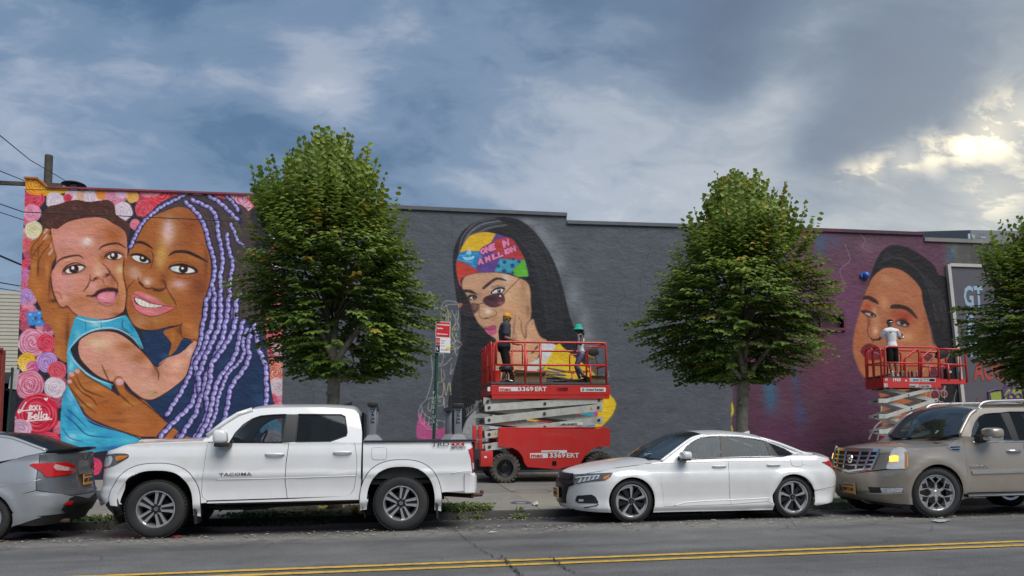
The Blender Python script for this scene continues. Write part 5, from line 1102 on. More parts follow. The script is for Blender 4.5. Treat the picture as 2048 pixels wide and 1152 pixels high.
  for i in range(ns):
   for j in range(w - 1):
    f = [i*w + j, i*w + j + 1, (i+1)*w + j + 1, (i+1)*w + j]
    if (V[f[1]] - V[f[0]]).cross(V[f[2]] - V[f[0]]).dot(N_[f[0]]) < 0: f.reverse()
    Fc.append(f)
  return emit(name, [(V, Fc, N_)], m, parent, .012)
 def Hmap(s, ztop, zc, x_end, rear=False, p=2.2, off=0.):
  """top surface (bonnet or boot) from ring edge inward; domain (a, w)"""
  xn = s.tail(ztop(s.L)) if rear else s.nose(ztop(0))
  def fn(a, w):
   far=a<0; a=abs(a); x_r=float(np.interp(min(a,s.A),s.al,s.px_)); e=s.pt(float(np.interp(a,s.al,s.tau)),ztop(x_r))
   t = float(np.interp(a, s.al, s.tau)); t = (3 - t) if rear else t
   xc = e.x
   if t < 1: xc = xn + (s.xR - xn if rear else s.xF - xn) * (t ** 1.6)
   w = min(max(w, 0), 1); x = e.x + (xc - e.x) * w; y = e.y * (1 - w)
   z = e.z + (zc(x) - e.z) * (1 - (1 - w) ** p) + off
   return Vector((x, -y if far else y, z))
  return fn
 def top(s, name, fn, a0, a1, w0, w1, m, parent, cell=(.07, .06), thick=.012):
  up = Vector((s.L / 2, 0, -20))
  return emit(name,[cutpatch([[(sg*a0,w0),(sg*a1,w0),(sg*a1,w1),(sg*a0,w1)]],cell,fn,up) for sg in (1,-1)],m,parent,thick)
 def line(s, name, pts, r, m, parent, green=False, off=0., far=False, n=6):
  q = []
  for (x0, z0), (x1, z1) in zip(pts[:-1], pts[1:]):
   k=max(1,int(math.hypot(x1-x0,z1-z0)/.05)); q+=[(x0+(x1-x0)*i/k,z0+(z1-z0)*i/k) for i in range(k)]
  q.append(pts[-1]); res = []
  for sg in ((1, -1) if far else (1,)):
   P = []
   for x, z in q:
    if green: v = Vector((x, -sg * (s.gy(x, z) + off), z))
    else: v = s.So(off)(sg * s.ax(x), z)
    P.append(v)
   res.append(MB().tube(P, r, n).build(name, m, parent, smooth=True))
  return res
# shared vehicle materials
def paint(name, col, metal=0., rough=.32, flake=0., coat=1.):
 M=mat(name,col,rough,metal,var=.035,vscale=1.2,coat=coat,dirt=(.16,.15,.13),dscale=1.4,damt=.10); return M
M_BLK=mat('black_plastic',(.018,.018,.019),.5,var=.1); M_TRIM=mat('gloss_black',(.008,.008,.009),.3,var=0); M_RUB=mat('tyre_rubber',(.022,.022,.022),.78,var=.25,vscale=4,bump=.15,bscale=60,dirt=(.07,.065,.06),damt=.35)
M_CHR=mat('chrome',(.72,.72,.73),.14,1.,var=.03); M_SIL=mat('machined_alloy',(.58,.58,.59),.28,.75,var=.05); M_GUN=mat('gunmetal',(.035,.036,.04),.35,.6,var=.1)
M_UND=mat('underbody',(.012,.012,.012),.9,var=.2); M_INT=mat('cabin_trim',(.045,.046,.05),.8,var=.2); M_SEAT=mat('seat_cloth',(.07,.07,.075),.85,var=.2); M_WELL=mat('wheel_well',(.006,.006,.006),.95,var=0)
M_RED=mat('lamp_red',(.50,.012,.010),.12,var=.05,coat=1.,emit=(.5,.01,.01),estr=.0); M_AMB=mat('lamp_amber',(.62,.20,.02),.15,var=.05,coat=1.); M_CLR=mat('lamp_clear',(.62,.63,.64),.08,.2,var=.35,vscale=30,coat=1.); M_HOUS=mat('lamp_housing',(.10,.105,.11),.2,.2,var=.5,vscale=20,coat=1.)
M_PLA=mat('plate_orange',(.72,.34,.04),.5,var=.05); M_PLW=mat('plate_navy',(.03,.04,.12),.5,var=0)
def glass(name, tint, dens, ior=1.55, gl=1.):
 """window glass: mirror-like at glancing angles, otherwise lets a tinted view through"""
 M=bpy.data.materials.new(name); M.use_nodes=True; N=M.node_tree.nodes; L=M.node_tree.links; N.clear()
 out=N.new('ShaderNodeOutputMaterial'); g=N.new('ShaderNodeBsdfGlossy'); g.inputs['Roughness'].default_value=.03; g.inputs['Color'].default_value=(.82*gl,.92*gl,gl,1)
 t=N.new('ShaderNodeBsdfTransparent'); t.inputs[0].default_value=(*tint,1); d=N.new('ShaderNodeBsdfDiffuse'); d.inputs[0].default_value=(.16,.18,.19,1)
 m1=N.new('ShaderNodeMixShader'); m1.inputs[0].default_value=dens; L.new(t.outputs[0],m1.inputs[1]); L.new(d.outputs[0],m1.inputs[2])
 fr=N.new('ShaderNodeFresnel'); fr.inputs[0].default_value=ior; m2=N.new('ShaderNodeMixShader'); L.new(fr.outputs[0],m2.inputs[0]); L.new(m1.outputs[0],m2.inputs[1]); L.new(g.outputs[0],m2.inputs[2]); L.new(m2.outputs[0],out.inputs[0]); return M
M_GL=glass('window_glass',(.50,.57,.58),.07,1.5,.5); M_GLT=glass('tinted_glass',(.22,.24,.25),.08,1.5,.45); M_GLW=glass('windscreen_glass',(.42,.50,.50),.14,2.)
def rotY(a): return Matrix.Rotation(a, 4, 'Y')
def make_wheel(parent, c, R_, w, rimR, style, near=True):
 """wheel lying in the XZ plane, outer face towards -Y when near"""
 sg = -1 if near else 1
 W_ = thing('wheel', None, None); del_cat(W_); W_.parent = parent; W_.location = c
 W_.rotation_euler = (0, 0, 0 if near else math.pi)
 h = w / 2; t = MB()
 t.lathe([(rimR,h*.86),(rimR,-h*.80),(rimR+.012,-h*.96),(rimR+.03,-h*1.0),(R_*.86,-h*1.02),(R_*.95,-h*.92),(R_*.985,-h*.80),(R_,-h*.6),(R_,h*.6),(R_*.985,h*.8),(R_*.95,h*.92),(R_*.86,h),(rimR+.02,h)],axis='Y',n=56,closed=True)
 t.build('tyre', M_RUB, W_, ang=40)
 tr = MB(); nb_ = 52
 for k in range(nb_):   # tread shoulder blocks
  a = 2 * math.pi * k / nb_
  for yy,ln,sk in ((-h*.74,.05,.10),(-h*.30,.045,-.08),(h*.2,.045,.08),(h*.72,.05,-.10)):
   tr.box((math.sin(a)*(R_+.001),yy,math.cos(a)*(R_+.001)),(2*math.pi*R_/nb_*.66,h*.42,.012),rotY(a))
 o = tr.build('tread', M_RUB, W_)
 if 'kind' not in o: o['kind'] = 'stuff'
 r_ = MB(); lip = -h * .80
 r_.lathe([(rimR+.003,lip-.012),(rimR-.012,lip-.014),(rimR-.022,lip+.004),(rimR-.03,lip+.05),(rimR-.045,h*.1),(rimR-.045,h*.8),(rimR,h*.84)],axis='Y',n=48)
 rim = r_.build('rim', [M_SIL if style != 'steel' else M_TRIM][0], W_, ang=40)
 MB().lathe([(0,.03),(rimR*.62,.03),(rimR*.62,.045),(0,.045)],axis='Y',n=32).build('brake_disc',mat('brake_iron',(.10,.095,.09),.5,.8,var=.2),W_,ang=30)
 MB().lathe([(0,h*.3),(rimR-.046,h*.3)],axis='Y',n=32).build('back_plate',M_WELL,W_)
 dep = lip + .006
 def spoke(poly, a, y0, y1, m, name='spoke'):
  ca, sa = math.cos(a), math.sin(a); q = [(x * ca - z * sa, x * sa + z * ca) for x, z in poly]
  mb_ = MB().prism(q, y0, y1); o_ = mb_.build(name, m, rim, ang=30); return o_
 hub = rimR * .2
 if style == 'truck':      # five split spokes: dark centre groove between two bright bars
  for k in range(5):
   a = 2 * math.pi * k / 5 + .35 - math.pi / 2 + .02
   spoke([(hub*.9,-.045),(rimR-.02,-.085),(rimR-.012,0),(rimR-.02,.085),(hub*.9,.045)],a,dep+.022,dep+.05,M_GUN)
   for s_ in (-1,1): spoke([(hub*1.25,s_*.014),(rimR*.62,s_*.022),(rimR-.006,s_*.028),(rimR-.014,s_*.080),(rimR*.66,s_*.058),(hub*1.35,s_*.042)],a,dep,dep+.03,M_SIL)
  MB().lathe([(0,dep+.0),(.035,dep),(.04,dep+.006),(.085,dep+.012),(.095,dep+.05)],axis='Y',n=24).build('hub',M_GUN,rim,ang=35)
  for k in range(6):
   a=2*math.pi*k/6; MB().cyl((.068*math.cos(a),dep+.015,.068*math.sin(a)),(.068*math.cos(a),dep-.006,.068*math.sin(a)),.011,6).build('lug_nut',M_SIL,rim)
  MB().lathe([(.014,dep-.004),(.026,dep-.004),(.026,dep+.002),(.014,dep+.002)],axis='Y',n=20,closed=True).build('badge',M_CHR,rim)
  MB().box((0,dep-.004,.006),(.036,.006,.006)).box((0,dep-.004,-.004),(.007,.006,.028)).build('badge',M_CHR,rim)
 elif style == 'twist':    # five hooked pinwheel spokes
  for k in range(5):
   a = 2 * math.pi * k / 5 + .25
   R1 = rimR - .006
   arc=[(R1*math.cos(t),R1*math.sin(t)) for t in np.linspace(0.02,.80,9)]; inn=[((R1-(.022+.03*(1-abs(t-.1)/.8)))*math.cos(t),(R1-(.022+.03*(1-abs(t-.1)/.8)))*math.sin(t)) for t in np.linspace(.80,.16,8)]
   spoke(arc+inn+[(hub*1.0,hub*.28),(hub*.9,-hub*.05),(R1*.82,-.012)],a,dep,dep+.02,M_SIL)
   spoke([(hub*.8,-.02),(R1,-.03),(R1,.06),(hub*.8,.03)],a+.52,dep+.03,dep+.055,M_GUN)
   spoke([(hub*.9,-.014),(R1-.03,-.05),(R1-.01,.03),(hub,.02)],a,dep+.022,dep+.05,M_GUN)
  MB().lathe([(0,dep-.004),(.028,dep-.002),(.032,dep+.01),(.06,dep+.016),(.068,dep+.05)],axis='Y',n=24).build('hub',M_GUN,rim,ang=35)
  for s_ in (-1,1): MB().box((s_*.010,dep-.007,0),(.004,.004,.024),Matrix.Rotation(s_*.2,4, 'Y')).build('badge',M_CHR,rim)
  for k in range(5): a=2*math.pi*k/5+.9; MB().cyl((.05*math.cos(a),dep+.018,.05*math.sin(a)),(.05*math.cos(a),dep+.004,.05*math.sin(a)),.009,6).build('lug_nut',M_CHR,rim)
 elif style == 'snow':     # forked Y spokes
  for k in range(6):
   a = 2 * math.pi * k / 6 + .5
   spoke([(hub*.8,-.020),(rimR*.52,-.016),(rimR*.52,.016),(hub*.8,.020)],a,dep,dep+.03,M_SIL)
   for s_ in (-1,1): spoke([(rimR*.45,s_*-.012),(rimR-.03,s_*.088),(rimR-.004,s_*.088),(rimR-.004,s_*.128),(rimR-.05,s_*.112),(rimR*.56,s_*.022),(rimR*.45,s_*.014)],a,dep,dep+.03,M_SIL)
   for s_ in (-1,1): spoke([(rimR*.78,s_*.050),(rimR*.93,s_*-.01),(rimR*.97,s_*.012),(rimR*.86,s_*.08)],a,dep+.002,dep+.028,M_SIL)
  MB().lathe([(0,dep-.004),(.03,dep-.002),(.04,dep+.006),(.075,dep+.006),(.085,dep+.04)],axis='Y',n=24).build('hub',M_SIL,rim,ang=35)
  for k in range(6): a=2*math.pi*k/6; MB().cyl((.06*math.cos(a),dep+.014,.06*math.sin(a)),(.06*math.cos(a),dep-.002,.06*math.sin(a)),.01,6).build('lug_nut',M_CHR,rim)
 else:
  for k in range(7): spoke([(hub*.8,-.02),(rimR-.01,-.035),(rimR-.01,.035),(hub*.8,.02)],2*math.pi*k/7,dep,dep+.03,M_SIL)
  MB().lathe([(0,dep-.004),(.05,dep),(.06,dep+.04)],axis='Y',n=20).build('hub',M_SIL,rim,ang=35)
 return W_
def del_cat(o):
 for k in ('category', 'label'):
  if k in o: del o[k]
 return o
def well(parent, x, z, Ra, y0, y1):
 """closed wheel house: drum open downwards"""
 n = 20; vs = []
 for yy in (y0, y1):
  for k in range(n + 1):
   a=math.pi*(-.12+1.24*k/n); vs.append((x+Ra*math.cos(a),yy,z+Ra*math.sin(a)))
 fs = [(k, k + 1, n + 2 + k, n + 1 + k) for k in range(n)] + [tuple(range(n + 1, 2 * n + 2))]
 return MB().add(vs, fs).build('wheel_well', M_WELL, parent)
def mirror_cap(parent, c, d, m, yaw=0.):
 """door mirror: rounded shell, dark base and mirror glass"""
 root = MB(); bm = bmesh.new(); bmesh.ops.create_icosphere(bm, subdivisions=3, radius=.5)
 for v in bm.verts:
  p = v.co * 1; k = lambda t: math.copysign(abs(t * 2) ** .6, t) / 2
  v.co = Vector((k(p.x) * d[0], k(p.y) * d[1], k(p.z) * d[2])) + Vector(c)
 root.add([v.co.copy() for v in bm.verts],[[v.index for v in f.verts] for f in bm.faces]); bm.free(); return root.build('mirror',m,parent,smooth=True)
def seats(parent, xs, y, z0, m=None, wheel_x=None):
 """cabin furniture seen through the glass"""
 for x in xs:
  for s_ in (-1, 1):
   st=MB().box((x,s_*y,z0+.18),(.5,.5,.16),bev=.05).box((x+.27,s_*y,z0+.50),(.13,.48,.62),Matrix.Rotation(.22,4, 'Y'),bev=.05).box((x+.36,s_*y,z0+.88),(.09,.26,.18),Matrix.Rotation(.15,4, 'Y'),bev=.04)
   st.build('seat', m or M_SEAT, parent, ang=50)
 if wheel_x is not None:
  c = Vector((wheel_x, -y, z0 + .62)); P = []
  for k in range(20): a=2*math.pi*k/20; P.append(c+Vector((.19*math.cos(a)*.45,.19*math.sin(a),.19*math.cos(a)*.89)))
  MB().tube(P,.016,6,closed=True).cyl(tuple(c),tuple(c+Vector((-.3,0,-.15))),.03,8).build('steering_wheel',M_INT,parent,smooth=True)
def proj(p):
 d=Vector(p)-Vector((0,0,EYE)); k=d.dot(F); return CX+FL*d.dot(R)/k,CY-FL*d.dot(U)/k
def hit(c, pts, a0=.6, z0=.7, H=None):
 """photo points -> (a, z) on the car's ring surface (or (a, w) on a top surface H)"""
 fn = H or (lambda a, z: c.S(a, z)); O = Vector((c.X0, c.Yn + c.Wh, 0)); out = []; a, z = a0, z0
 for px, py in pts:
  best = None
  for it in range(14):
   u, v = proj(fn(a, z) + O); eu, ev = px - u, py - v
   if best is None or eu*eu + ev*ev < best[0]: best = (eu*eu + ev*ev, a, z)
   if abs(eu) + abs(ev) < .05: break
   h = 2e-3; u1, v1 = proj(fn(a + h, z) + O); u2, v2 = proj(fn(a, z + h) + O)
   j = np.array([[(u1-u)/h, (u2-u)/h], [(v1-v)/h, (v2-v)/h]])
   try: s = np.linalg.solve(j + np.eye(2) * 1e-6, [eu, ev])
   except Exception: break
   a += float(np.clip(s[0], -.25, .25)); z += float(np.clip(s[1], -.25, .25))
  a, z = best[1], best[2]; out.append((a, z))
 return out
def both(c, name, loops, m, parent, off=.008, cell=.05, thick=.01):
 return [emit(name,[cutpatch([[(sg*a,z) for a,z in l] for l in loops],cell,c.So(off),c.cen)],m,parent,thick) for sg in (1,-1)]
def mid(c, name, half, m, parent, off=.008, cell=.06, thick=.01):
 """half outline (a >= 0) listed top to bottom, mirrored into one centre patch"""
 h = [(max(0., a), z) for a, z in half]; l = h + [(-a, z) for a, z in h[::-1]]
 return c.apatch(name, [l], m, parent, cell, off, thick)
# ---------------------------------------------------------------- white pickup
def K(s, ox, oy): return lambda *p: [(ox + x / s, oy + y / s) for x, y in p]
def arc_pts(cx_,cz_,R_,a0,a1,n=22): return [(cx_+R_*math.cos(math.radians(a0+(a1-a0)*k/n)),cz_+R_*math.sin(math.radians(a0+(a1-a0)*k/n))) for k in range(n+1)]
def plate(parent, o, r_, size, s, name='number_plate'):
 """registration plate: o centre, r_ rotation matrix"""
 a=MB().box((0,0,0),(size[0],.012,size[1]),bev=.004); a.v=[tuple(r_@Vector(v)+Vector(o)) for v in a.v]; p=a.build(name,M_PLA,parent)
 me=text_mesh(s,size[1]*.46,.002,.003,align='CENTER',res=1); me.transform(Matrix.Translation((0,-size[1]*.2,0))); me.transform(Matrix.Rotation(math.pi/2,4, 'X')); me.transform(Matrix.Translation((0,-.008,0))); me.transform(r_); me.transform(Matrix.Translation(o)); link('plate_characters',me,M_PLW,p)
 b=MB().box((0,-.007,size[1]*.41),(size[0]*.96,.004,size[1]*.12)); b.v=[tuple(r_@Vector(v)+Vector(o)) for v in b.v]; b.build('plate_band',M_PLW,p); return p
def arch(cx_, cz_, Rx, Rz, a0, a1, n=26):
 out = []
 for k in range(n + 1):
  t=math.radians(a0+(a1-a0)*k/n); c_,s_=math.cos(t),math.sin(t); out.append((cx_+Rx*math.copysign(abs(c_)**.78,c_),cz_+Rz*math.copysign(abs(s_)**.82,s_)))
 return out
def build_truck():
 k4 = K(3.6, 0, 780); k5 = K(3.531, 420, 780); k7 = K(6.4, 150, 880)
 Yn = 11.22; Wh = .985; X0 = ony(172, 985, Yn).x; WX = paint('paint_white', (.76, .76, .75))
 L = ony(958, 900, Yn).x - X0
 def gy(x, z): return Wh * .965 - .34 * max(0, z - 1.27) - .10 * max(0, z - 1.27) ** 2
 rwx=ony(802,1008,Yn).x-X0; fwx=ony(309.7,1020,Yn).x-X0; fwz=.405; rwz=.405; R_=.405
 c=Car(X0,Yn,Wh,L,.95,nose=[(.3,.20),(.48,.06),(.6,.0),(.68,.0),(.74,.04),(.95,.05),(1.2,.09),(1.3,.15)],tail=[(.5,L-.03),(.62,L),(.82,L),(.84,L-.035),(1.3,L-.045)],
   wz=[(.35,.90),(.46,.97),(.62,.962),(.78,.978),(.86,1.0),(.93,.99),(1.12,.988),(1.22,.975),(1.3,.955)],Rf=.52,Rr=.10,nf=3.1,nr=3.2,gy=gy,bumps=[(fwx,fwz,.56,.02,.09),(rwx,rwz,.56,.02,.09)])
 T=thing('pickup_truck', 'white four-door pickup truck with grey bed rack posts and 4X4 lettering', 'pickup truck',(X0,Yn+Wh,0))
 S = c.side
 # fenders and doors
 Ra = .50; fa = arch(fwx, fwz, .515, .56, 188, -8); ra = arch(rwx, rwz, .515, .56, 186, -8)
 zb = lambda px, py: S([(px, py)])[0]
 hoodz = crv([(.2, 1.24), (.45, 1.315), (.9, 1.345), (1.5, 1.36), (1.72, 1.365)])
 sill = S(k5((0, 800), (1060, 770))); sz0 = sill[0][1]; sz1 = sill[1][1]
 dl=S(k4((1497,380),(1478,500),(1456,640),(1452,740),(1462,775),(1490,795)))      # front door leading edge
 fx = dl[0][0]
 fend=[(.50,.88),(.30,.96),(.24,1.235)]+[(x,hoodz(x)-.012) for x in (.45,.7,.95,1.2,1.45)]+[(fx-.006,1.35)]+[(x-.006,z) for x,z in dl[1:]]+[(dl[-1][0]-.006,sz0+.01),(fa[-1][0]+.02,sz0-.0)]+fa[::-1][1:-1]+[(fa[0][0],fa[0][1]+.1),(.50,.70)]
 fend = [p for p in fend if p[0] > .2]
 c.panel('front_fender', [fend], WX, T)
 bl = S(k5((590, 378)))[0]; split = S(k5((558, 378), (537, 520), (531, 650), (545, 762)))
 rr_=S(k5((1020,372),(1035,480),(1035,560),(1025,640),(1015,700),(990,738),(955,750)))
 beltz = S(k5((0, 378), (590, 374), (1020, 372))); zB0, zB1 = beltz[0][1], beltz[1][1]
 d1=[(x,z) for x,z in dl[1:-1]]+[dl[-1]]+[(split[3][0]-.006,split[3][1])]+[(x-.006,z) for x,z in split[2::-1]]+[(fx+.03,zB0+.005),(dl[0][0],dl[0][1])]
 fd = c.panel('door', [d1], WX, T)
 d2=[(split[0][0]+.004,zB1)]+[(x+.004,z) for x,z in split[1:]]+[rr_[-1]]+[(x,z) for x,z in rr_[-2::-1]]
 rd_ = c.panel('door', [d2], WX, T)
 cabR = S(k5((1072, 372), (1062, 770)))
 q=[(x+.006,z) for x,z in rr_]+[(split[3][0]-.02,split[3][1]-.018)]+[(dl[-1][0]+.01,dl[-1][1]-.018),(dl[-1][0]+.0,sz0),(cabR[1][0],sz1-.01),(cabR[1][0]+.0,.8),(cabR[0][0],cabR[0][1])]
 c.panel('rocker_panel', [q], WX, T)
 # bed side
 bt=S(k5((1098,360),(1888,356))); bzT=(bt[0][1]+bt[1][1])/2; bx0=cabR[0][0]+.02; be=S(k5((1850,575),(1840,480),(1822,420),(1888,392)))
 bed=[(bx0,bzT),(L-.06,bzT),(L-.06,be[3][1])]+[(be[2][0],be[2][1]),(be[1][0],be[1][1]),(be[0][0],be[0][1]),S(k5((1832,710)))[0],S(k5((1640,722)))[0]]+ra[::-1]+[(bx0,ra[0][1]+.02)]
 bed[-1] = (bx0 + .0, S(k5((1085, 770)))[0][1]); bed.insert(-1, S(k5((1118, 772)))[0])
 fdr=cat2(S(k5((1145,415),(1160,408),(1235,408),(1247,425),(1246,480),(1225,491),(1165,492),(1143,478))),True,2)
 bs = c.panel('bed_side', [bed], WX, T)
 c.panel('fuel_door',[fdr],WX,bs[0],off=.004,far=False,thick=.006); c.line('fuel_door_gap',fdr+fdr[:1],.0035,M_BLK,bs[0],off=.001)
 # wheel-arch flares: solid bands round each opening
 for (wx_, wz_, a0, a1) in ((fwx, fwz, 176, -7), (rwx, rwz, 185, -8)):
  o_ = arch(wx_, wz_, .60, .645, a0, a1, 30); i_ = arch(wx_, wz_, .505, .55, a0, a1, 30)
  c.panel('wheel_arch_flare', [o_ + i_[::-1]], WX, T, off=.016, thick=.04)
  for sg in (1,-1): c_=[c.So(.012)(sg*c.ax(x),z) for x,z in arch(wx_,wz_,.605,.65,a0,a1,30)]; MB().tube(c_,.006,6).build('flare_seam',M_BLK,T)
  for sg in (-1, 1):
   y0, y1 = sorted((sg * (Wh - .03), sg * (Wh - .42))); well(T, wx_, wz_, .56, y0, y1)
 # bonnet, cowl
 zt = crv([(.0, 1.22), (.24, 1.245), (.45, 1.315), (.9, 1.345), (1.5, 1.36), (1.8, 1.365)])
 zc = crv([(.0, 1.26), (.3, 1.31), (.5, 1.36), (.9, 1.40), (1.5, 1.42), (1.9, 1.42)])
 H = c.Hmap(zt, zc, 1.75); c.top('bonnet', H, .0, c.ax(1.72), .0, 1., WX, T)
 sc=MB(); sc.prism([(-.46,0),(-.34,.035),(.34,.035),(.46,0)],.50,1.30,plane='YZ'); o=sc.build('bonnet_scoop',WX,T,ang=40); o.location=(0,0,1.362)
 MB().box((.52,0,1.41),(.02,.64,.05)).build('scoop_mouth',M_BLK,o).location=(-.02,0,-1.362)
 # nose: grille band, bumper, lamps
 ac = c.ax(.50)
 hl=S(k7((345,362),(338,300),(352,215),(450,180),(520,172),(640,174),(688,192),(680,225),(600,272),(530,312),(440,348)))
 hl = cat2(hl, True, 2); hb = c.panel('headlamp', [hl], M_HOUS, T, off=.006)
 c.panel('headlamp_reflector',[cat2(S(k7((370,335),(380,240),(440,205),(470,240),(455,310),(410,340))),True,3)],M_CLR,hb[0],off=.010,far=False)
 c.panel('indicator',[cat2(S(k7((515,212),(560,204),(672,200),(672,212),(600,250),(530,268),(512,240))),True,2)],M_AMB,hb[0],off=.011,far=False)
 hx0 = min(p[0] for p in hl);
 c.apatch('front_panel',[[(-c.ax(.24),1.235),(c.ax(.24),1.235),(c.ax(.33),.96),(-c.ax(.33),.96)]],WX,T)
 c.apatch('grille', [[(-.52, 1.17), (.52, 1.17), (.40, .80), (-.40, .80)]], M_BLK, T, off=.012);
 for k in range(5): c.apatch('grille_bar',[[(-.48+k*.01,1.13-k*.065),(.48-k*.01,1.13-k*.065),(.48-k*.01,1.115-k*.065),(-.48+k*.01,1.115-k*.065)]],M_CHR,T,off=.025)
 bl_=c.ax(.5); c.apatch('front_bumper',[[(-bl_,.96),(bl_,.96),(bl_,.78),(c.ax(fa[0][0]-.05),.60),(c.ax(fa[0][0]),.56),(c.ax(.46),.49),(c.ax(.2),.50),(-c.ax(.2),.50),(-c.ax(.46),.49),(-c.ax(fa[0][0]),.56),(-c.ax(fa[0][0]-.05),.60),(-bl_,.78)]],WX,T)
 fo=[S(k7((232,560),(262,470),(325,468),(328,560),(318,610),(250,640)))]; c.panel('fog_lamp_recess',fo,M_BLK,T,off=.012)
 va=S(k7((385,830),(470,770),(560,752),(600,940),(460,992),(425,975))); va=[(x+.0,z) for x,z in va]; c.panel('air_dam',[va],M_BLK,T,off=.006)
 ch=hit(c,k7((150,640),(205,612),(240,645),(300,690),(350,760),(345,828),(240,812),(175,780),(140,740)),.6,.6); mid(c, 'bumper_lip',[(0,ch[0][1]),ch[0],ch[1],ch[2],ch[3],ch[4],ch[5],ch[6],ch[7],(0,ch[7][1])],WX,T,.045,thick=.05)
 # cabin: frame with openings, glass, roof
 kw = lambda *p: S(k5(*p), True)
 w1=kw((132,380),(178,305),(235,245),(300,203),(360,183),(430,176),(538,171),(508,374)); w2=kw((626,171),(925,173),(955,188),(970,300),(962,325),(850,364),(604,368))
 rail=kw((-20,325),(100,232),(200,170),(300,138),(400,127),(590,123),(800,123),(950,130),(1020,142),(1052,175),(1068,250))
 # rail is traced just under the roof skin; bottom edge follows the belt
 bot=[(rail[0][0]-.10,1.30),(w1[0][0],zB0-.005),(w1[-1][0],zB1),(w2[-2][0]+.1,zB1),(cabR[0][0],zB1-.01)]
 frame = rail[:1] + rail[1:] + [(cabR[0][0], rail[-1][1] - .1)] + bot[::-1]
 bp=[(w1[-2][0]-.004,w1[-2][1]),(w2[0][0]+.004,w2[0][1]),(w2[-1][0]+.004,w2[-1][1]),(w1[-1][0]-.004,w1[-1][1])]
 hole = w1[:-2] + [w1[-2]] + w2[:1] + w2[1:] + [w1[-1]]
 c.gpanel('cabin_frame', [frame, hole], WX, T)
 c.gpanel('window',[w1],M_GL,T,off=-.012); c.gpanel('window',[w2],M_GLT,T,off=-.012); c.gpanel('pillar_trim',[bp],M_TRIM,T,off=-.006)
 for w_ in (w1,w2): c.line('window_seal',w_+w_[:1],.009,M_BLK,T,green=True,off=-.003,far=True)
 cen=[(rail[0][0]-.14,1.42)]+[(x-.11*max(0,1-i/4),z+.025+.05*min(1,i/4)) for i,(x,z) in enumerate(rail)][1:]
 cen[-1] = (rail[-1][0] + .02, rail[-1][1]); cen[-2] = (rail[-2][0] + .03, rail[-2][1] + .02)
 c.loft('windscreen',rail,cen,M_GLW,T,.35,3.0,.07); c.loft('roof',rail,cen,WX,T,3.0,9.5,0.); c.loft('rear_cab_panel',rail,cen,WX,T,9.5,10,0.)
 for sg in (-1, 1): pass
 c.loft('a_pillar', rail, cen, WX, T, 0, 3.0, 0.) if False else None
 # A pillar skins either side of the windscreen
 for sg in (1, -1):
  P0_=[Vector((x,-sg*c.gy(x,z),z)) for x,z in rail[:4]]; MB().tube(P0_,.035,8).build('windscreen_pillar',WX,T,smooth=True)
 MB().box((rail[-1][0]+.02,0,1.52),(.03,1.45,.5)).build('rear_window',M_GLT,T); MB().box((cabR[0][0]-.03,0,1.0),(.04,1.86,.6)).build('cab_back',WX,T)
 ant=kw((950,112)); MB().prism([(rail[7][0]-.12,0),(rail[7][0]+.08,0),(rail[7][0]+.08,.055)],-.02,.02).build('roof_fin',M_GUN,T).location=(0,0,cen[7][1]+.0)
 mp=S(k4((1605,340)))[0]; mr=mirror_cap(T,(mp[0],-Wh-.10,mp[1]+.01),(.20,.22,.21),WX); mirror_cap(T,(mp[0],Wh+.10,mp[1]+.01),(.20,.22,.21),WX)
 for sg in (-1,1): MB().box((mp[0]+.03,sg*(Wh+.06),mp[1]-.105),(.21,.26,.06),bev=.02).build('mirror_base',M_BLK,T,ang=40)
 seats(T, (w1[-1][0] - .12, w2[-1][0] + .55), .42, .72, None, w1[2][0] + .18)
 MB().box((w1[0][0] + .1, 0, 1.12), (.5, 1.7, .3), bev=.06).build('dashboard', M_INT, T)
 MB().box(((fx+cabR[0][0])/2,0,.62),(cabR[0][0]-fx,1.8,.10)).build('cab_floor',M_UND,T)
 # handles, crease, lettering
 for (a, b_, dr) in (((392, 455), (526, 455), fd), ((872, 443), (1002, 441), rd_)):
  p, q_ = S(k5(a, b_))
  for sg, D_ in ((1, dr[0]), (-1, dr[1])):
   P=[c.So(o_)(sg*c.ax(p[0]+(q_[0]-p[0])*t),p[1]+(q_[1]-p[1])*t) for t,o_ in ((0,.006),(.12,.032),(.5,.038),(.88,.032),(1,.006))]
   MB().tube(P, [.012, .017, .018, .017, .012], 8).build('handle', WX, D_, smooth=True)
   m_=c.So(.002)(sg*c.ax((p[0]+q_[0])/2),p[1]+.0); cup=[(p[0]+(q_[0]-p[0])*.5+.12*math.cos(t),p[1]+.035*math.sin(t)) for t in np.linspace(0,6.1,14)]
 cr = S(k5((40, 632), (300, 628), (540, 622), (1030, 606)))
 c.line('door_crease', cr, .008, WX, T, far=True, off=-.002)
 c.line('bed_crease', S(k5((1700, 590), (1780, 575), (1838, 572))), .007, WX, T, off=-.002)
 p = S(k5((66, 604)))[0]; y_ = c.S(c.ax(p[0]), p[1]).y - .010
 text('TACOMA',.055,(p[0],y_,p[1]),M_CHR,T,name='badge_lettering',sx=1.9,bold=.001,ext=.004)
 p=S(k5((1563,396)))[0]; y_=c.S(c.ax(p[0]),p[1]).y-.03; M_DEC=mat('decal_grey',(.05,.05,.055),.4,var=0); M_DER=mat('decal_red',(.42,.03,.03),.4,var=0)
 text('TRD',.082,(p[0],y_,p[1]-.004),M_DEC,T,name='decal_lettering',sx=1.7,bold=.001,ext=.001); text('4X4',.082,(p[0]+.29,y_,p[1]-.004),M_DER,T,name='decal_lettering',sx=1.5,bold=.003,ext=.001); text('SPORT',.045,(p[0]+.29,y_,p[1]-.042),M_DEC,T,name='decal_lettering',sx=1.75,bold=.0005,ext=.001)
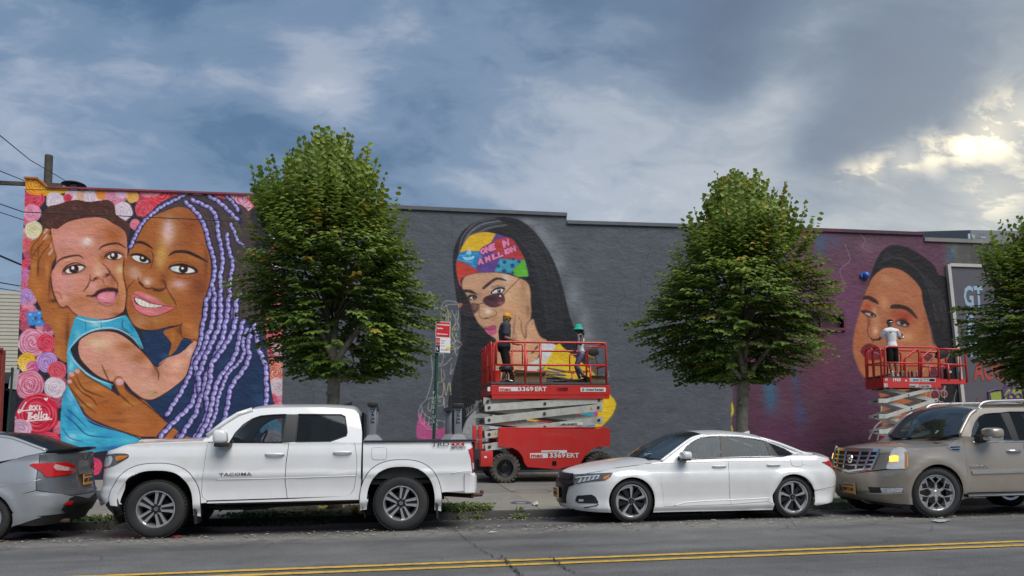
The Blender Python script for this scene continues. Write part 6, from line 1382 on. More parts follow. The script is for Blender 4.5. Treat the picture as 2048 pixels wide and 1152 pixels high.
 # tail: lamp, tailgate, bumper, hitch
 tl=[S(k5(p))[0] for p in ((1824,424),(1850,408),(1890,397),(1893,480),(1893,575),(1852,575),(1842,480))]
 ta = [(c.ax(x), z) for x, z in tl]; amax = c.ax(L - .05) + .10
 for sg in (1, -1):
  lamp=emit('tail_lamp',[cutpatch([[(sg*min(a,amax),z) for a,z in ta[:2]]+[(sg*amax,ta[2][1]),(sg*amax,ta[4][1])]+[(sg*a,z) for a,z in ta[5:]]],.05,c.So(.008),c.cen)],M_RED,T,.02)
  rv=S(k5((1850,515),(1892,512),(1892,556),(1853,560))); emit('reversing_lamp',[cutpatch([[(sg*c.ax(rv[0][0]),rv[0][1]),(sg*amax,rv[1][1]),(sg*amax,rv[2][1]),(sg*c.ax(rv[3][0]),rv[3][1])]],.05,c.So(.013),c.cen)],M_CLR,lamp,.01)
 c.apatch('tailgate',[[(amax+.01,bzT-.005),(2*c.A-amax-.01,bzT-.005),(2*c.A-amax-.01,.86),(amax+.01,.86)]],WX,T)
 b0=S(k5((1845,582)))[0]; ab=c.ax(L-.22); c.apatch('rear_bumper',[[(ab,.835),(2*c.A-ab,.835),(2*c.A-ab,.52),(2*c.A-ab-.0,.50),(ab,.55)]],WX,T,off=.02,thick=.06)
 pl=Vector((L+.03,0,.70)); plate(T,pl,Matrix.Rotation(math.pi/2,4, 'Z'),(.31,.16), 'KDR 4172')
 hp=S(k5((1830,745)))[0]; MB().cyl((hp[0]-.35,0,.46),(hp[0]+.10,-.55,.46),.035,10).cyl((L-.1,-.4,.46),(L+.12,-.42,.47),.03,10).lathe([(0,-.03),(.03,-.02),(.03,.03),(0,.04)],c=(L+.11,-.42,.50),n=10).build('tow_hitch',mat('rusty_steel',(.12,.07,.045),.8,.4,var=.4,vscale=20),T,ang=40)
 # bed box, under parts
 bd=MB(); bd.box(((bx0+L)/2,0,.72),(L-bx0-.1,1.7,.06)); bd.box((bx0+.03,0,(bzT+.7)/2),(.04,1.8,bzT-.7))
 for sg in (-1,1): bd.box(((bx0+L)/2,sg*(Wh-.085),(bzT+.75)/2),(L-bx0-.1,.03,bzT-.8))
 bd.build('bed_liner', M_BLK, T)
 for sg in (-1,1): MB().box(((bx0+L-.03)/2,sg*(Wh-.055),bzT-.0),(L-bx0-.04,.085,.03),bev=.01).build('bed_rail_cap',M_BLK,T)
 un=MB(); un.box((L*.5,0,.50),(L*.82,1.1,.16)); un.box((fwx,0,.42),(.14,1.55,.14)); un.cyl((rwx,-.75,.405),(rwx,.75,.405),.06,12); un.box((rwx,0,.405),(.30,.30,.28),bev=.08); un.box((fwx+1.1,-.2,.40),(.7,.3,.18),bev=.05); un.box((.6,0,.5),(.7,1.3,.2))
 un.tube([(fwx+.5,-.55,.42),(fwx+1.2,-.6,.36),(fwx+1.6,-.6,.40),(rwx-.6,-.55,.42)],.035,8); un.build('chassis',M_UND,T)
 MB().box(((fx+cabR[0][0])/2+.1,-Wh+.12,.50),(cabR[0][0]-fx,.16,.10),bev=.02).build('side_step',M_BLK,T)
 MB().box((fwx+Ra+.03,-Wh+.17,.36),(.03,.30,.34),Matrix.Rotation(-.08,4, 'Y')).build('mud_flap',M_BLK,T); MB().box((rwx+Ra+.03,-Wh+.17,.36),(.03,.30,.38),Matrix.Rotation(-.08,4, 'Y')).build('mud_flap',M_BLK,T)
 c.apatch('fender_liner', [[(-.1, .5), (.1, .5), (.1, .4), (-.1, .4)]], M_BLK, T, off=-.1)
 for x, z in ((fwx, fwz), (rwx, rwz)):
  make_wheel(T,(x,-Wh+.155,z+.005),R_,.285,.258, 'truck'); make_wheel(T,(x,Wh-.155,z-.045),R_,.285,.258, 'truck',False)
 # bed rack: two goal-post bars
 for (px, pxf) in ((745, 728), (916, 886)):
  g=thing('bed_rack', 'grey metal goal-post rack bar at the %s of the truck bed' % ('front' if px<800 else 'tail'), 'cargo rack',group='cargo rack bars on the pickup bed'); yn=Yn+.07; yf=Yn+2*Wh-.07
  base=ony(px,880,yn); zt_=ony(px,806 if px<800 else 808,yn).z-.015; xb=base.x; g.location=(xb,Yn+Wh,bzT); dz=zt_-bzT; M_RK=mat('rack_alu',(.40,.41,.42),.38,.85,var=.08)
  for sg in (-1, 1):
   y = sg * (Wh - .07)
   po=MB().box((0,y,dz*.5),(.115,.035,dz-.04),bev=.012); po.box((0,y-sg*.0,.03),(.20,.06,.05),bev=.015); po.build('post',M_RK,g,ang=40)
   MB().prism([(-.14,.0),(.14,.0),(.07,.09),(-.07,.09)],y-.04,y+.04).build('foot',mat('rack_foot',(.62,.63,.64),.4,.6,var=.05),g,ang=40); MB().box((.12,y,.008),(.52,.05,.014)).build('track',M_RK,g)
  me=text_mesh('THULE',.075,.001,.002,res=1); me.transform(Matrix.Rotation(-math.pi/2,4, 'Z')); me.transform(Matrix.Rotation(math.pi/2,4, 'X')); me.transform(Matrix.Translation((-.028,-(Wh-.07)-.019,dz*.88))); link('rack_lettering',me,M_TRIM,g)
  MB().box((0,0,dz-.01),(.15,2*Wh-.02,.05),bev=.02).build('crossbar',mat('rack_bar',(.12,.125,.13),.45,.5,var=.1),g,ang=40)
  for sg in (-1,1): MB().box((0,sg*(Wh-.0),dz-.01),(.16,.05,.07),bev=.02).build('end_cap',M_BLK,g,ang=40)
 return T
truck = build_truck()
# ---------------------------------------------------------------- white sedan
def build_sedan():
 ka = K(3.303, 1080, 840); kb = K(7.68, 1100, 900); kc = K(7.2, 1620, 880)
 Yn=11.44; Wh=.895; X0=ony(1117,985,Yn+Wh).x; L=ony(1690,985,Yn+.25).x-X0; WX=paint('paint_pearl',(.74,.74,.725))
 f=ony(1264.7,1001,Yn); r=ony(1588.6,996,Yn); R_=.338; fwx,rwx=f.x-X0,r.x-X0; wz_=R_+.0
 def gy(x, z):
  e = max(0, z - .93); t = Wh * .945 - .42 * e - .28 * e * e
  return t - .05 * max(0, (1.25 - x)) - .20 * max(0, x - 3.45) ** 1.3
 c=Car(X0,Yn,Wh,L,.62,nose=[(.15,.10),(.25,.02),(.4,.0),(.6,.0),(.70,.04),(.78,.12),(.9,.25)],tail=[(.2,L-.12),(.45,L-.02),(.62,L),(.80,L-.06),(.95,L-.12),(1.1,L-.15)],
   wz=[(.15,.93),(.24,.978),(.36,.966),(.5,.982),(.66,1.0),(.74,.992),(.80,.972),(.92,.945),(1.02,.90)],Rf=.74,Rr=.62,nf=2.15,nr=2.3,gy=gy,bumps=[(fwx,wz_,.40,.018,.07),(rwx,wz_,.40,.02,.07)])
 T=thing('sedan', 'white sedan with black and silver pinwheel alloy wheels', 'car',(X0,Yn+Wh,0)); S=c.side
 Ra = R_ + .045; fa = arc_pts(fwx, wz_, Ra, 200, -20); ra = arc_pts(rwx, wz_, Ra, 200, -20)
 sb = S(ka((775, 605), (1550, 585))); zs0, zs1 = sb[0][1], sb[1][1]
 bw=S(ka((850,264),(1240,251),(1600,240),(1720,224))); belt=crv([(bw[0][0],bw[0][1]),(bw[1][0],bw[1][1]),(bw[2][0],bw[2][1]),(bw[3][0],bw[3][1])])
 zt=crv([(.0,.735),(.35,.80),(.8,.875),(1.1,.905),(bw[0][0],bw[0][1]-.005)]); zc=crv([(.0,.77),(.25,.855),(.6,.93),(1.0,.985),(1.35,1.02),(1.7,1.03)])
 dl=S(ka((842,268),(806,320),(800,400),(815,500),(822,572))); sp=S(ka((1240,252),(1250,400),(1258,540),(1266,556))); rr_=S(ka((1602,246),(1614,272),(1600,370),(1562,450),(1520,518),(1505,538)))
 g=.004; be=S(kb((850,460),(975,525))); be[1]=(fwx-math.sqrt(max(0,Ra**2-(be[1][1]-wz_)**2)),be[1][1])
 fend=[(.62,zt(.62)-.0)]+[(x,zt(x)) for x in (.8,.95,1.1,1.2)]+[(dl[0][0]-g,dl[0][1])]+[(x-g,z) for x,z in dl[1:]]+[(dl[-1][0]-g,zs0+.05),(fa[-1][0]+.0,fa[-1][1])]+fa[::-1][1:9]
 # sedge where bumper meets fender
 fend=[(be[0][0],be[0][1])]+[(x,zt(x)-.006) for x in np.linspace(be[0][0]+.001,dl[0][0]-.1,7)]+[(dl[0][0]-g,dl[0][1])]+[(x-g,z) for x,z in dl[1:]]+[(dl[-1][0]-g,zs0+.06),fa[-1]]+[p for p in fa[::-1][1:] if not (p[0]<fwx and p[1]<be[1][1])]+[(be[1][0],be[1][1])]
 c.panel('front_fender', [fend], WX, T, cell=.06)
 d1=[(dl[0][0],dl[0][1])]+dl[1:]+[(sp[3][0]-g,sp[3][1]-.0)]+[(x-g,z) for x,z in sp[2::-1]]; D1=c.panel('door',[d1],WX,T,cell=.06)
 d2=[(sp[0][0]+g,sp[0][1])]+[(x+g,z) for x,z in sp[1:]]+rr_[::-1]; D2=c.panel('door',[d2],WX,T,cell=.06)
 sill=[(fa[-1][0],fa[-1][1])]+[(dl[-1][0],dl[-1][1]-.006),(sp[3][0],sp[3][1]-.006),(rr_[-1][0]+.005,rr_[-1][1]-.006),(ra[0][0],ra[0][1]+.02),(ra[0][0]-.01,zs1-.02),(fa[-1][0]+.0,zs0-.01)]
 c.panel('sill', [sill], WX, T, cell=.06, off=.004)
 # rear quarter with boot side
 tr=S(ka((1602,242),(1720,224),(1800,225),(1860,236))); dk=crv([(bw[3][0],bw[3][1]),(tr[2][0],tr[2][1]-.01),(tr[3][0],tr[3][1]-.02),(L-.1,tr[3][1]-.05)])
 rb = S(ka((1815, 465), (1975, 432)))
 lampx = S(ka((1862, 278)))[0]
 quarter=[(rr_[0][0]+g,rr_[0][1])]+[(x,belt(x)) for x in (rr_[0][0]+.12,rr_[0][0]+.25)]+[(x,dk(x)) for x in np.linspace(bw[3][0],L-.30,6)]+[(L-.30,rb[0][1]),(rb[0][0],rb[0][1])]+[p for p in ra[::-1] if p[1]<rb[0][1] or p[0]<rb[0][0]][0:0]
 raq = [p for p in ra[::-1] if not (p[0] > rwx and p[1] < rb[0][1])]
 quarter += raq + [(ra[0][0], ra[0][1] + .03)] + [(x + g, z) for x, z in rr_[::-1][:-1]]
 c.panel('rear_quarter', [quarter], WX, T, cell=.06)
 # rear end: bumper and boot face wrap round
 aq = c.ax(L - .30); zq = dk(L - .3)
 bb_=[(c.ax(rb[0][0]),rb[0][1]),(aq,rb[0][1]),(c.ax(L-.05)+.1,rb[1][1])]; A2=2*c.A
 low = [(c.ax(p[0]), p[1]) for p in ra if p[0] > rwx and p[1] < rb[0][1] - .01]
 half=[(c.ax(rb[0][0])+.005,rb[0][1]-.005)]+[(aq,rb[0][1]-.002),(c.A-.5,rb[1][1])]; lower=low[::-1] if low and low[0][1]<low[-1][1] else low
 lo_ = sorted(low, key=lambda p: -p[1]); zbt = S(ka((1825, 565), (1960, 540)))
 hp=half+[(A2-a,z) for a,z in half[::-1]]+[(A2-a,z) for a,z in lo_]+[(A2-c.ax(zbt[0][0]),zbt[0][1]),(A2-aq,zbt[1][1]),(aq,zbt[1][1]-.0),(c.ax(zbt[0][0]),zbt[0][1])]+lo_[::-1]
 c.apatch('rear_bumper', [hp], WX, T)
 c.apatch('boot_face',[[(aq+.003,zq),(A2-aq-.003,zq),(A2-aq-.003,rb[0][1]+.005),(c.A+.5,rb[1][1]+.006),(c.A-.5,rb[1][1]+.006),(aq+.003,rb[0][1]+.005)]],WX,T)
 tl=hit(c,ka((1862,278),(1905,269),(1946,272),(1948,342),(1922,322)),c.ax(L-.2),.8); both(c, 'tail_lamp',[tl],M_RED,T,.012,thick=.02)
 Hd=c.Hmap(crv([(0,1.),(bw[3][0],bw[3][1]),(tr[2][0],tr[2][1]-.01),(L-.30,zq),(L,zq)]),crv([(3.2,1.14),(L-.75,1.08),(L-.4,1.07),(L,1.03)]),0,True)
 c.top('boot_lid', Hd, c.ax(bw[3][0]), c.A, 0., 1., WX, T)
 # front bumper, lamps, grille
 xe = c.ax(be[0][0]); fb_bot = hit(c, kb((340, 905), (600, 945), (940, 962)), .8, .2)
 lowf=[(c.ax(p[0]),p[1]) for p in fa if p[0]<fwx and p[1]<be[1][1]]; lowf=sorted(lowf,key=lambda p: -p[1])
 hbp=[(0,.74),(c.ax(.25),.76),(c.ax(be[0][0])-.02,zt(be[0][0]))][:2]+[(xe,be[0][1]),(c.ax(be[1][0]),be[1][1])]+lowf+[(fb_bot[2][0],fb_bot[2][1]),(fb_bot[1][0],fb_bot[1][1]),(fb_bot[0][0],fb_bot[0][1]),(0,.20)]
 zl = zt(.3)
 hbp=c.edge(zt,0,xe,9)+[(xe,be[0][1]),(c.ax(be[1][0]),be[1][1])]+lowf+[fb_bot[2],fb_bot[1],fb_bot[0],(0,.20)]
 mid(c, 'front_bumper', hbp, WX, T, 0.)
 topb = [(c.ax(x), zt(x)) for x in (be[0][0] + .02,)]
 hl=hit(c,kb((372,378),(560,368),(760,358),(965,347),(930,410),(850,462),(640,484),(500,505),(400,522),(375,500)),.5,.7); HL=both(c, 'headlamp',[hl],M_HOUS,T,.010,cell=.04)
 for i in range(5):
  p=hit(c,kb((430+i*66,505-i*13),(480+i*66,440-i*10),(500+i*66,440-i*10),(478+i*66,495-i*13)),.5,.65); emit('lamp_cell',[cutpatch([p],.04,c.So(.018),c.cen)],M_CLR,HL[0],.008)
 p=hit(c,kb((395,420),(760,385),(765,398),(400,440)),.5,.7); emit('daytime_strip',[cutpatch([p],.04,c.So(.018),c.cen)],M_CLR,HL[0],.006)
 p=hit(c,kb((825,410),(915,378),(905,420),(850,452),(812,452)),.7,.7); emit('indicator',[cutpatch([p],.04,c.So(.018),c.cen)],M_AMB,HL[0],.006)
 gr=hit(c,kb((372,376),(378,530),(290,562),(255,690),(235,812)),.35,.6); zg=zt(0)-.005
 mid(c, 'grille',[(0,gr[0][1]+.0),gr[0],gr[1],gr[2],gr[3],(gr[3][0]-.03,gr[4][1]),(0,gr[4][1]-.01)],M_TRIM,T,.014)
 mid(c, 'grille_bar',[(0,gr[0][1]),(gr[0][0],gr[0][1]),(gr[0][0],gr[0][1]-.085),(0,gr[0][1]-.10)],M_GUN,T,.028)
 for k in range(3): z=gr[3][1]+.07-k*.055; mid(c, 'grille_slat',[(0,z),(gr[3][0]-.02,z),(gr[3][0]-.02,z-.012),(0,z-.012)],M_BLK,T,.03)
 fo=hit(c,kb((390,780),(420,700),(640,685),(700,720),(745,800),(735,820),(440,812)),.6,.4); FO=both(c, 'fog_lamp_recess',[fo],M_BLK,T,.008)
 p=hit(c,kb((450,755),(520,755),(518,790),(445,788)),.6,.4); emit('fog_lamp',[cutpatch([p],.04,c.So(.02),c.cen)],M_CLR,FO[0],.01)
 ll=hit(c,kb((30,840),(340,905),(560,880),(720,850),(745,830)),.1,.25); MB().tube([c.So(.006)(a,z) for a,z in ll[1:]],.008,6).build('lip_line',M_TRIM,T)
 P = [c.So(.02)(sg, z) for sg, z in [(0, 0)]][:0]
 em=c.So(.035)(0,gr[0][1]-.06); MB().box((em.x,-.03,em.z),(.012,.014,.085)).box((em.x,.03,em.z),(.012,.014,.085)).box((em.x,0,em.z-.005),(.012,.06,.014)).build('badge',M_CHR,T)
 pc=c.So(.05)(0,gr[3][1]+.02); plate(T,(pc.x,0,pc.z),Matrix.Rotation(-math.pi/2,4, 'Z'),(.30,.155), 'JFB 8326');
 MB().box((pc.x + .012, 0, pc.z), (.012, .33, .185), bev=.004).build('plate_frame', M_CHR, T)
 H = c.Hmap(zt, zc, 1.6); c.top('bonnet', H, 0, c.ax(bw[0][0] + .0), .0, 1., WX, T)
 hlx = hit(c, kb((580, 362), (760, 322), (1000, 275), (1300, 248), (1560, 238)), .6, .2, H)
 for sg in (1,-1): MB().tube([H(sg*a,w)+Vector((0,0,.001)) for a,w in hlx],.0035,5).build('bonnet_gap',M_BLK,T)
 # cabin
 g_ = lambda *p: S(ka(*p), True)
 w1=g_((908,258),(930,222),(965,175),(1010,138),(1060,116),(1120,109),(1190,107),(1197,248)); w2=g_((1240,107),(1330,112),(1430,126),(1478,137),(1500,170),(1522,238),(1262,244)); w3=g_((1508,148),(1560,165),(1620,190),(1676,224),(1640,236),(1578,239))
 rail=g_((800,275),(870,222),(940,168),(1010,122),(1090,101),(1215,97),(1330,103),(1450,121),(1560,152),(1650,185),(1740,220),(1800,232))
 up=[(x,z) for x,z in rail]; dlo=w1[:-1]+w2[:4]+w3[:4]+w3[4:]+[w2[-2]]+[w2[-1],w1[-1]]
 frame=up+[(bw[3][0],bw[3][1]-.01),(bw[2][0],bw[2][1]-.008),(bw[1][0],bw[1][1]-.008),(bw[0][0],bw[0][1]-.01)]
 c.gpanel('cabin_frame', [frame, dlo], WX, T, cell=.08)
 for w_, m in ((w1, M_GL), (w2, M_GLT), (w3, M_GLT)): c.gpanel('window', [w_], m, T, off=-.014)
 c.gpanel('pillar_trim',[[w1[-2],w2[0],w2[-1],w1[-1]]],M_BLK,T,off=-.006); c.gpanel('pillar_trim',[[w2[3],w3[0],w3[-1],w2[5],w2[4]]],M_BLK,T,off=-.006)
 ch=g_((905,262),(920,232),(960,172),(1010,128),(1080,105),(1215,101),(1330,106),(1450,125),(1560,158),(1640,190),(1735,222),(1600,242),(1240,250),(905,262))
 c.line('window_trim',ch[:11],.008,M_CHR,T,green=True,off=.004,far=True); c.line('window_seal',[(x,z-.0) for x,z in ch[10:]],.008,M_BLK,T,green=True,off=.002,far=True)
 top = [(x, z) for x, z in rail]; zr_ = max(z for _, z in rail)
 cen = []
 for i, (x, z) in enumerate(rail):
  if i <= 4: cen.append((x - .30 + .05 * i, z + .045 - .0 * i + (.03 if i > 0 else .0)))
  elif i <= 7: cen.append((x + (-.04, 0, .05)[i - 5] if True else x, z + .085))
  else: cen.append((x + .06 + .06 * (i - 8), z + .085 - .02 * (i - 8)))
 c.loft('windscreen',rail,cen,M_GLW,T,.3,4.0,.05,ns=20); c.loft('roof',rail,cen,WX,T,4.0,7.2,0.,ns=20); c.loft('rear_window',rail,cen,M_GLT,T,7.2,10.4,.10,ns=16);
 for sg in (1, -1):
  MB().tube([Vector((x,-sg*(c.gy(x,z)-.01),z+.005)) for x,z in cat2(rail[0:5],False,4)],.026,8).build('windscreen_pillar',WX,T,smooth=True)
  MB().tube([Vector((x,-sg*(c.gy(x,z)-.02),z+.0)) for x,z in cat2(rail[7:12],False,4)],.034,8).build('rear_pillar',WX,T,smooth=True)
 MB().prism([(cen[7][0]-.1,0),(cen[7][0]+.1,0),(cen[7][0]+.09,.05)],-.02,.02).build('roof_fin',WX,T).location=(0,0,cen[7][1]-.005)
 MB().box((rail[0][0] - .05, 0, zc(1.4) - .035), (.20, 1.35, .02)).build('cowl', M_BLK, T)
 for yy in (-.35,.25): MB().tube([(rail[0][0]-.1,yy,zc(1.4)),(rail[0][0]+.12,yy-.3,zc(1.4)+.06)],.008,5).build('wiper',M_BLK,T)
 mp = S(ka((938, 236)))[0]
 for sg in (-1, 1):
  m_=mirror_cap(T,(mp[0],sg*(Wh+.06),mp[1]+.012),(.17,.23,.13),WX); MB().box((mp[0]+.0,sg*(Wh+.0),mp[1]-.055),(.15,.22,.04),bev=.015).build('mirror_base',M_TRIM,m_,ang=40)
 seats(T,(w1[-1][0]-.30,w2[-1][0]+.35),.36,.28,None,w1[1][0]+.32); MB().box((w1[0][0]+.0,0,.80),(.5,1.45,.22),bev=.06).build('dashboard',M_INT,T)
 MB().box((L*.5,0,.26),(L*.72,1.45,.10)).build('floor_pan',M_UND,T); MB().box((.42,0,.35),(.3,.9,.2)).build('radiator_frame',M_UND,T)
 MB().box((w3[2][0], 0, .85), (.5, 1.3, .06)).build('parcel_shelf', M_INT, T)
 for (a, b_, dr) in (((1137, 307), (1230, 306), D1), ((1498, 298), (1587, 298), D2)):
  p, q_ = S(ka(a, b_))
  for sg,D_ in ((1,dr[0]),(-1,dr[1])): MB().tube([c.So(o_)(sg*c.ax(p[0]+(q_[0]-p[0])*t),p[1]) for t,o_ in ((0,.004),(.1,.024),(.5,.028),(.9,.024),(1,.004))],[.010,.013,.013,.013,.010],8).build('handle',WX,D_,smooth=True)
 fd=cat2(S(ka((1655,258),(1668,252),(1718,254),(1730,270),(1732,300),(1715,308),(1675,305),(1660,290))),True,2); c.panel('fuel_door',[fd],WX,T,off=.003,far=False,thick=.004); c.line('fuel_door_gap',fd+fd[:1],.003,M_BLK,T,off=.001)
 c.line('sill_crease',S(ka((885,566),(960,545),(1100,534),(1255,528),(1400,522),(1520,516))),.010,WX,T,far=True,off=-.003)
 c.line('shoulder_crease',S(ka((640,300),(800,285),(1240,272),(1600,268),(1800,300))),.010,WX,T,far=True,off=-.006)
 c.line('bumper_cut', S(ka((1815, 465), (1900, 448), (1975, 430))), .003, M_BLK, T)
 for sg in (-1, 1):
  y0, y1 = sorted((sg * (Wh - .05), sg * (Wh - .36)))
  for x in (fwx, rwx): well(T, x, wz_, Ra - .003, y0, y1)
 for x in (fwx, rwx):
  make_wheel(T,(x,-Wh+.135,wz_),R_,.235,.262, 'twist'); make_wheel(T,(x,Wh-.135,wz_-.04),R_,.235,.262, 'twist',False)
 me=MB().box((0,0,0),(.13,.004,.05)); o=me.build('windscreen_sticker',mat('sticker_blue',(.35,.55,.75),.5,var=.3,vscale=30),T); s_=g_((745,240))[0]; o.location=(s_[0]+.02,-.5,s_[1]+.02); o.rotation_euler=(.9,0,.2)
 return T
sedan = build_sedan()
# ---------------------------------------------------------------- bronze sport utility
def build_suv():
 ka = K(3.841, 1620, 780); kc = K(7.2, 1620, 880)
 Yn=10.86; Wh=1.0; X0=ony(1698,930,Yn+Wh).x; L=5.1; WX=mat('paint_bronze',(.37,.325,.27),.34,.45,var=.04,vscale=1.2,coat=1.,dirt=(.20,.17,.14),dscale=1.3,damt=.3)
 f = ony(1878, 988, Yn); R_ = .405; fwx = f.x - X0; rwx = fwx + 2.95; wz_ = R_
 def gy(x,z): e=max(0,z-1.15); return Wh*.965-.24*e-.12*e*e-.10*max(0,1.7-x)
 c=Car(X0,Yn,Wh,L,.85,nose=[(.2,.16),(.3,.06),(.45,.0),(.68,.0),(.80,.03),(.9,.06),(1.12,.13)],tail=[(.2,L-.08),(.5,L),(.8,L-.02),(1.2,L-.08)],wz=[(.25,.94),(.45,.98),(.75,1.0),(.95,.995),(1.1,.975),(1.22,.955)],Rf=.60,Rr=.3,nf=2.7,nr=3.,gy=gy,bumps=[(fwx,wz_,.52,.02,.08),(rwx,wz_,.52,.02,.08)])
 T=thing('suv', 'bronze sport utility vehicle with chrome grille and lit amber lamps', 'car',(X0,Yn+Wh,0)); S=c.side
 Ra = R_ + .06; fa = arc_pts(fwx, wz_, Ra, 196, -16); ra = arc_pts(rwx, wz_, Ra, 196, -16)
 dl=S(ka((1168,352),(1182,400),(1192,470),(1205,560),(1212,640),(1208,788))); sp_x=S(ka((1612,392)))[0]; zb=S(ka((1285,404),(1612,395))); zB=zb[0][1]; zs=S(ka((1210,790)))[0][1]; zbelt=zB+.0
 spx = sp_x[0] + .05; g = .005
 be = S(ka((752, 612), (862, 628), (812, 790), (800, 872)))
 zt=crv([(0,1.03),(.3,1.08),(.7,1.13),(1.2,1.16),(dl[0][0],dl[0][1])]); zc=crv([(0,1.10),(.25,1.17),(.6,1.21),(1.2,1.26),(1.7,1.28)])
 hl=hit(c,ka((590,606),(600,560),(618,490),(640,455),(675,440),(715,442),(740,470),(748,540),(746,600),(700,604)),.9,.9)
 xf0 = float(np.interp(hl[6][0], c.al, c.px_))
 fend=[(xf0+.01,zt(xf0)),]+[(x,zt(x)) for x in np.linspace(xf0+.1,dl[0][0]-.05,5)]+[(dl[0][0]-g,dl[0][1])]+[(x-g,z) for x,z in dl[1:-1]]+[(dl[-1][0]-g,fa[-1][1]+.03),fa[-1]]+[p for p in fa[::-1][1:] if p[0]>be[1][0]-.02 or p[1]>be[1][1]]+[be[1],(be[0][0],be[0][1])]
 c.panel('front_fender', [fend], WX, T)
 d1=[(dl[0][0],zB-.003 if dl[0][1]<zB else dl[0][1])]+dl[1:]+[(spx-g,zs),(spx-g,zB)]; D1=c.panel('door',[d1],WX,T)
 rdx=rwx-.22; d2=[(spx+g,zB),(spx+g,zs),(rwx-Ra-.06,zs)]+arc_pts(rwx,wz_,Ra+.05,165,100,8)+[(rdx+.15,zB)]; D2=c.panel('door',[d2],WX,T)
 q=[(rdx+.155,zB)]+arc_pts(rwx,wz_,Ra+.045,100,165,8)+[(rwx-Ra-.05,wz_)]+ra+[(L-.35,.42),(L-.35,zB)]; c.panel('rear_quarter',[q],WX,T)
 c.apatch('tailgate',[[(c.ax(L-.34),zB+.0),(2*c.A-c.ax(L-.34),zB),(2*c.A-c.ax(L-.34),.42),(c.ax(L-.34),.42)]],WX,T)
 c.panel('sill',[[(fa[-1][0],zs-.01),(ra[0][0],zs-.01),(ra[0][0],.30),(fa[-1][0],.30)]],M_BLK,T,off=-.05)
 # running board with bright edge
 for sg in (-1,1): MB().box(((fa[-1][0]+ra[0][0])/2,sg*(Wh-.02),.355),(ra[0][0]-fa[-1][0]-.05,.18,.05),bev=.015).build('running_board',M_BLK,T,ang=40); MB().box(((fa[-1][0]+ra[0][0])/2,sg*(Wh+.075),.355),(ra[0][0]-fa[-1][0]-.05,.02,.025),bev=.006).build('step_trim',M_CHR,T,ang=40)
 # front bumper and nose
 fb=hit(c,ka((860,628),(740,604),(590,612),(440,632),(310,645),(200,620)),1.0,.8); fl=hit(c,ka((800,880),(640,872),(430,845),(300,820)),1.1,.3)
 lowf=sorted([(c.ax(p[0]),p[1]) for p in fa if p[0]<fwx and p[1]<be[1][1]-.01],key=lambda p: -p[1])
 zb0 = .70
 mid(c, 'front_bumper',[(0,zb0-.03),(c.ax(.2),fb[2][1]),fb[1],fb[0]]+lowf+[(lowf[-1][0]-.01,fl[0][1]+.0),(fl[1][0],fl[1][1]),(fl[2][0],fl[2][1]),(0,fl[2][1]-.02)],WX,T,0.)
 nz_=c.edge(zt,0,hl[6][0]+.02,9)+[(hl[9][0]+.12,hl[0][1]),(fb[2][0]-.05,fb[2][1]+.01),(0,zb0-.02)]; mid(c, 'nose_panel',nz_,WX,T,-.004)
 HL=both(c, 'headlamp',[cat2(hl,True,2)],mat('lamp_bright',(.74,.74,.70),.15,.05,var=.12,vscale=9,coat=1.),T,.010,cell=.05)
 p=hit(c,ka((614,552),(612,512),(650,504),(678,508),(676,548)),.9,.9); am=mat('lit_amber',(.9,.45,.05),.3,var=.3,vscale=40,emit=(1.,.42,.05),estr=1.1)
 for o in HL: o_ = None
 both_=[emit('lit_indicator',[cutpatch([[(sg*a,z) for a,z in p]],.05,c.So(.020),c.cen)],am,HL[0 if sg>0 else 1],.008) for sg in (1,-1)]
 p=hit(c,ka((728,470),(742,485),(746,596),(728,598)),1.,.9); [emit('side_marker',[cutpatch([[(sg*a,z) for a,z in p]],.05,c.So(.016),c.cen)],M_AMB,HL[0 if sg>0 else 1],.008) for sg in (1,-1)]
 gr=hit(c,kc((1005,145),(1000,190),(960,300),(900,395),(590,440)),.5,.9); gz1=gr[0][1]-.035; gz0=gr[3][1]-.02; ga=min(max(gr[0][0],.3),.8); gb=min(max(gr[3][0],.2),ga-.09)
 mid(c, 'grille_mesh', [(0, gz1), (ga, gz1), (gb, gz0), (0, gz0 - .06)], M_TRIM, T, .010)
 mid(c, 'grille_header',[(0,gz1+.055),(ga+.01,gz1+.05),(ga,gz1),(0,gz1)],M_CHR,T,.03,thick=.03)
 for k in range(1, 4):
  z=gz1+(gz0-gz1)*k/4; w=ga+(gb-ga)*k/4; mid(c, 'grille_bar',[(0,z-.04*k/4+.008),(w,z+.010),(w,z-.010),(0,z-.04*k/4-.012)],M_CHR,T,.028,thick=.02)
 for t in (.34, .72, 1.0):
  for sg in (1,-1): emit('grille_upright',[cutpatch([[(sg*(ga*t-.012),gz1),(sg*(ga*t+.012),gz1),(sg*(gb*t+.012),gz0-.02),(sg*(gb*t-.012),gz0-.02)]],.05,c.So(.034),c.cen)],M_CHR,T,.02)
 mid(c, 'grille_surround',[(0,gz0-.055),(gb,gz0+.01),(gb+.02,gz0-.015),(0,gz0-.085)],M_CHR,T,.03,thick=.02)
 e=c.So(.045)(0,(gz0+gz1)/2); b_=MB().lathe([(0,-.004),(.045,-.004),(.05,0),(.05,.01)],c=tuple(e),axis='X',n=24); b_.build('badge',M_TRIM,T,ang=40); MB().lathe([(.05,-.012),(.075,-.008),(.078,.004),(.05,.006)],c=tuple(e),axis='X',n=28).build('badge_ring',M_CHR,T,ang=40)
 MB().box((e.x-.008,0,e.z+.005),(.006,.05,.045),bev=.004).build('badge_shield',M_CHR,T)
 lo=hit(c,ka((395,742),(720,748),(712,785),(400,790)),.5,.5); LO=both(c, 'lower_intake',[lo],M_BLK,T,.008)
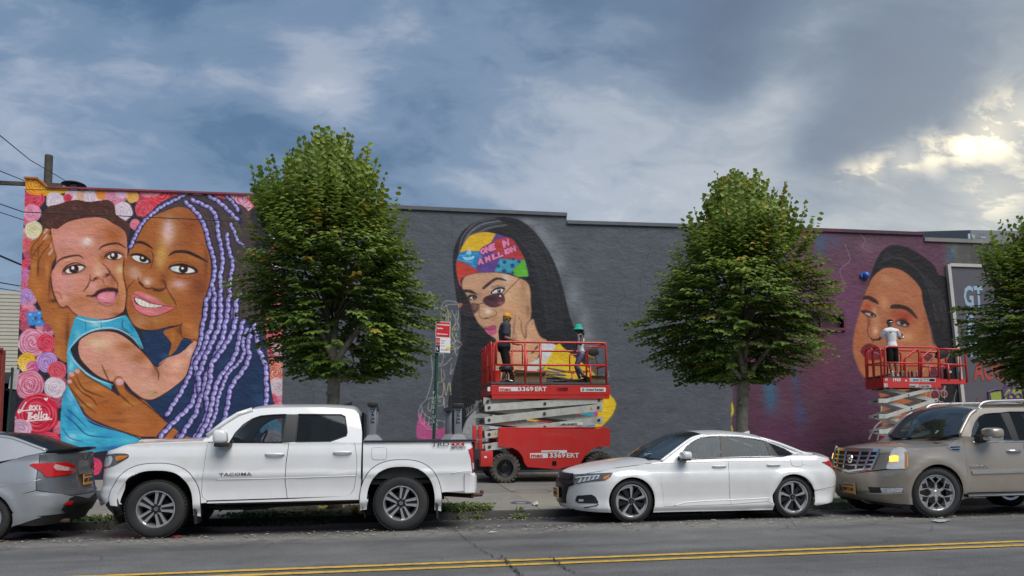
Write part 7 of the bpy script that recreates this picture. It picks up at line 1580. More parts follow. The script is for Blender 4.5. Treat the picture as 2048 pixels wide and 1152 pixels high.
 p=hit(c,ka((545,750),(718,750),(706,782),(556,788)),.7,.5); FO=[emit('fog_lamp',[cutpatch([[(sg*a,z) for a,z in p]],.05,c.So(.02),c.cen)],M_CLR,LO[0 if sg>0 else 1],.01) for sg in (1,-1)]
 p=hit(c,ka((395,742),(450,742),(470,790),(400,790)),.4,.5); both(c, 'tow_cover',[p],WX,T,.02)
 mid(c, 'intake_trim',[(0,lo[3][1]-.01),lo[2],(lo[2][0],lo[2][1]-.02),(0,lo[3][1]-.035)],M_CHR,T,.02)
 mid(c, 'chin_spoiler',[(0,.42),(fl[2][0],fl[2][1]+.02),(fl[0][0]-.05,fl[0][1]+.02),(fl[0][0]-.08,fl[0][1]-.05),(fl[2][0],fl[2][1]-.05),(0,.30)],M_BLK,T,-.02)
 pc=c.So(.03)(0,lo[3][1]+.06); plate(T,(pc.x,0,pc.z),Matrix.Rotation(-math.pi/2,4, 'Z'),(.31,.16), 'FJW 7106'); MB().box((pc.x+.012,0,pc.z),(.012,.35,.20),bev=.004).build('plate_frame',M_CHR,T)
 H = c.Hmap(zt, zc, 1.8); c.top('bonnet', H, 0, c.ax(dl[0][0]), 0., 1., WX, T)
 ve=S(ka((1050,440),(1075,432),(1140,430),(1168,448),(1150,470),(1085,462))); V=c.panel('fender_vent',[ve],M_CHR,T,off=.010)
 for p in (S(ka((1072,436),(1140,434),(1150,443),(1080,446))),S(ka((1082,453),(1148,452),(1140,464),(1095,462)))): emit('vent_slot',[cutpatch([c.az(p)],.05,c.So(.016),c.cen)],M_TRIM,V[0],.004)
 mo = S(ka((1238, 622), (1246, 646))); x1 = rwx - Ra - .1
 c.panel('side_moulding',[[(mo[0][0],mo[0][1]),(spx-.01,mo[0][1]+.01),(spx-.01,mo[1][1]+.01),(mo[0][0]+.02,mo[1][1])]],M_CHR,T,off=.018,thick=.02)
 c.panel('side_moulding',[[(spx+.01,mo[0][1]+.01),(x1,mo[0][1]+.01),(x1,mo[1][1]+.01),(spx+.01,mo[1][1]+.01)]],M_CHR,T,off=.018,thick=.02)
 # cabin
 g_ = lambda *p: S(ka(*p), True)
 w1=g_((1235,385),(1250,300),(1270,245),(1300,205),(1340,185),(1400,178),(1466,176),(1556,384)); t2=g_((1528,172),(1610,388),(1650,165))
 zt1,zb1=t2[0][1]+.01,t2[1][1]; w2=[(t2[0][0],zt1),(rdx+.02,zt1),(rdx+.12,zb1),(t2[1][0],zb1)]; w3=[(rdx+.14,zt1),(L-.42,zt1-.03),(L-.35,zb1+.02),(rdx+.24,zb1)]
 rl=g_((1150,345),(1190,262),(1230,190),(1275,155),(1340,140),(1460,135),(1530,136))
 rail=rl+[(rdx,rl[-1][1]+.01),(L-.7,rl[-1][1]-.01),(L-.35,rl[-1][1]-.05),(L-.22,rl[-1][1]-.16),(L-.14,zbelt+.05)]
 frame=rail+[(L-.14,zbelt-.01),(dl[0][0]-.03,zbelt-.01)]; hole=w1[:-1]+w2[:2]+w3[:2]+w3[2:]+[w2[3],w1[-1]]
 c.gpanel('cabin_frame', [frame, hole], WX, T)
 for w_, m in ((w1, M_GL), (w2, M_GLT), (w3, M_GLT)): c.gpanel('window', [w_], m, T, off=-.012)
 c.gpanel('pillar_trim',[[w1[-2],w2[0],w2[3],w1[-1]]],M_BLK,T,off=-.005); c.gpanel('pillar_trim',[[w2[1],w3[0],w3[3],w2[2]]],M_BLK,T,off=-.005)
 c.line('window_seal',hole+hole[:1],.009,M_BLK,T,green=True,off=-.002,far=True); c.line('belt_trim',[(w1[0][0],zB+.005),(w1[-1][0],zB+.01),(L-.4,zB+.01)],.016,M_CHR,T,green=True,off=.004,far=True)
 cen=[(x-.28+.07*min(i,4),z+(.02,.05,.075,.085,.09)[min(i,4)]) for i,(x,z) in enumerate(rail)]; cen[-1]=(L-.03,rail[-1][1]); cen[-2]=(L-.12,rail[-2][1]+.03); cen[-3]=(L-.25,rail[-3][1]+.06)
 cen[0] = (rail[0][0] - .30, zc(rail[0][0] - .3) - .0)
 c.loft('windscreen',rail,cen,M_GLW,T,.15,3.1,.045,ns=18); c.loft('roof',rail,cen,WX,T,3.1,8.8,0.,ns=18); c.loft('rear_window',rail,cen,M_GLT,T,8.8,11,.06)
 for sg in (1, -1):
  MB().tube([Vector((x,-sg*(c.gy(x,z)-.01),z)) for x,z in cat2(rail[0:4],False,4)],.032,8).build('windscreen_pillar',WX,T,smooth=True)
  rr=[(rail[3][0]+.15,rail[3][1]+.02),(rail[4][0]+.1,rail[4][1]+.10),(rail[6][0],rail[6][1]+.12),(rdx,rail[7][1]+.12),(L-.8,rail[8][1]+.10),(L-.55,rail[8][1]+.02)]
  MB().tube([Vector((x,-sg*(c.gy(x,rail[5][1])-.12),z)) for x,z in cat2(rr,False,4)],.028,8).build('roof_rail',mat('rail_alu',(.46,.46,.45),.35,.8,var=.04),T,smooth=True)
 MB().tube([(rail[2][0]+.15,-.1,cen[3][1]+.0),(rail[2][0]+.32,-.1,cen[3][1]+.12)],.006,5).build('roof_aerial',M_BLK,T)
 mp = S(ka((1340, 338)))[0]
 for sg in (-1, 1):
  m_=mirror_cap(T,(mp[0],sg*(Wh+.12),mp[1]+.012),(.27,.30,.19),WX); MB().box((mp[0]-.02,sg*(Wh+.09),mp[1]-.07),(.27,.28,.07),bev=.03).build('mirror_lower',M_CHR,m_,ang=40); MB().box((mp[0]-.12,sg*(Wh-.01),mp[1]-.08),(.14,.16,.14),bev=.04).build('mirror_arm',M_BLK,m_,ang=40)
 for yy in (-.45,.1): MB().tube([(rail[0][0]-.22,yy,cen[0][1]+.01),(rail[0][0]-.10,yy-.25,cen[0][1]+.05),(rail[0][0]-.06,yy-.55,cen[0][1]+.05)],.011,5).build('wiper',M_BLK,T)
 MB().box((rail[0][0] - .2, 0, cen[0][1] - .05), (.25, 1.5, .02)).build('cowl', M_BLK, T)
 seats(T,(w1[-1][0]-.15,w2[2][0]+.1),.45,.62,mat('leather_tan',(.16,.14,.115),.6,var=.1),w1[1][0]+.10); MB().box((w1[0][0]-.05,0,1.06),(.55,1.6,.26),bev=.08).build('dashboard',M_INT,T,ang=40)
 for (a, b_) in (((1512, 470), (1618, 468)),):
  p, q_ = S(ka(a, b_))
  for dx, D_ in ((0, D1), (1.0, D2)):
   for sg,d_ in ((1,D_[0]),(-1,D_[1])): MB().tube([c.So(o_)(sg*c.ax(p[0]+dx+(q_[0]-p[0])*t),p[1]) for t,o_ in ((0,.004),(.1,.03),(.5,.036),(.9,.03),(1,.004))],[.014,.019,.02,.019,.014],8).build('handle',M_CHR,d_,smooth=True)
 p=S(ka((1228,600)))[0]; text('ESCALADE',.062,(p[0],c.S(c.ax(p[0]),p[1]).y-.006,p[1]),M_CHR,T,name='badge_lettering',sx=1.1,ext=.004,space=1.1)
 MB().box((L*.5,0,.42),(L*.78,1.5,.14)).build('chassis',M_UND,T); MB().box((.55,0,.55),(.5,1.0,.4)).build('radiator_frame',M_UND,T)
 for k, (px, col) in enumerate(((1028, (.6, .6, .62)), (1070, (.1, .2, .5)))):
  s_=g_((px+110,330))[0]; o=MB().box((0,0,0),(.10,.004,.06)).build('windscreen_sticker',mat('sticker_%d' % k,col,.5,var=.2,vscale=30),T); o.location=(s_[0]-.22+k*.12,-.66,s_[1]+.02); o.rotation_euler=(.7,0,.6)
 for sg in (-1, 1):
  y0, y1 = sorted((sg * (Wh - .05), sg * (Wh - .42)))
  for x in (fwx, rwx): well(T, x, wz_, Ra - .003, y0, y1)
 w_=make_wheel(T,(fwx,-Wh+.15,wz_),R_,.29,.292, 'snow'); w_.rotation_euler=(0,0,math.radians(-9)); w2_=make_wheel(T,(fwx,Wh-.15,wz_-.04),R_,.29,.292, 'snow',False); w2_.rotation_euler=(0,0,math.pi-math.radians(9))
 make_wheel(T,(rwx,-Wh+.15,wz_),R_,.29,.292, 'snow'); make_wheel(T,(rwx,Wh-.15,wz_-.04),R_,.29,.292, 'snow',False)
 return T
suv = build_suv()
# ---------------------------------------------------------------- silver sedan at the left edge
def build_silver():
 kd = K(3.6, 0, 780)
 Yn=11.35; Wh=.88; L=4.55; X0=ony(168,985,Yn+Wh*.8).x-L; WX=mat('paint_silver',(.34,.355,.375),.36,.35,var=.03,coat=1.,dirt=(.2,.19,.18),dscale=1.3,damt=.2)
 R_ = .325; wz_ = R_; ec = kd((30, 900)); rwx = L - 1.02; fwx = rwx - 2.68
 t_ = ony(0, 1000, Yn)
 def gy(x,z): e=max(0,z-.95); return Wh*.94-.42*e-.25*e*e-.10*max(0,x-(L-1.25))
 c=Car(X0,Yn,Wh,L,.62,nose=[(.2,.1),(.5,0),(.7,.05),(.9,.2)],tail=[(.2,L-.16),(.36,L-.06),(.5,L),(.62,L),(.66,L-.03),(.95,L-.07),(1.1,L-.06)],wz=[(.2,.93),(.35,.97),(.6,1.),(.8,.985),(.98,.94),(1.1,.9)],Rf=.7,Rr=.55,nf=2.3,nr=2.5,gy=gy,bumps=[(rwx,wz_,.40,.02,.07)])
 T=thing('sedan', 'silver grey sedan cut by the left edge, with spoiler and red lamp', 'car',(X0,Yn+Wh,0)); S=c.side
 Ra = R_ + .05; ra = arc_pts(rwx, wz_, Ra, 200, -20); fa = arc_pts(fwx, wz_, Ra, 200, -20)
 zD=S(kd((440,455)))[0][1]; zt=crv([(0,.78),(.8,.90),(1.3,.95),(2.5,.98),(L-1.2,1.0),(L-.35,zD),(L,zD)])
 q=[(L-1.55,zt(L-1.55))]+[(x,zt(x)) for x in np.linspace(L-1.4,L-.36,7)]+[(L-.36,.70),(L-.52,.66),(ra[-4][0]+.02,ra[-4][1])]+ra[::-1][4:]+[(ra[0][0],.30),(L-1.75,.28),(L-1.60,.45),(L-1.52,.8)]
 c.panel('rear_quarter', [q], WX, T, cell=.06)
 d2=[(L-2.5,.96),(L-2.5,.26),(L-1.76,.28),(L-1.61,.45),(L-1.53,.8),(L-1.56,zt(L-1.56))]; D2=c.panel('door',[d2],WX,T,cell=.08)
 d1=[(1.35,.93),(1.3,.26),(L-2.51,.26),(L-2.51,.96)]; D1=c.panel('door',[d1],WX,T,cell=.08)
 c.panel('front_fender',[[(.5,.84),(1.34,.93),(1.29,.26),(fa[-1][0],.26)]+fa[::-1]+[(.5,.4)]],WX,T,cell=.08); mid(c, 'front_bumper',[(0,.72),(c.ax(.49),.80),(c.ax(.49),.25),(0,.2)],WX,T,0.)
 # rear end
 aq=c.ax(L-.355); A2=2*c.A; lowr=[(c.ax(x),z) for x,z in ra if x>rwx and z<ra[-4][1]-.0];
 bot = hit(c, kd((118, 940), (300, 915), (480, 895), (600, 845), (660, 790)), c.ax(L - .5), .3)
 side=[(c.ax(L-.52),.655),(aq,.69),(c.A-.55,.60),(c.A-.5,.585)]; ap=c.ax(ra[-4][0]+.02)
 half = [(ap, ra[-4][1] - .004)] + side
 full=half+[(A2-a,z) for a,z in half[::-1]]+[(A2-c.ax(ra[-1][0]),ra[-1][1]+.01),(A2-bot[1][0],bot[1][1]),(A2-aq,.34),(aq,.34)]+[bot[1],(c.ax(ra[-1][0]),ra[-1][1]+.01)]+[(c.ax(x),z) for x,z in ra[-1:-5:-1]]
 c.apatch('rear_bumper', [full], WX, T)
 c.apatch('bumper_lower',[[(c.ax(L-.62),.36),(A2-c.ax(L-.62),.36),(A2-aq,.20),(aq,.20),(c.ax(L-.62),.22)]],M_BLK,T,off=-.006)
 dv=hit(c,kd((540,760),(660,790),(620,850),(480,895),(440,860),(500,780)),c.A-.5,.35)
 both(c, 'diffuser', [dv], M_BLK, T, .012)
 c.apatch('boot_face',[[(aq+.004,zD),(A2-aq-.004,zD),(A2-aq-.004,.70),(c.A+.5,.595),(c.A-.5,.595),(aq+.004,.70)]],mat('paint_silver_reflection',(.15,.155,.165),.3,.4,var=.05,coat=1.),T)  # silver paint again, with the boot's dark reflection put into the colour
 tl=hit(c,kd((213,540),(240,530),(380,524),(480,520),(540,545),(535,590),(470,612),(330,628),(300,590)),c.ax(L-.5),.8); TL=both(c, 'tail_lamp',[tl],M_RED,T,.012)
 p=hit(c,kd((395,535),(500,560),(488,582),(400,578),(380,555)),c.ax(L-.3),.8); emit('reversing_lamp',[cutpatch([p],.04,c.So(.02),c.cen)],mat('lamp_pink',(.6,.36,.34),.15,var=.3,vscale=20,coat=1.),TL[0],.006)
 p=hit(c,kd((450,825),(485,798),(520,800),(508,825)),c.ax(L-.3),.45); both(c, 'reflector',[p],M_RED,T,.02)
 pc=c.So(.015)(c.A,.80); plate(T,(L-.02,0,.80),Matrix.Rotation(math.pi/2,4, 'Z'),(.31,.16), 'HMT 5530')
 MB().box((L - .045, 0, .92), (.02, .5, .05), bev=.008).build('plate_lamp_bar', M_CHR, T)
 me=text_mesh('Sentra',.06,.002,.001); me.transform(Matrix.Rotation(math.pi/2,4, 'X')); me.transform(Matrix.Rotation(math.pi/2,4, 'Z')); me.transform(Matrix.Translation((L-.045,-.62,.955))); link('badge_lettering',me,M_CHR,T)
 me=text_mesh('S R',.05,.002,.001); me.transform(Matrix.Rotation(math.pi/2,4, 'X')); me.transform(Matrix.Rotation(math.pi/2,4, 'Z')); me.transform(Matrix.Translation((L-.03,.48,.87))); link('badge_lettering',me,M_CHR,T)
 Hd=c.Hmap(zt,crv([(L-1.2,1.13),(L-.5,1.10),(L,1.09)]),0,True); c.top('boot_lid',Hd,c.ax(L-1.3),c.A,0.,1.,WX,T)
 sp = []; Z0 = zD + .05
 vs = []; n = 20
 for i in range(n + 1):
  y = -.66 + 1.32 * i / n; cu = .12 * (y / .66) ** 2; zz = Z0 - .03 * (y / .72) ** 2
  vs+=[(L-.36-cu,y,zz-.03),(L-.03-cu,y,zz+.035),(L-.03-cu,y,zz+.015),(L-.34-cu,y,zz-.05)]
 fs=[(4*i+k,4*i+(k+1)%4,4*(i+1)+(k+1)%4,4*(i+1)+k) for i in range(n) for k in range(4)]+[(0,1,2,3),(4*n,4*n+3,4*n+2,4*n+1)]
 MB().add(vs, fs).build('spoiler', M_TRIM, T, ang=35)
 H=c.Hmap(zt,crv([(0,.8),(.5,.95),(1.4,1.05)]),1.5); c.top('bonnet',H,0,c.ax(1.3),0,1.,WX,T)
 # cabin
 bx=L-.78; rail=[(1.05,.97),(1.5,1.2),(1.95,1.38),(2.5,1.46),(3.05,1.475),(3.4,1.46)]+[(x,z) for x,z in S(kd((60,345),(150,372),(250,410),(330,438)),True)]
 rail = [p for i, p in enumerate(rail) if i < 6 or p[0] > 3.5]
 e=rail[-1]; w1=[(1.55,1.0),(1.95,1.27),(2.1,1.33),(2.45,1.36),(2.45,1.01)]; w2=[(2.52,1.36),(2.9,1.33),(3.0,1.25),(3.1,1.06),(2.52,1.02)]
 c.gpanel('cabin_frame',[rail+[(e[0],e[1]-.03),(L-1.4,1.0),(2.5,.97),(1.05,.93)],w1[:-1]+w2[:-1]+[w2[-1],w1[-1]]],WX,T); c.gpanel('window',[w1],M_GL,T,off=-.012); c.gpanel('window',[w2],M_GLT,T,off=-.012); c.gpanel('pillar_trim',[[w1[-2],w2[0],w2[-1],w1[-1]]],M_TRIM,T,off=-.006)
 m_=len(rail)-1; cen=[(x-.2*(i<3),z+.06) if i<6 else (x+.10*(1+(i-6)*.4),z+.06-.012*(i-6)) for i,(x,z) in enumerate(rail)]
 c.loft('windscreen',rail,cen,M_GLW,T,.2,2,.05); c.loft('roof',rail,cen,WX,T,2,min(5,m_),0.); c.loft('rear_window',rail,cen,M_GLT,T,5,m_,.08,ns=14)
 for sg in (1,-1): MB().tube([Vector((x,-sg*(c.gy(x,z)-.02),z)) for x,z in cat2(rail[4:],False,3)],.03,8).build('rear_pillar',WX,T,smooth=True)
 MB().box((L-1.25,0,.95),(.7,1.3,.06)).build('parcel_shelf',M_INT,T); seats(T,(2.3,3.2),.36,.3)
 MB().box((L*.5,0,.24),(L*.8,1.4,.10)).build('floor_pan',M_UND,T); MB().cyl((L-.5,-.45,.23),(L-.08,-.45,.23),.03,10).build('exhaust',mat('rusty_steel',(.12,.07,.045),.8),T)
 for sg in (-1, 1):
  y0, y1 = sorted((sg * (Wh - .05), sg * (Wh - .36)))
  for x in (fwx, rwx): well(T, x, wz_, Ra - .003, y0, y1)
 for x in (fwx,rwx): make_wheel(T,(x,-Wh+.13,wz_),R_,.215,.222, 'plain'); make_wheel(T,(x,Wh-.13,wz_-.04),R_,.215,.222, 'plain',False)
 fd=S(kd((0,620),(80,618),(230,690))); c.line('haunch_crease',S(kd((0,700),(100,680),(230,660),(330,640))),.008,WX,T,off=-.005)
 return T
silver = build_silver()
# ---------------------------------------------------------------- linden trees
M_BARK=mat('linden_bark',(.27,.24,.19),.9,var=.3,vscale=7,bump=.7,bscale=22,dirt=(.07,.065,.055),dscale=4,damt=.6)
def leaf_mat(name, c0, c1):
 M = mat(name, c0, .5, var=0, spec=.35); N, L, b = nodes_of(M)
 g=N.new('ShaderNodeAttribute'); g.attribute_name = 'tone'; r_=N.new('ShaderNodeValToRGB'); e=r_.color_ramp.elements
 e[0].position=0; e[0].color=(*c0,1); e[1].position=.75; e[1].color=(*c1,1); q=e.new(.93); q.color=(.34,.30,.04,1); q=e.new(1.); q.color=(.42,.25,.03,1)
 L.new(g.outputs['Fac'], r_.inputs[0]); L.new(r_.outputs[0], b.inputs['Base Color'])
 t=N.new('ShaderNodeBsdfTranslucent'); L.new(r_.outputs[0],t.inputs[0]); mx=N.new('ShaderNodeMixShader'); mx.inputs[0].default_value=.30
 L.new(b.outputs[0],mx.inputs[1]); L.new(t.outputs[0],mx.inputs[2]); L.new(mx.outputs[0],N['Material Output'].inputs[0]); return M
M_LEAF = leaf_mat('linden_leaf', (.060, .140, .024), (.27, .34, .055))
def tree(label, base, _t, fork, limbs, env, nshoot, seed, lean=(0, 0), tw=.13, yellow=.05):
 """trunk/limbs given in photo pixels in the plane of the tree; env: outline (half-widths per height) in pixels"""
 r_ = random.Random(seed); nr = np.random.RandomState(seed)
 Y=base[2]; b=ony(base[0],900,Y); T=thing('linden_tree',label, 'tree',(b.x,Y,pav_z(Y)),group='linden trees along the kerb')
 off=Vector((b.x,Y,pav_z(Y))); P=lambda px,py,dy=0.: ony(px,py,Y+dy)-off*1+Vector((0,0,0))
 fk = P(*fork); tr = MB(); n = 10
 pts=[Vector((0,0,-.05)).lerp(Vector((fk.x,0,fk.z)),t)+Vector((.03*math.sin(t*5+seed),.02*math.sin(t*4),0)) for t in np.linspace(0,1,n)]
 tr.tube(pts, [tw * 1.35] + [tw * (1.1 - .15 * k / n) for k in range(1, n)], 14)
 for k in range(3): q=pts[7]+Vector((tw*.8*(k-1)*.8,-tw*.8,.12*k)); tr.lathe([(0,-.03),(.05,-.02),(.06,.01),(.04,.03),(.02,.01),(0,.01)],c=tuple(q),axis='Y',n=10)
 tr.build('trunk', M_BARK, T, smooth=True)
 ends = []
 for li in limbs:
  l_,dy,r0=li; q=[pts[-1]-Vector((0,0,.12))]+[P(x,y,dy*(i+1)/len(l_)) for i,(x,y) in enumerate(l_)]
  q = [Vector(v) for v in cat2([tuple(v) for v in q], False, 4)]
  if len(q[0]) == 2: pass
  m_=len(q); MB().tube(q,[r0*(1-.72*i/m_) for i in range(m_)],8).build('limb',M_BARK,T,smooth=True); ends.append(q)
 # crown envelope: (py, left px, right px) rows
 rows = sorted(env); ys_ = [a[0] for a in rows]
 prof = []
 for py, l_, r2 in rows:
  a=P(l_,py); c=P(r2,py); prof.append(((a.z+c.z)/2,(a.x+c.x)/2,(c.x-a.x)/2*.92))
 prof.sort(); pz=[p[0] for p in prof]; pc=[p[1] for p in prof]; pr=[p[2] for p in prof]; zlo,zhi=pz[0],pz[-1]
 V = []; Fc = []; tone = []
 twigs = MB(); core = Vector((fk.x, 0, fk.z + (zhi - fk.z) * .25))
 def leaf(p, d, up, s, t):
  d=d.normalized(); w=d.cross(up); w=w.normalized() if w.length>1e-4 else Vector((1,0,0)); nn=w.cross(d)
  o = len(V); fold = nn * s * .14
  V.extend([p,p+d*s*.42+w*s*.54+fold,p+d*s*1.05-nn*s*.10,p+d*s*.42-w*s*.54+fold,p+d*s*.10+w*s*.36+fold*.6,p+d*s*.10-w*s*.36+fold*.6,p+d*s*.80+w*s*.26+fold*.4,p+d*s*.80-w*s*.26+fold*.4])
  Fc.extend([(o,o+4,o+1),(o,o+1,o+6,o+2),(o,o+2,o+7,o+3),(o,o+3,o+5)]); tone.extend([t]*4)
 for k in range(nshoot):
  z = zlo + (zhi - zlo) * r_.random() ** .9;
  cz=float(np.interp(z,pz,pc)); rz=float(np.interp(z,pz,pr)); th=r_.uniform(0,6.283); lump=1+.42*noise.noise(Vector((math.cos(th)*1.5,math.sin(th)*1.5,z*1.2+seed*7)))+.22*noise.noise(Vector((math.cos(th)*3.5,math.sin(th)*3.5,z*3.+seed)))
  rad = rz * lump * (r_.random() ** .30) * .98; hh = (z - zlo) / (zhi - zlo)
  if hh<.36 and math.sin(th)<.35 and abs(math.cos(th))*rad<.36*rz*(1.25-2*hh) and r_.random()<.93: continue
  tip = Vector((cz + rad * math.cos(th), rad * .92 * math.sin(th), z))
  out = Vector((math.cos(th), math.sin(th), 0)); upv = .15 + 1.5 * max(0, hh - .45)
  d=(out*(1-.6*max(0,hh-.6))+Vector((0,0,upv-(.25 if hh<.35 else 0)))).normalized(); d=(d+Vector((r_.uniform(-.3,.3),r_.uniform(-.3,.3),r_.uniform(-.2,.2)))).normalized()
  ln = r_.uniform(.35, .65)
  if hh>.62 and r_.random()<.30: d=(Vector((d.x*.35,d.y*.35,1))).normalized(); ln=r_.uniform(.5,.95); tip=tip+d*ln*.35
  start=tip-d*ln*.8; q=[start,start+d*ln*.5,start+d*ln+Vector((0,0,-.05 if hh<.6 else .04))]
  if k % 3 == 0: twigs.tube(q, [.008, .006, .003], 3, cap=False)
  if k % 90 == 0:   # a real branch from the heart of the tree out to this shoot
   m0=core.lerp(start,.12)+Vector((0,0,-.2)); twigs.tube([m0,core.lerp(start,.5)+Vector((0,0,.12)),start],[.028,.018,.008],5,cap=False)
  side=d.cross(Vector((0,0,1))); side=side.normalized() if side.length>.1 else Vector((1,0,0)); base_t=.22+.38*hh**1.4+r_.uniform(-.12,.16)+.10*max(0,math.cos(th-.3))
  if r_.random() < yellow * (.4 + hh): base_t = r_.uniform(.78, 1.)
  nl = int(ln / .055)
  for i in range(nl):
   t=(i+.5)/nl; p=q[0].lerp(q[1],t*2) if t<.5 else q[1].lerp(q[2],t*2-1); sg=1 if i%2 else -1
   dd=side*sg*.9+d*.45+Vector((r_.uniform(-.25,.25),r_.uniform(-.25,.25),-.28+r_.uniform(-.2,.15)))
   if hh > .7: dd = side * sg + d * .5 + Vector((0, 0, r_.uniform(-.2, .4)))
   up=Vector((r_.uniform(-.28,.28),r_.uniform(-.28,.28)-.35,1)) if hh<.78 else Vector((r_.uniform(-.5,.5),-1,r_.uniform(-.4,.5)))
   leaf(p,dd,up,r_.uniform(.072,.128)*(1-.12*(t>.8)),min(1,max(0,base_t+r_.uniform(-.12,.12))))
 twigs.build('twigs', mat('twig', (.07, .075, .03), .8), T)['kind'] = 'stuff'
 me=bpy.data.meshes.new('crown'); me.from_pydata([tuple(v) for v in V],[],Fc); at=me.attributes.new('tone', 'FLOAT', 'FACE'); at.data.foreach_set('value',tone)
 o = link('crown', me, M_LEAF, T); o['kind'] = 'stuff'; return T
tree('linden tree behind the white pickup, largest and nearest the rose mural',(671,0,14.1),0,(664,720),[([(640,660),(600,620),(560,560)],-.5,.055),([(655,640),(650,560),(640,430)],.1,.075),([(672,640),(690,540),(700,400)],.35,.07),([(700,680),(740,630),(760,560),(800,500)],-.3,.07),([(690,700),(760,690),(800,660)],.5,.035),([(620,690),(560,680)],.6,.035),([(630,650),(600,560)],.9,.04)],
  [(312,640,690),(325,608,715),(345,580,735),(375,545,765),(410,510,800),(450,485,835),(490,470,860),(530,466,874),(570,462,880),(620,466,878),(660,490,870),(700,525,852),(735,560,830),(757,610,800)],2900,3,tw=.115,yellow=.03)
tree('linden tree behind the white sedan, between grey and purple walls',(1484,0,14.1),0,(1487,750),[([(1455,730),(1425,690),(1380,640)],-.4,.06),([(1478,700),(1470,620),(1450,500)],.1,.07),([(1492,700),(1500,600),(1480,450)],.3,.065),([(1520,720),(1560,670),(1600,620)],-.3,.06),([(1475,720),(1462,690),(1440,620)],.6,.05)],
  [(388,1448,1470),(405,1425,1520),(430,1402,1565),(455,1378,1590),(500,1330,1605),(550,1296,1625),(600,1280,1650),(640,1275,1668),(680,1292,1655),(715,1325,1632),(745,1362,1600),(765,1375,1550)],2800,8,tw=.12,yellow=.07)
tree('linden tree cut by the right edge of the view',(2120,0,13.9),0,(2110,760),[([(2080,700),(2040,640)],-.4,.06),([(2110,640),(2110,500)],.2,.08),([(2150,680),(2200,600)],.2,.06)],
  [(430,2107,2110),(430,2082,2150),(450,2052,2190),(500,2012,2230),(550,1977,2260),(600,1957,2275),(650,1952,2280),(700,1972,2270),(735,2002,2250),(765,2042,2220),(780,2072,2180)],2600,12,tw=.12,yellow=.05)
# ---------------------------------------------------------------- scissor lifts
M_LRED=mat('lift_red',(.60,.028,.022),.42,var=.10,vscale=2.5,coat=.35,dirt=(.20,.07,.06),dscale=2.5,damt=.5); M_ARM=mat('lift_arm_grey',(.52,.51,.47),.5,var=.12,vscale=4,dirt=(.14,.13,.11),dscale=3,damt=.55)
M_WHT=mat('decal_white',(.74,.74,.72),.45,var=.03); M_DRK=mat('dark_steel',(.05,.05,.052),.55,.4,var=.2); M_YELD=mat('decal_yellow',(.75,.45,.03),.45,var=.05)
def lift(label, Y0, W, ks, deck, wheels=None):
 """Y0 near plane, W width; ks: crop->photo; deck: dict of traced crop coordinates"""
 D=deck; q0=ony(*ks(D['floor'][0])[0],Y0); X0=q0.x; T=thing('scissor_lift',label, 'scissor lift',(X0,Y0,0))
 P = lambda p, dy=0.: (lambda q: Vector((q.x - X0, dy, q.z)))(ony(*ks(p)[0], Y0 + dy))
 return T, P
def tube_path(T, name, pts, r, m, rad=.08):
 """pipe with rounded corners"""
 out = []
 for i, p in enumerate(pts):
  if 0 < i < len(pts) - 1:
   a=(pts[i-1]-p); b=(pts[i+1]-p); k=min(rad,a.length*.45,b.length*.45); a=p+a.normalized()*k; b=p+b.normalized()*k
   for t in (0,.25,.5,.75,1): out.append((a*(1-t)+p*t)*(1-t)+(p*(1-t)+b*t)*t)
  else: out.append(p)
 return MB().tube(out, r, 8).build(name, m, T, smooth=True)
def warn(T, p, s, m_=None):
 q=MB().prism([(p.x-s,p.z-s*.8),(p.x+s,p.z-s*.8),(p.x,p.z+s)],p.y-.006,p.y-.001); o=q.build('warning_triangle',M_YELD,T); MB().box((p.x,p.y-.008,p.z-s*.1),(s*.18,.003,s*.9)).build('warning_mark',M_TRIM,o); return o
def arm(T, a, b, h, y, w, pins=True):
 a=Vector((a.x,0,a.z)); b=Vector((b.x,0,b.z)); d=(b-a).normalized(); n=Vector((-d.z,0,d.x))*h/2; a2=a-d*h*.6; b2=b+d*h*.6
 o=MB().prism([((a2-n).x,(a2-n).z),((b2-n).x,(b2-n).z),((b2+n).x,(b2+n).z),((a2+n).x,(a2+n).z)],y,y+w).build('scissor_arm',M_ARM,T)
 if pins:
  for t in (0,.5,1): c=a.lerp(b,t); MB().cyl((c.x,y-.015,c.z),(c.x,y+.01,c.z),h*.22,10).build('pin',M_DRK,o)
 return o
def scissor(T, nodes, W, h):
 """nodes: (left point, right point) per level from the top down"""
 for (L0, R0), (L1, R1) in zip(nodes[:-1], nodes[1:]):
  arm(T,L1,R0,h,.02,.06); arm(T,L0,R1,h,.12,.06,False); arm(T,L1,R0,h,W-.10,.06,False); arm(T,L0,R1,h,W-.20,.06,False)
 for L0, R0 in nodes:
  for c in (L0,R0): MB().cyl((c.x,.02,c.z),(c.x,W-.03,c.z),h*.2,10).build('cross_pin',M_DRK,T)
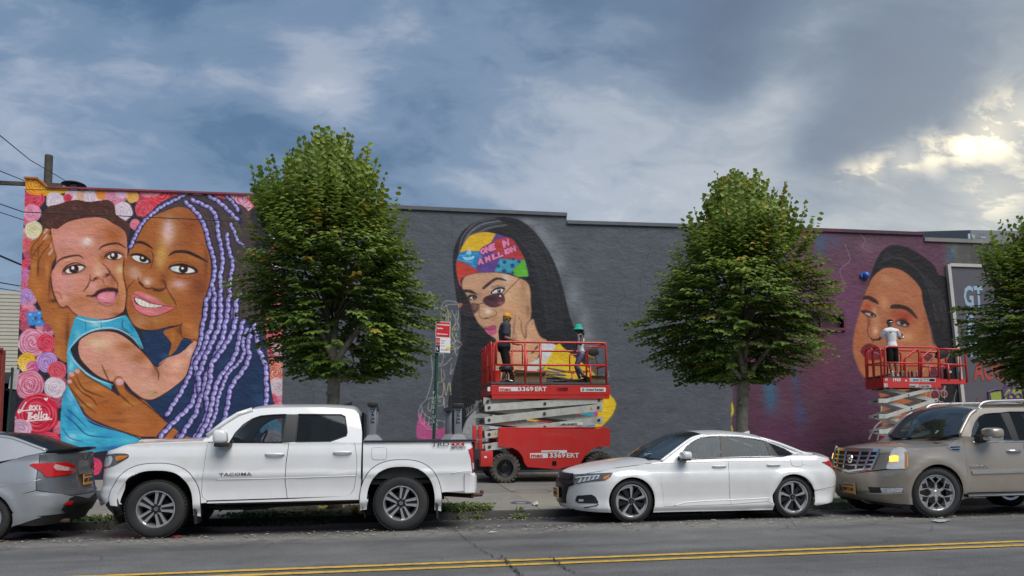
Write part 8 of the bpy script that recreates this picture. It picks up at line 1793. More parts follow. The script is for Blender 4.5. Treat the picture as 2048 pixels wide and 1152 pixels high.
def build_lift_a():
 k1 = K(3.03, 900, 600); ks = lambda p: k1(p); Y0, W = 18.85, 2.05
 T,P=lift('large red scissor lift with two people, lettered 3369 ERT',Y0,W,ks,{'floor': [(250,575)]})
 R = .030
 fl,fr=P((250,590)),P((970,590)); zt_=P((600,517)).z; zb=P((600,575)).z; zc_=P((600,598)).z; xl,xr=fl.x,fr.x
 zf=P((335,511),.95).z; MB().box(((xl+xr)/2,W/2,zf-.035),(xr-xl,W-.02,.06)).build('deck',mat('deck_plate',(.10,.10,.10),.6,.5,var=.2),T)
 for y in (.0,W-.03): MB().box(((xl+xr)/2,y,(zb+zt_)/2),(xr-xl,.03,zt_-zb),bev=.005).build('toe_board',M_LRED,T); MB().box(((xl+xr)/2,y+.02,(zb+zc_)/2-.005),(xr-xl-.04,.06,zb-zc_-.005)).build('deck_channel',M_LRED,T)
 for x in (xl,xr): MB().box((x,W/2,(zb+zt_)/2),(.03,W-.05,zt_-zb)).build('toe_board',M_LRED,T)
 top, mid_ = P((600, 256)).z, P((600, 394)).z
 for y in (.03, W - .05):
  x0, x1 = P((280, 256)).x if y < 1 else xl + .05, P((945, 256)).x
  V3 = lambda x, z, yy=y: Vector((x, yy, z))
  tube_path(T, 'guard_rail',[V3(x0,mid_),V3(x0,top),V3(x1,top),V3(x1,zt_-.02)],R,M_LRED,.1); tube_path(T, 'mid_rail',[V3(x0-.0,mid_),V3(x1,mid_)],R*.9,M_LRED)
  for px in (455,548,850): x=P((px,300)).x; tube_path(T, 'rail_post',[V3(x,top if px!=850 else mid_),V3(x,zt_-.02)],R*.9,M_LRED)
  tube_path(T, 'gate_rail',[V3(P((835,300)).x,mid_),V3(P((835,300)).x,top-.10),V3(P((930,300)).x,top-.10)],R*.7,M_LRED,.06)
  tube_path(T, 'inner_rail',[V3(P((548,300)).x,top),V3(P((556,330)).x,top-.35),V3(P((548,300)).x,mid_)],R*.45,M_LRED)
  tube_path(T, 'inner_rail',[V3(P((440,300)).x,mid_),V3(P((440,300)).x,top-.06),V3(P((380,300)).x,top-.06)],R*.6,M_LRED,.05)
 for k, y in enumerate((.05, .55, 1.15, 1.65, W - .07)):
  for x,dz in ((xl+.02,0),(xl+.10,.03)): tube_path(T, 'end_rail',[Vector((x,y,zb-.05)),Vector((x,y,top-dz)),Vector((x,min(W-.05,y+.42),top-dz)),Vector((x,min(W-.05,y+.42),zb-.05))],R*.85,M_LRED,.1) if k<4 else None
 for z in (mid_,zt_+.10): tube_path(T, 'end_rail',[Vector((xl+.02,.05,z)),Vector((xl+.02,W-.07,z))],R*.85,M_LRED)
 for z in (top,mid_): tube_path(T, 'end_rail',[Vector((P((945,256)).x,.03,z)),Vector((P((945,256)).x,W-.05,z))],R*.85,M_LRED)
 # stack of arms
 n_=[(P((232,612)),P((905,605))),(P((238,652)),P((900,652))),(P((238,727)),P((903,728))),(P((238,815)),P((905,800))),(P((240,890)),P((905,880)))]
 scissor(T, n_, W, .185)
 warn(T,P((857,655))+Vector((0,.02,0)),.045); warn(T,P((276,808))+Vector((0,.02,0)),.05)
 # base
 hx=[(292,782),(300,779),(966,779),(969,800),(969,888),(900,888),(868,900),(835,925),(812,950),(800,975),(785,992),(650,1026),(470,1012),(452,990),(440,950),(415,915),(380,895),(330,892),(292,885)]
 pts=[(P(p).x,P(p).z) for p in hx]; MB().prism(pts,-.02,.34).build('chassis_cover',M_LRED,T); zt2=P((300,779)).z; pts2=[(x,z) for x,z in pts]
 MB().prism([(x, z) for x, z in pts], W - .34, W).build('chassis_cover', M_LRED, T)
 x0,x1=pts[0][0],pts[4][0]; MB().box(((x0+x1)/2,.15,zt2+.012),(x1-x0-.1,.30,.03),bev=.01).build('cover_top',M_LRED,T)
 MB().box(((x0+x1)/2-.3,W/2,.62),(x1-x0+.5,W-.8,.28)).build('chassis',M_DRK,T)
 for px in (140,176): a,b=P((px,760)),P((px,905)); MB().box(((a.x+b.x)/2+.04,.06,(a.z+b.z)/2),(.09,.12,a.z-b.z),bev=.01).build('ladder_upright',M_LRED,T,ang=40)
 for k in range(4): p=P((168,790+32*k)); MB().box((p.x,.06,p.z),(.12,.05,.03)).build('ladder_rung',M_LRED,T)
 a,b=P((185,915)),P((262,1010)); MB().box(((a.x+b.x)/2,.25,(a.z+b.z)/2),(b.x-a.x,.5,a.z-b.z),bev=.03).build('outrigger_box',M_LRED,T,ang=40)
 p = P((215, 952)); MB().box((p.x, -.005, p.z), (.07, .006, .05)).build('label_plate', M_WHT, T)
 a,b=P((190,880)),P((370,905)); MB().box(((a.x+b.x)/2,.2,(a.z+b.z)/2+.02),(b.x-a.x,.2,.12),bev=.02).build('lower_slide',M_ARM,T,ang=40)
 # wheels: chunky lugged tyres
 M_MUD=mat('dusty_tyre',(.085,.078,.066),.9,var=.35,vscale=6,dirt=(.17,.15,.12),dscale=5,damt=.7)
 for px, pz in ((335, 1013), (912, 1002)):
  c = P((px, pz)); Rw = .385
  for y, f_ in ((.16, 1), (W - .16, -1)):
   zc2=max(Rw,0)+pav_z(Y0+y); Wl=thing('wheel',None,None,(c.x,y,zc2),0 if f_>0 else math.pi); del_cat(Wl); Wl.parent=T
   MB().lathe([(.21,-.13),(.25,-.15),(Rw-.05,-.15),(Rw-.025,-.11),(Rw-.025,.11),(Rw-.05,.15),(.21,.15)],axis='Y',n=36).build('tyre',M_MUD,Wl,ang=40)
   lg = MB()
   for k in range(22):
    a = 2 * math.pi * k / 22
    for s_ in (-1,1): aa=a+(.14 if s_>0 else 0); lg.box((math.sin(aa)*(Rw-.012),s_*.075,math.cos(aa)*(Rw-.012)),(.045,.15,.035),rotY(aa)@Matrix.Rotation(s_*.5,4, 'Z')); lg.box((math.sin(aa)*(Rw-.05),s_*.150,math.cos(aa)*(Rw-.05)),(.04,.02,.075),rotY(aa)) if s_<0 else None
   lg.build('tread', M_MUD, Wl)['kind'] = 'stuff'
   MB().lathe([(.215,-.155),(.20,-.15),(.19,-.06),(.12,-.04),(.10,-.09),(.06,-.10),(0,-.10)],axis='Y',n=32).build('rim',M_TRIM,Wl,ang=40)
   for k in range(9): a=2*math.pi*k/9; MB().cyl((.085*math.cos(a)*1.35,-.075,.085*math.sin(a)*1.35),(.085*math.cos(a)*1.35,-.045,.085*math.sin(a)*1.35),.012,6).build('lug_nut',M_CHR,Wl)
 # lettering
 def lab(s,p,size,m,w=1.,b=.006,y=-.02,**k): q=P(p,0); return text(s,size,(q.x,y-.004,q.z),m,T,name='lettering',sx=w,bold=b,ext=.001,**k)
 def slab(p,q,m,y,name='decal_panel'): a,b=P(p),P(q); return MB().box(((a.x+b.x)/2,y,(a.z+b.z)/2),(b.x-a.x,.004,a.z-b.z)).build(name,m,T)
 slab((296,527),(412,553),M_WHT,-.018); lab('mec',(300,549),.115,M_LRED,1.55,.004); lab('3369',(412,552),.155,M_WHT,1.3,.004); lab('ERT',(512,552),.155,M_WHT,1.2,.004)
 lab('11213278',(648,550),.115,M_TRIM,.62,.004); slab((790,531),(943,556),M_WHT,-.018); lab('United Rentals',(820,549),.078,M_TRIM,1.05,.002,shear=.15)
 c_=P((806,543)); MB().lathe([(.018,-.027),(.030,-.027),(.030,-.021),(.018,-.021)],c=(c_.x,0,c_.z),axis='Y',n=16,closed=True).build('decal_ring',M_TRIM,T)
 slab((484,928),(592,957),M_WHT,-.023); lab('mec',(488,953),.14,M_LRED,1.35,.004,-.028); lab('3369',(600,955),.165,M_WHT,1.3,.004,-.026); lab('ERT',(704,955),.165,M_WHT,1.2,.004,-.026)
 slab((553,912),(707,926),M_WHT,-.023); lab('www.unitedrentals.com',(557,924),.045,M_LRED,1.05,.001,-.026)
 o=slab((664,742),(806,757),M_WHT,.012); q=lab('1-800-UR-RENTS',(668,757),.058,M_TRIM,1.1,.002,.010)
 slab((227,527),(243,553),M_WHT,-.020); slab((618,976),(644,1003),M_TRIM,-.024, 'hatch')
 p = P((958, 450)); MB().box((p.x, -.01, p.z), (.05, .04, .12)).build('latch', M_SIL, T)
 # control box with cable, hung inside the rail at right
 cb=thing('control_box', 'black control box hung on the lift rail beside the woman', 'control box',(T.location.x+P((895,305)).x,Y0+.45,P((895,305)).z)); MB().box((0,0,0),(.26,.16,.22),Matrix.Rotation(-.3,4, 'Y'),bev=.02).build('case',M_BLK,cb,ang=40); MB().box((-.08,-.02,-.14),(.22,.12,.07),Matrix.Rotation(.35,4, 'Y'),bev=.01).build('tray',mat('ochre_tray',(.3,.2,.06),.6),cb)
 MB().tube([(.05,0,-.1),(.14,.03,-.35),(.10,0,-.7),(.0,0,-1.0)],.012,6).build('cable',M_BLK,cb,smooth=True)
 return T, P, zf, T.location.x, Y0
liftA, PA, zfA, XA, YA = build_lift_a()
def on_a(px, dy=.9): return PA((px, 500), dy).x + XA
# things riding on the platform
def cardboard(x, y, z, d, rz, lab, op=True):
 m=mat('cardboard',(.30,.19,.10),.8,var=.15,vscale=5); b=thing('cardboard_box',lab, 'box',(x,y,z),rz, 'cardboard boxes on the large lift'); w,dd,h=d
 MB().box((0, 0, h / 2), (w, dd, h)).build('carton', m, b)
 if op:
  for s in (-1,1): MB().box((s*(w/2+.05),0,h+.03),(.14,dd*.95,.006),Matrix.Rotation(s*-.5,4, 'Y')).build('flap',m,b); MB().box((0,s*(dd/2+.04),h+.02),(w*.95,.12,.006),Matrix.Rotation(s*.6,4, 'X')).build('flap',m,b)
 return b
cardboard(on_a(398),YA+.75,zfA,(.30,.32,.30),.2, 'tall open cardboard box beside the stool'); cardboard(on_a(468),YA+.6,zfA,(.85,.45,.22),-.05, 'wide cardboard box left of the timber offcuts'); cardboard(on_a(858),YA+.5,zfA,(.5,.4,.14),.1, 'low flat cardboard box under the control box')
rt=random.Random(6); tb=thing('timber_board', 'dark grey board standing behind the offcuts on the lift', 'board',(on_a(588,1.5),YA+1.5,zfA)); MB().box((0,0,.11),(1.5,.03,.2)).build('panel',mat('board_dark',(.08,.085,.08),.7),tb)
for i in range(9):
 o=MB().box((0,0,0),(rt.uniform(.45,.8),.09,.03)).build('timber_offcut',mat('offcut_%d' % (i%3),((.26,.22,.17),(.16,.13,.10),(.36,.33,.28))[i%3],.8,var=.3,vscale=9)); o.location=(on_a(rt.uniform(600,650)),YA+rt.uniform(.4,1.0),zfA+.14+.028*i); o.rotation_euler=(rt.uniform(-.2,.2),rt.uniform(.05,.3),rt.uniform(-.4,.4)); tag(o, 'timber offcut in the loose pile on the large lift', 'offcut', 'timber offcuts piled on the lift')
st=thing('work_stool', 'round black padded stool in front of the man in the yellow cap', 'stool',(on_a(342,.45),YA+.45,zfA)); zs_=PA((342,415),.45).z-zfA
MB().lathe([(0,.06),(.15,.06),(.19,.04),(.20,0),(.19,-.05),(.10,-.09),(0,-.09)],c=(0,0,zs_),n=28).build('seat',M_BLK,st,smooth=True)
for k in range(14): a=math.pi+math.pi*(k+.5)/14; MB().box((.198*math.cos(a),.198*math.sin(a),zs_-.03),(.02,.02,.012)).build('stud',M_CHR,st)
MB().cyl((0,0,.06),(0,0,zs_-.08),.028,10,r2=.02).build('column',M_CHR,st,smooth=True)
for k in range(5): a=2*math.pi*k/5; MB().tube([(0,0,.08),(.20*math.cos(a),.20*math.sin(a),.05)],.018,6).build('leg',M_CHR,st)
bk=thing('paint_bucket', 'small red bucket at the left end of the large lift', 'bucket',(on_a(280,.3),YA+.3,zfA)); MB().lathe([(0,0),(.11,0),(.13,.30),(.12,.30),(.10,.02)],n=20).build('tub',M_LRED,bk,ang=40); MB().tube([(-.125,0,.28),(-.08,0,.36),(0,0,.39),(.08,0,.36),(.125,0,.28)],.006,5).build('handle',M_CHR,bk)
def build_lift_b():
 k1 = K(4.431, 1700, 620); Y0, W = 20.0, .80
 T,P=lift('smaller red scissor lift with extended deck, lettered 1930',Y0,W,k1,{'floor': [(165,690)]}); R=.030
 P3 = lambda px, py, y=0.: Vector((P((px, py)).x, y, P((px, py)).z))
 a,b=P3(290,600),P3(803,690); MB().box(((a.x+b.x)/2,.0,(a.z+b.z)/2),(b.x-a.x,.04,a.z-b.z),bev=.005).build('toe_board',M_LRED,T); MB().box(((a.x+b.x)/2,W,(a.z+b.z)/2),(b.x-a.x,.04,a.z-b.z)).build('toe_board',M_LRED,T)
 MB().box(((a.x+b.x)/2,W/2,b.z+.10),(b.x-a.x,W-.05,.05)).build('deck',M_DRK,T); MB().box((a.x,W/2,(a.z+b.z)/2),(.04,W-.05,a.z-b.z)).build('toe_board',M_LRED,T); zf=P((400,596),.42).z; MB().box(((a.x+b.x)/2,W/2,zf-.03),(b.x-a.x-.05,W-.08,.05)).build('deck_mat',M_DRK,T)
 c,d=P3(803,612),P3(1043,655); MB().box(((c.x+d.x)/2,.03,(c.z+d.z)/2),(d.x-c.x,.04,c.z-d.z)).build('extension_deck',M_LRED,T); MB().box(((c.x+d.x)/2,W/2,d.z+.02),(d.x-c.x,W-.1,.04)).build('extension_floor',M_DRK,T); MB().box(((c.x+d.x)/2,W-.03,(c.z+d.z)/2),(d.x-c.x,.04,c.z-d.z)).build('extension_deck',M_LRED,T)
 for y in (0, W):
  z = 0 if y == 0 else .0
  tube_path(T, 'guard_rail',[P3(306,600,y),P3(306,322,y),P3(785,335,y),P3(785,610,y)],R,M_LRED,.14); tube_path(T, 'mid_rail',[P3(300,465,y),P3(785,472,y)],R*.85,M_LRED)
  tube_path(T, 'rail_brace',[P3(488,600,y),P3(488,425,y),P3(590,345,y),P3(610,365,y),P3(610,600,y)],R*.85,M_LRED,.08); tube_path(T, 'rail_brace',[P3(635,600,y),P3(635,420,y),P3(730,345,y),P3(760,340,y)],R*.85,M_LRED,.08)
  tube_path(T, 'extension_rail',[P3(780,345,y),P3(1015,350,y),P3(1040,640,y)],R,M_LRED,.16)
  tube_path(T, 'extension_rail', [P3(785, 478, y), P3(1030, 488, y)], R * .85, M_LRED)
  for px in (870,970): tube_path(T, 'rail_post',[P3(px,350 if px>900 else 478,y),P3(px+8,620,y)],R*.85,M_LRED)
 for yy in (.05,.42): tube_path(T, 'gate_rail',[Vector((a.x,yy,a.z)),Vector((a.x,yy,P3(300,325).z)),Vector((a.x,yy+.34,P3(300,325).z)),Vector((a.x,yy+.34,a.z))],R,M_LRED,.14)
 for x,z in ((300,465),(1018,352),(1032,488)): tube_path(T, 'end_rail',[P3(x,z,0),P3(x,z,W)],R*.85,M_LRED)
 n_=[(P3(325,640),P3(760,668)),(P3(325,805),P3(765,800)),(P3(328,943),P3(768,930)),(P3(330,1078),P3(768,1062)),(P3(332,1205),P3(768,1195))]
 n_[0] = (P3(350, 695), P3(720, 700)); scissor(T, n_, W, .105)
 for L_,_ in n_[1:4]: MB().box((L_.x-.12,.03,L_.z),(.30,.07,.13),bev=.01).build('arm_bracket',M_ARM,T)
 e=P3(250,1080); zb=pav_z(Y0)+.28; MB().box(((a.x+b.x)/2,W/2,zb+.12),(b.x-a.x,W-.06,.40),bev=.03).build('chassis',M_LRED,T)
 for x in (a.x + .3, b.x - .3):
  for y in (.05,W-.05): MB().cyl((x,y-.05,pav_z(Y0)+.16),(x,y+.05,pav_z(Y0)+.16),.16,24).build('wheel',M_RUB,T,ang=40)
 def lab(s,p,size,m,w=1.,b_=.006,y=-.028,**k): q=P(p); return text(s,size,(q.x,y,q.z),m,T,name='lettering',sx=w,bold=b_,ext=.001,**k)
 def slab(p,q,m,y=-.023): u,v=P(p),P(q); return MB().box(((u.x+v.x)/2,y,(u.z+v.z)/2),(v.x-u.x,.004,u.z-v.z)).build('decal_panel',m,T)
 lab('1930',(372,632),.13,M_WHT,1.05,.004,-.026); lab('SE',(484,632),.06,M_WHT,1.1,.004,-.024); slab((524,605),(612,638),M_WHT); slab((530,610),(606,633),mat('decal_blue',(.12,.22,.34),.5),-.026); lab('D',(534,632),.09,M_WHT,1.,.004,-.030); slab((620,605),(752,638),M_WHT); slab((625,609),(747,634),M_TRIM,-.026); lab('mec',(630,631),.115,M_WHT,1.35,.003,-.030)
 for u,v in (((296,650),(330,684)),((520,656),(606,686)),((612,662),(715,690)),((305,606),(330,628))): slab(u,v,mat('decal_grey_pale',(.45,.45,.44),.5,var=.4,vscale=30))
 lab('12627904',(618,686),.085,M_DRK,.9,.002); lab('DANGER',(524,682),.05,M_DRK,.9,.002)
 for p, s in (((870, 385), (.36, .25)), ((935, 560), (.30, .34))):
  q=P(p); cb=thing('control_box' if p[1]<500 else 'tool_bag', 'black control unit tilted on the small lift rail' if p[1]<500 else 'black bag with white label on the small lift extension', 'control box' if p[1]<500 else 'bag',(T.location.x+q.x,Y0+.3,q.z)); MB().box((0,0,0),(s[0]*.75,.16,s[1]),Matrix.Rotation(-.35 if p[1]<500 else 0,4, 'Y'),bev=.03).build('case',M_BLK,cb,ang=40)
  if p[1] > 500: MB().box((-.02, -.085, .06), (.14, .006, .07)).build('label_plate', M_WHT, cb)
  else: MB().box((-.14,-.03,-.08),(.16,.12,.08),Matrix.Rotation(.3,4, 'Y'),bev=.02).build('grip',M_DRK,cb,ang=40)
 tube_path(T, 'cable', [P3(850, 520, .2), P3(835, 570, .2), P3(800, 590, .2)], .012, M_BLK)
 ca = MB()
 return T, P, zf, Y0
liftB, PB, zfB, YB = build_lift_b()
for i in range(7):
 q=PB((400+36*i,560)); o=MB().lathe([(0,0),(.032,0),(.032,.14),(.022,.16),(.012,.165),(.012,.185),(0,.185)],n=12).build('spray_can',mat('can_%d' % (i%3),((.55,.54,.52),(.35,.05,.05),(.05,.05,.06))[i%3],.35,.3)); o.location=(liftB.location.x+q.x,YB+.12+.03*(i%2),zfB); tag(o, 'spray can in the row on the small lift deck', 'spray can', 'spray cans standing on the small lift')
# ---------------------------------------------------------------- people
def fuse(pieces, vox, sm=3):
 """closed lofts fused into one continuous surface"""
 V, Fc = [], []
 for (p, ra), (q, rb) in pieces:
  ra=ra if isinstance(ra,tuple) else (ra,ra); rb=rb if isinstance(rb,tuple) else (rb,rb); p,q=Vector(p),Vector(q); d=q-p; L_=d.length; t=d.normalized() if L_>1e-6 else Vector((0,0,1))
  Y=Vector((0,1,0)); u=(Y-t*Y.dot(t)); u=u.normalized() if u.length>.2 else t.orthogonal().normalized(); w=t.cross(u); n=16; rings=[]
  for k in range(5): c_=math.sin((k+.2)/5.2*math.pi/2); rings.append((-math.sqrt(1-c_*c_),c_,0.))
  for f in (0., .33, .66, 1.): rings.append((0, 1., f))
  for k in range(4,-1,-1): c_=math.sin((k+.2)/5.2*math.pi/2); rings.append((math.sqrt(1-c_*c_),c_,1.))
  o = len(V)
  for e, c_, f in rings:
   a=ra[0]+(rb[0]-ra[0])*f; b=ra[1]+(rb[1]-ra[1])*f; cc=p.lerp(q,f)+t*e*min(a,b)
   for k in range(n): V.append(cc+(u*math.cos(6.2832*k/n)*a+w*math.sin(6.2832*k/n)*b)*c_)
  m = len(rings)
  for i in range(m - 1):
   for k in range(n): Fc.append((o+i*n+k,o+i*n+(k+1)%n,o+(i+1)*n+(k+1)%n,o+(i+1)*n+k))
  Fc.append(tuple(o+k for k in range(n-1,-1,-1))); Fc.append(tuple(o+(m-1)*n+k for k in range(n)))
 me=bpy.data.meshes.new('figure'); me.from_pydata([tuple(v) for v in V],[],Fc); o=bpy.data.objects.new('figure',me); COL.objects.link(o)
 r_=o.modifiers.new('r', 'REMESH'); r_.mode = 'VOXEL'; r_.voxel_size=vox; r_.use_smooth_shade=True; c_=o.modifiers.new('c', 'SMOOTH'); c_.iterations=sm; c_.factor=.5
 bpy.context.view_layer.update(); m2=bpy.data.meshes.new_from_object(o.evaluated_get(bpy.context.evaluated_depsgraph_get())); bpy.data.objects.remove(o); m2.materials.clear(); m2.shade_smooth(); return m2
def chain(spec, vox=.011):
 """spec: chains of (name, point, radius); a name met again keeps its first point and radius"""
 ix = {}; P = []
 for ch in spec:
  prev = None
  for nm, p, r_ in ch:
   if nm not in ix: ix[nm] = (Vector(p), r_)
   if prev is not None: P.append((prev, ix[nm]))
   prev = ix[nm]
 return fuse(P, vox)
def hand(at, d, n, sc=1., curl=.5, key='h'):
 """finger chains from a palm: d pointing along the fingers, n palm normal"""
 d=Vector(d).normalized(); n=Vector(n).normalized(); s=d.cross(n); at=Vector(at); out=[]; pk=at+d*.05*sc
 out.append([(key + 'w', at, .026), (key + 'p', pk, (.034, .02))])
 for k in range(4):
  b=pk+s*(.028-.019*k)*sc+d*.035*sc; L_=(.034,.038,.035,.028)[k]*sc; d1=(d*(1-curl*.4)+n*curl*.5).normalized(); d2=(d*(1-curl)+n*curl).normalized()
  out.append([(key + 'p',pk,.02),('%sf%d' % (key,k),b,.0115),('%sg%d' % (key,k),b+d1*L_,.0105),('%sk%d' % (key,k),b+d1*L_+d2*L_*.8,.0095)])
 t=at+d*.02*sc+s*.03*sc; out.append([(key + 'w',at,.02),(key + 't',t,.0125),(key + 'u',t+(d*.6+s*.7).normalized()*.035*sc,.011),(key + 'v',t+(d*.9+s*.45).normalized()*.068*sc,.009)])
 return out
def head(P_, c, yaw, m_skin, hair=None, pitch=0., s=1., dark='120a08'):
 """head with brow, nose, lips, chin, ears and eyes, looking along +X before turning"""
 bm = bmesh.new(); bmesh.ops.create_uvsphere(bm, u_segments=28, v_segments=20, radius=1)
 for v in bm.verts:
  x, y, z = v.co; X = x * .098; Y = y * .076; Z = z * .122
  if z < 0: k = 1 + z * .30; Y *= k; X = X * (1 + z * .12) + (-.018 * z if x > 0 else .03 * z)
  if x > 0:
   X+=.022*math.exp(-((y/.16)**2)-(((z+.12)/.16)**2))+.012*math.exp(-((y/.3)**2)-(((z+.48)/.10)**2))+.010*math.exp(-((y/.30)**2)-(((z+.86)/.18)**2))+.006*math.exp(-((z-.22)/.10)**2)*(1-y*y)
   for sy in (-.36,.36): X-=.012*math.exp(-(((y-sy)/.18)**2)-(((z-.05)/.12)**2))
  v.co = Vector((X, Y, Z)) * s
 R_=Matrix.Translation(c)@Matrix.Rotation(yaw,4, 'Z')@Matrix.Rotation(pitch,4, 'Y'); bm.transform(R_); me=bpy.data.meshes.new('head'); bm.to_mesh(me); bm.free(); h=link('head',me,m_skin,P_,smooth=True)
 for sy in (-1, 1):
  for nm,p,d,m in (('eye',(.083,sy*.030,.008),(.016,.026,.012),mat('eye_white',(.6,.58,.55),.3,var=0)),('iris',(.092,sy*.030,.008),(.006,.011,.011),mat('eye_dark',(.02,.012,.01),.2,var=0)),('brow',(.094,sy*.032,.036),(.008,.036,.008),mat('hair_black',(.012,.010,.009),.7)),('ear',(-.008,sy*.077,-.005),(.040,.018,.062),m_skin)):
   o=MB().lathe([(0,-.5),(.3,-.42),(.48,-.2),(.5,0),(.48,.2),(.3,.42),(0,.5)],n=10); o.v=[tuple(R_@(Vector((v[0]*d[0],v[1]*d[1],v[2]*d[2]))*s+Vector(p)*s)) for v in o.v]; o.build(nm,m,h,smooth=True)
 o=MB().box((0,0,0),(.010,.042,.014),bev=.004); o.v=[tuple(R_@(Vector(v)*s+Vector((.101,0,-.060))*s)) for v in o.v]; o.build('lips',mat('lips',(.22,.07,.06),.5),h,ang=60)
 return h, R_
def person_root(label, x, y, z, rz): return thing('person', label, 'person', (x, y, z), rz)
M_SK1=mat('skin_brown',(.27,.135,.080),.55,var=.06,sss=.1); M_SK2=mat('skin_dark',(.075,.035,.024),.5,var=.06); M_SK3=mat('skin_tan',(.34,.18,.11),.55,var=.06)
def cloth(name,col,**k): return mat(name,col,.85,var=.14,vscale=14,bump=.25,bscale=26,bdist=.01,spec=.2,**k)
def cap_mesh(P_, R_, m, kind):
 b = MB()
 if kind == 'bucket': b.lathe([(0,.135),(.055,.133),(.082,.118),(.092,.06),(.100,.035),(.125,.005),(.150,-.022),(.146,-.026),(.10,.02),(.08,.05)],n=28)
 else: b.lathe([(0,.14),(.04,.137),(.075,.118),(.095,.08),(.102,.045),(.104,.03),(.098,.028)],n=26)
 b.v=[tuple(R_@Vector((v[0]*1.05,v[1]*.92,v[2]+(.01 if kind == 'bucket' else .0)))) for v in b.v]; o=b.build('hat',m,P_,smooth=True)
 if kind == 'cap':
  br = MB(); vs = []; n = 9
  for i in range(n):
   a = -1.1 + 2.2 * i / (n - 1)
   for r_,z in ((.098,.040),(.098+.085*math.cos(a*1.2),.030-.012*abs(a))): vs+=[Vector((r_*math.cos(a) if r_<.1 else .07+r_*.62*math.cos(a),.085*math.sin(a)*(1 if r_<.1 else 1.02),z)),Vector((r_*math.cos(a) if r_<.1 else .07+r_*.62*math.cos(a),.085*math.sin(a)*(1 if r_<.1 else 1.02),z-.006))]
  fs=[(4*i,4*i+2,4*i+6,4*i+4) for i in range(n-1)]+[(4*i+1,4*i+5,4*i+7,4*i+3) for i in range(n-1)]+[(4*i+2,4*i+3,4*i+7,4*i+6) for i in range(n-1)]
  br.add([R_ @ v for v in vs], fs).build('brim', m, o, smooth=True)
 return o
def figure(label, loc, rz, H, skin, J, arms, legs, top, bottom, shoes, female=False, bulk=1.):
 """J: joint table; the body is one skinned mesh, clothes are looser skins over the same joints"""
 P_ = person_root(label, *loc, rz); k = H / 1.78; v = lambda t: Vector(t) * k
 pel,wai,che,nec=v(J['pelvis']),v(J['waist']),v(J['chest']),v(J['neck']); hd=v(J['head'])
 w = .88 if female else bulk; S_ = []; sh = .165 * k * w
 S_.append([('pel',pel,(.120*k,.098*k)),('wai',wai,(.115*k*w,.09*k*w)),('che',che,(.135*k*w,.10*k)),('up',che.lerp(nec,.62),(.09*k,.075*k)),('nec',nec,.052*k),('skl',hd-v((0,0,.05)),.055*k)])
 for i, (sx, el, wr, hd_, hn) in enumerate(arms):
  s0=che+Vector((.0,(-1 if i==0 else 1)*sh,.10*k)); e,w_=v(el),v(wr); key = 'ab'[i]
  S_.append([('up',che,0),(key + 's',s0,.054*k*w),(key + 'm',s0.lerp(e,.5),.047*k*w),(key + 'e',e,.038*k),(key + 'r',e.lerp(w_,.35),.038*k),(key + 'hw',w_,.026*k)]); S_+=hand(w_,hd_,hn,k,.5,key + 'h'); S_.append([(key + 'hw',w_,.026*k),(key + 'hp',w_+Vector(hd_).normalized()*.05*k,.03)])
 for i, (kn, an, td) in enumerate(legs):
  h0=pel+Vector((0,(-1 if i==0 else 1)*.085*k,-.05*k)); kk,a_=v(kn),v(an); key = 'lm'[i]
  S_.append([('pel',pel,0),(key + 'h',h0,.090*k),(key + 't',h0.lerp(kk,.5),.076*k),(key + 'k',kk,.052*k),(key + 'c',kk.lerp(a_,.35),.054*k),(key + 'a',a_,.034*k),(key + 'f',a_+Vector((td[0],td[1],-.055))*k,.032*k)])
 link('body', chain(S_, .0075), skin, P_)
 t_=lambda a,b,f: a.lerp(b,f); C_=[]; C_.append([('hem',pel+v((0,0,top.get('low',-.02))),(.150*k*w,.124*k*w)),('wai',wai,(.130*k*w,.103*k*w)),('che',che,(.150*k*w,.116*k*w)),('up',t_(che,nec,.60),(.118*k*w,.096*k*w)),('col',t_(che,nec,.80),.070*k)])
 for i, (sx, el, wr, hd_, hn) in enumerate(arms):
  s0 = che + Vector((.0, (-1 if i == 0 else 1) * sh, .10 * k)); e = v(el); f = top['sleeve']
  if f>0: C_.append([('up',che,0),('s%d' % i,s0,.068*k*w),('q%d' % i,s0.lerp(e,f),.064*k*w)])
  else: C_.append([('up', che, 0), ('s%d' % i, t_(che, s0, .55) + v((0, 0, .02)), 0.055 * k)])
 link(top['name'],chain(C_),top['m'],P_); C_=[]; C_.append([('wai',t_(pel,wai,.45),(.134*k*w,.108*k*w)),('pel',pel,(.146*k*w,.122*k*w))])
 for i, (kn, an, td) in enumerate(legs):
  h0 = pel + Vector((0, (-1 if i == 0 else 1) * .085 * k, -.05 * k)); kk, a_ = v(kn), v(an)
  if bottom['len']<=1: C_.append([('pel',pel,0),('h%d' % i,h0,.103*k),('t%d' % i,h0.lerp(kk,.5),.100*k),('k%d' % i,h0.lerp(kk,bottom['len']),.098*k)])
  else: C_.append([('pel',pel,0),('h%d' % i,h0,.100*k),('t%d' % i,h0.lerp(kk,.5),.083*k),('k%d' % i,kk,.058*k),('c%d' % i,kk.lerp(a_,.35),.059*k),('a%d' % i,kk.lerp(a_,.93),.040*k)])
 link(bottom['name'], chain(C_), bottom['m'], P_)
 for i, (kn, an, td) in enumerate(legs):
  a_=v(an); d=Vector((td[0],td[1],0)).normalized(); z_=v((0,0,-.05)); q=fuse([((a_-d*.05*k+z_,.038*k),(a_+d*.08*k+z_,(.046*k,.034*k))),((a_+d*.08*k+z_,(.046*k,.034*k)),(a_+d*.16*k+z_-v((0,0,.008)),(.040*k,.022*k))),((a_+z_,.038*k),(a_,.042*k))],.009,2); link('shoe',q,shoes,P_)
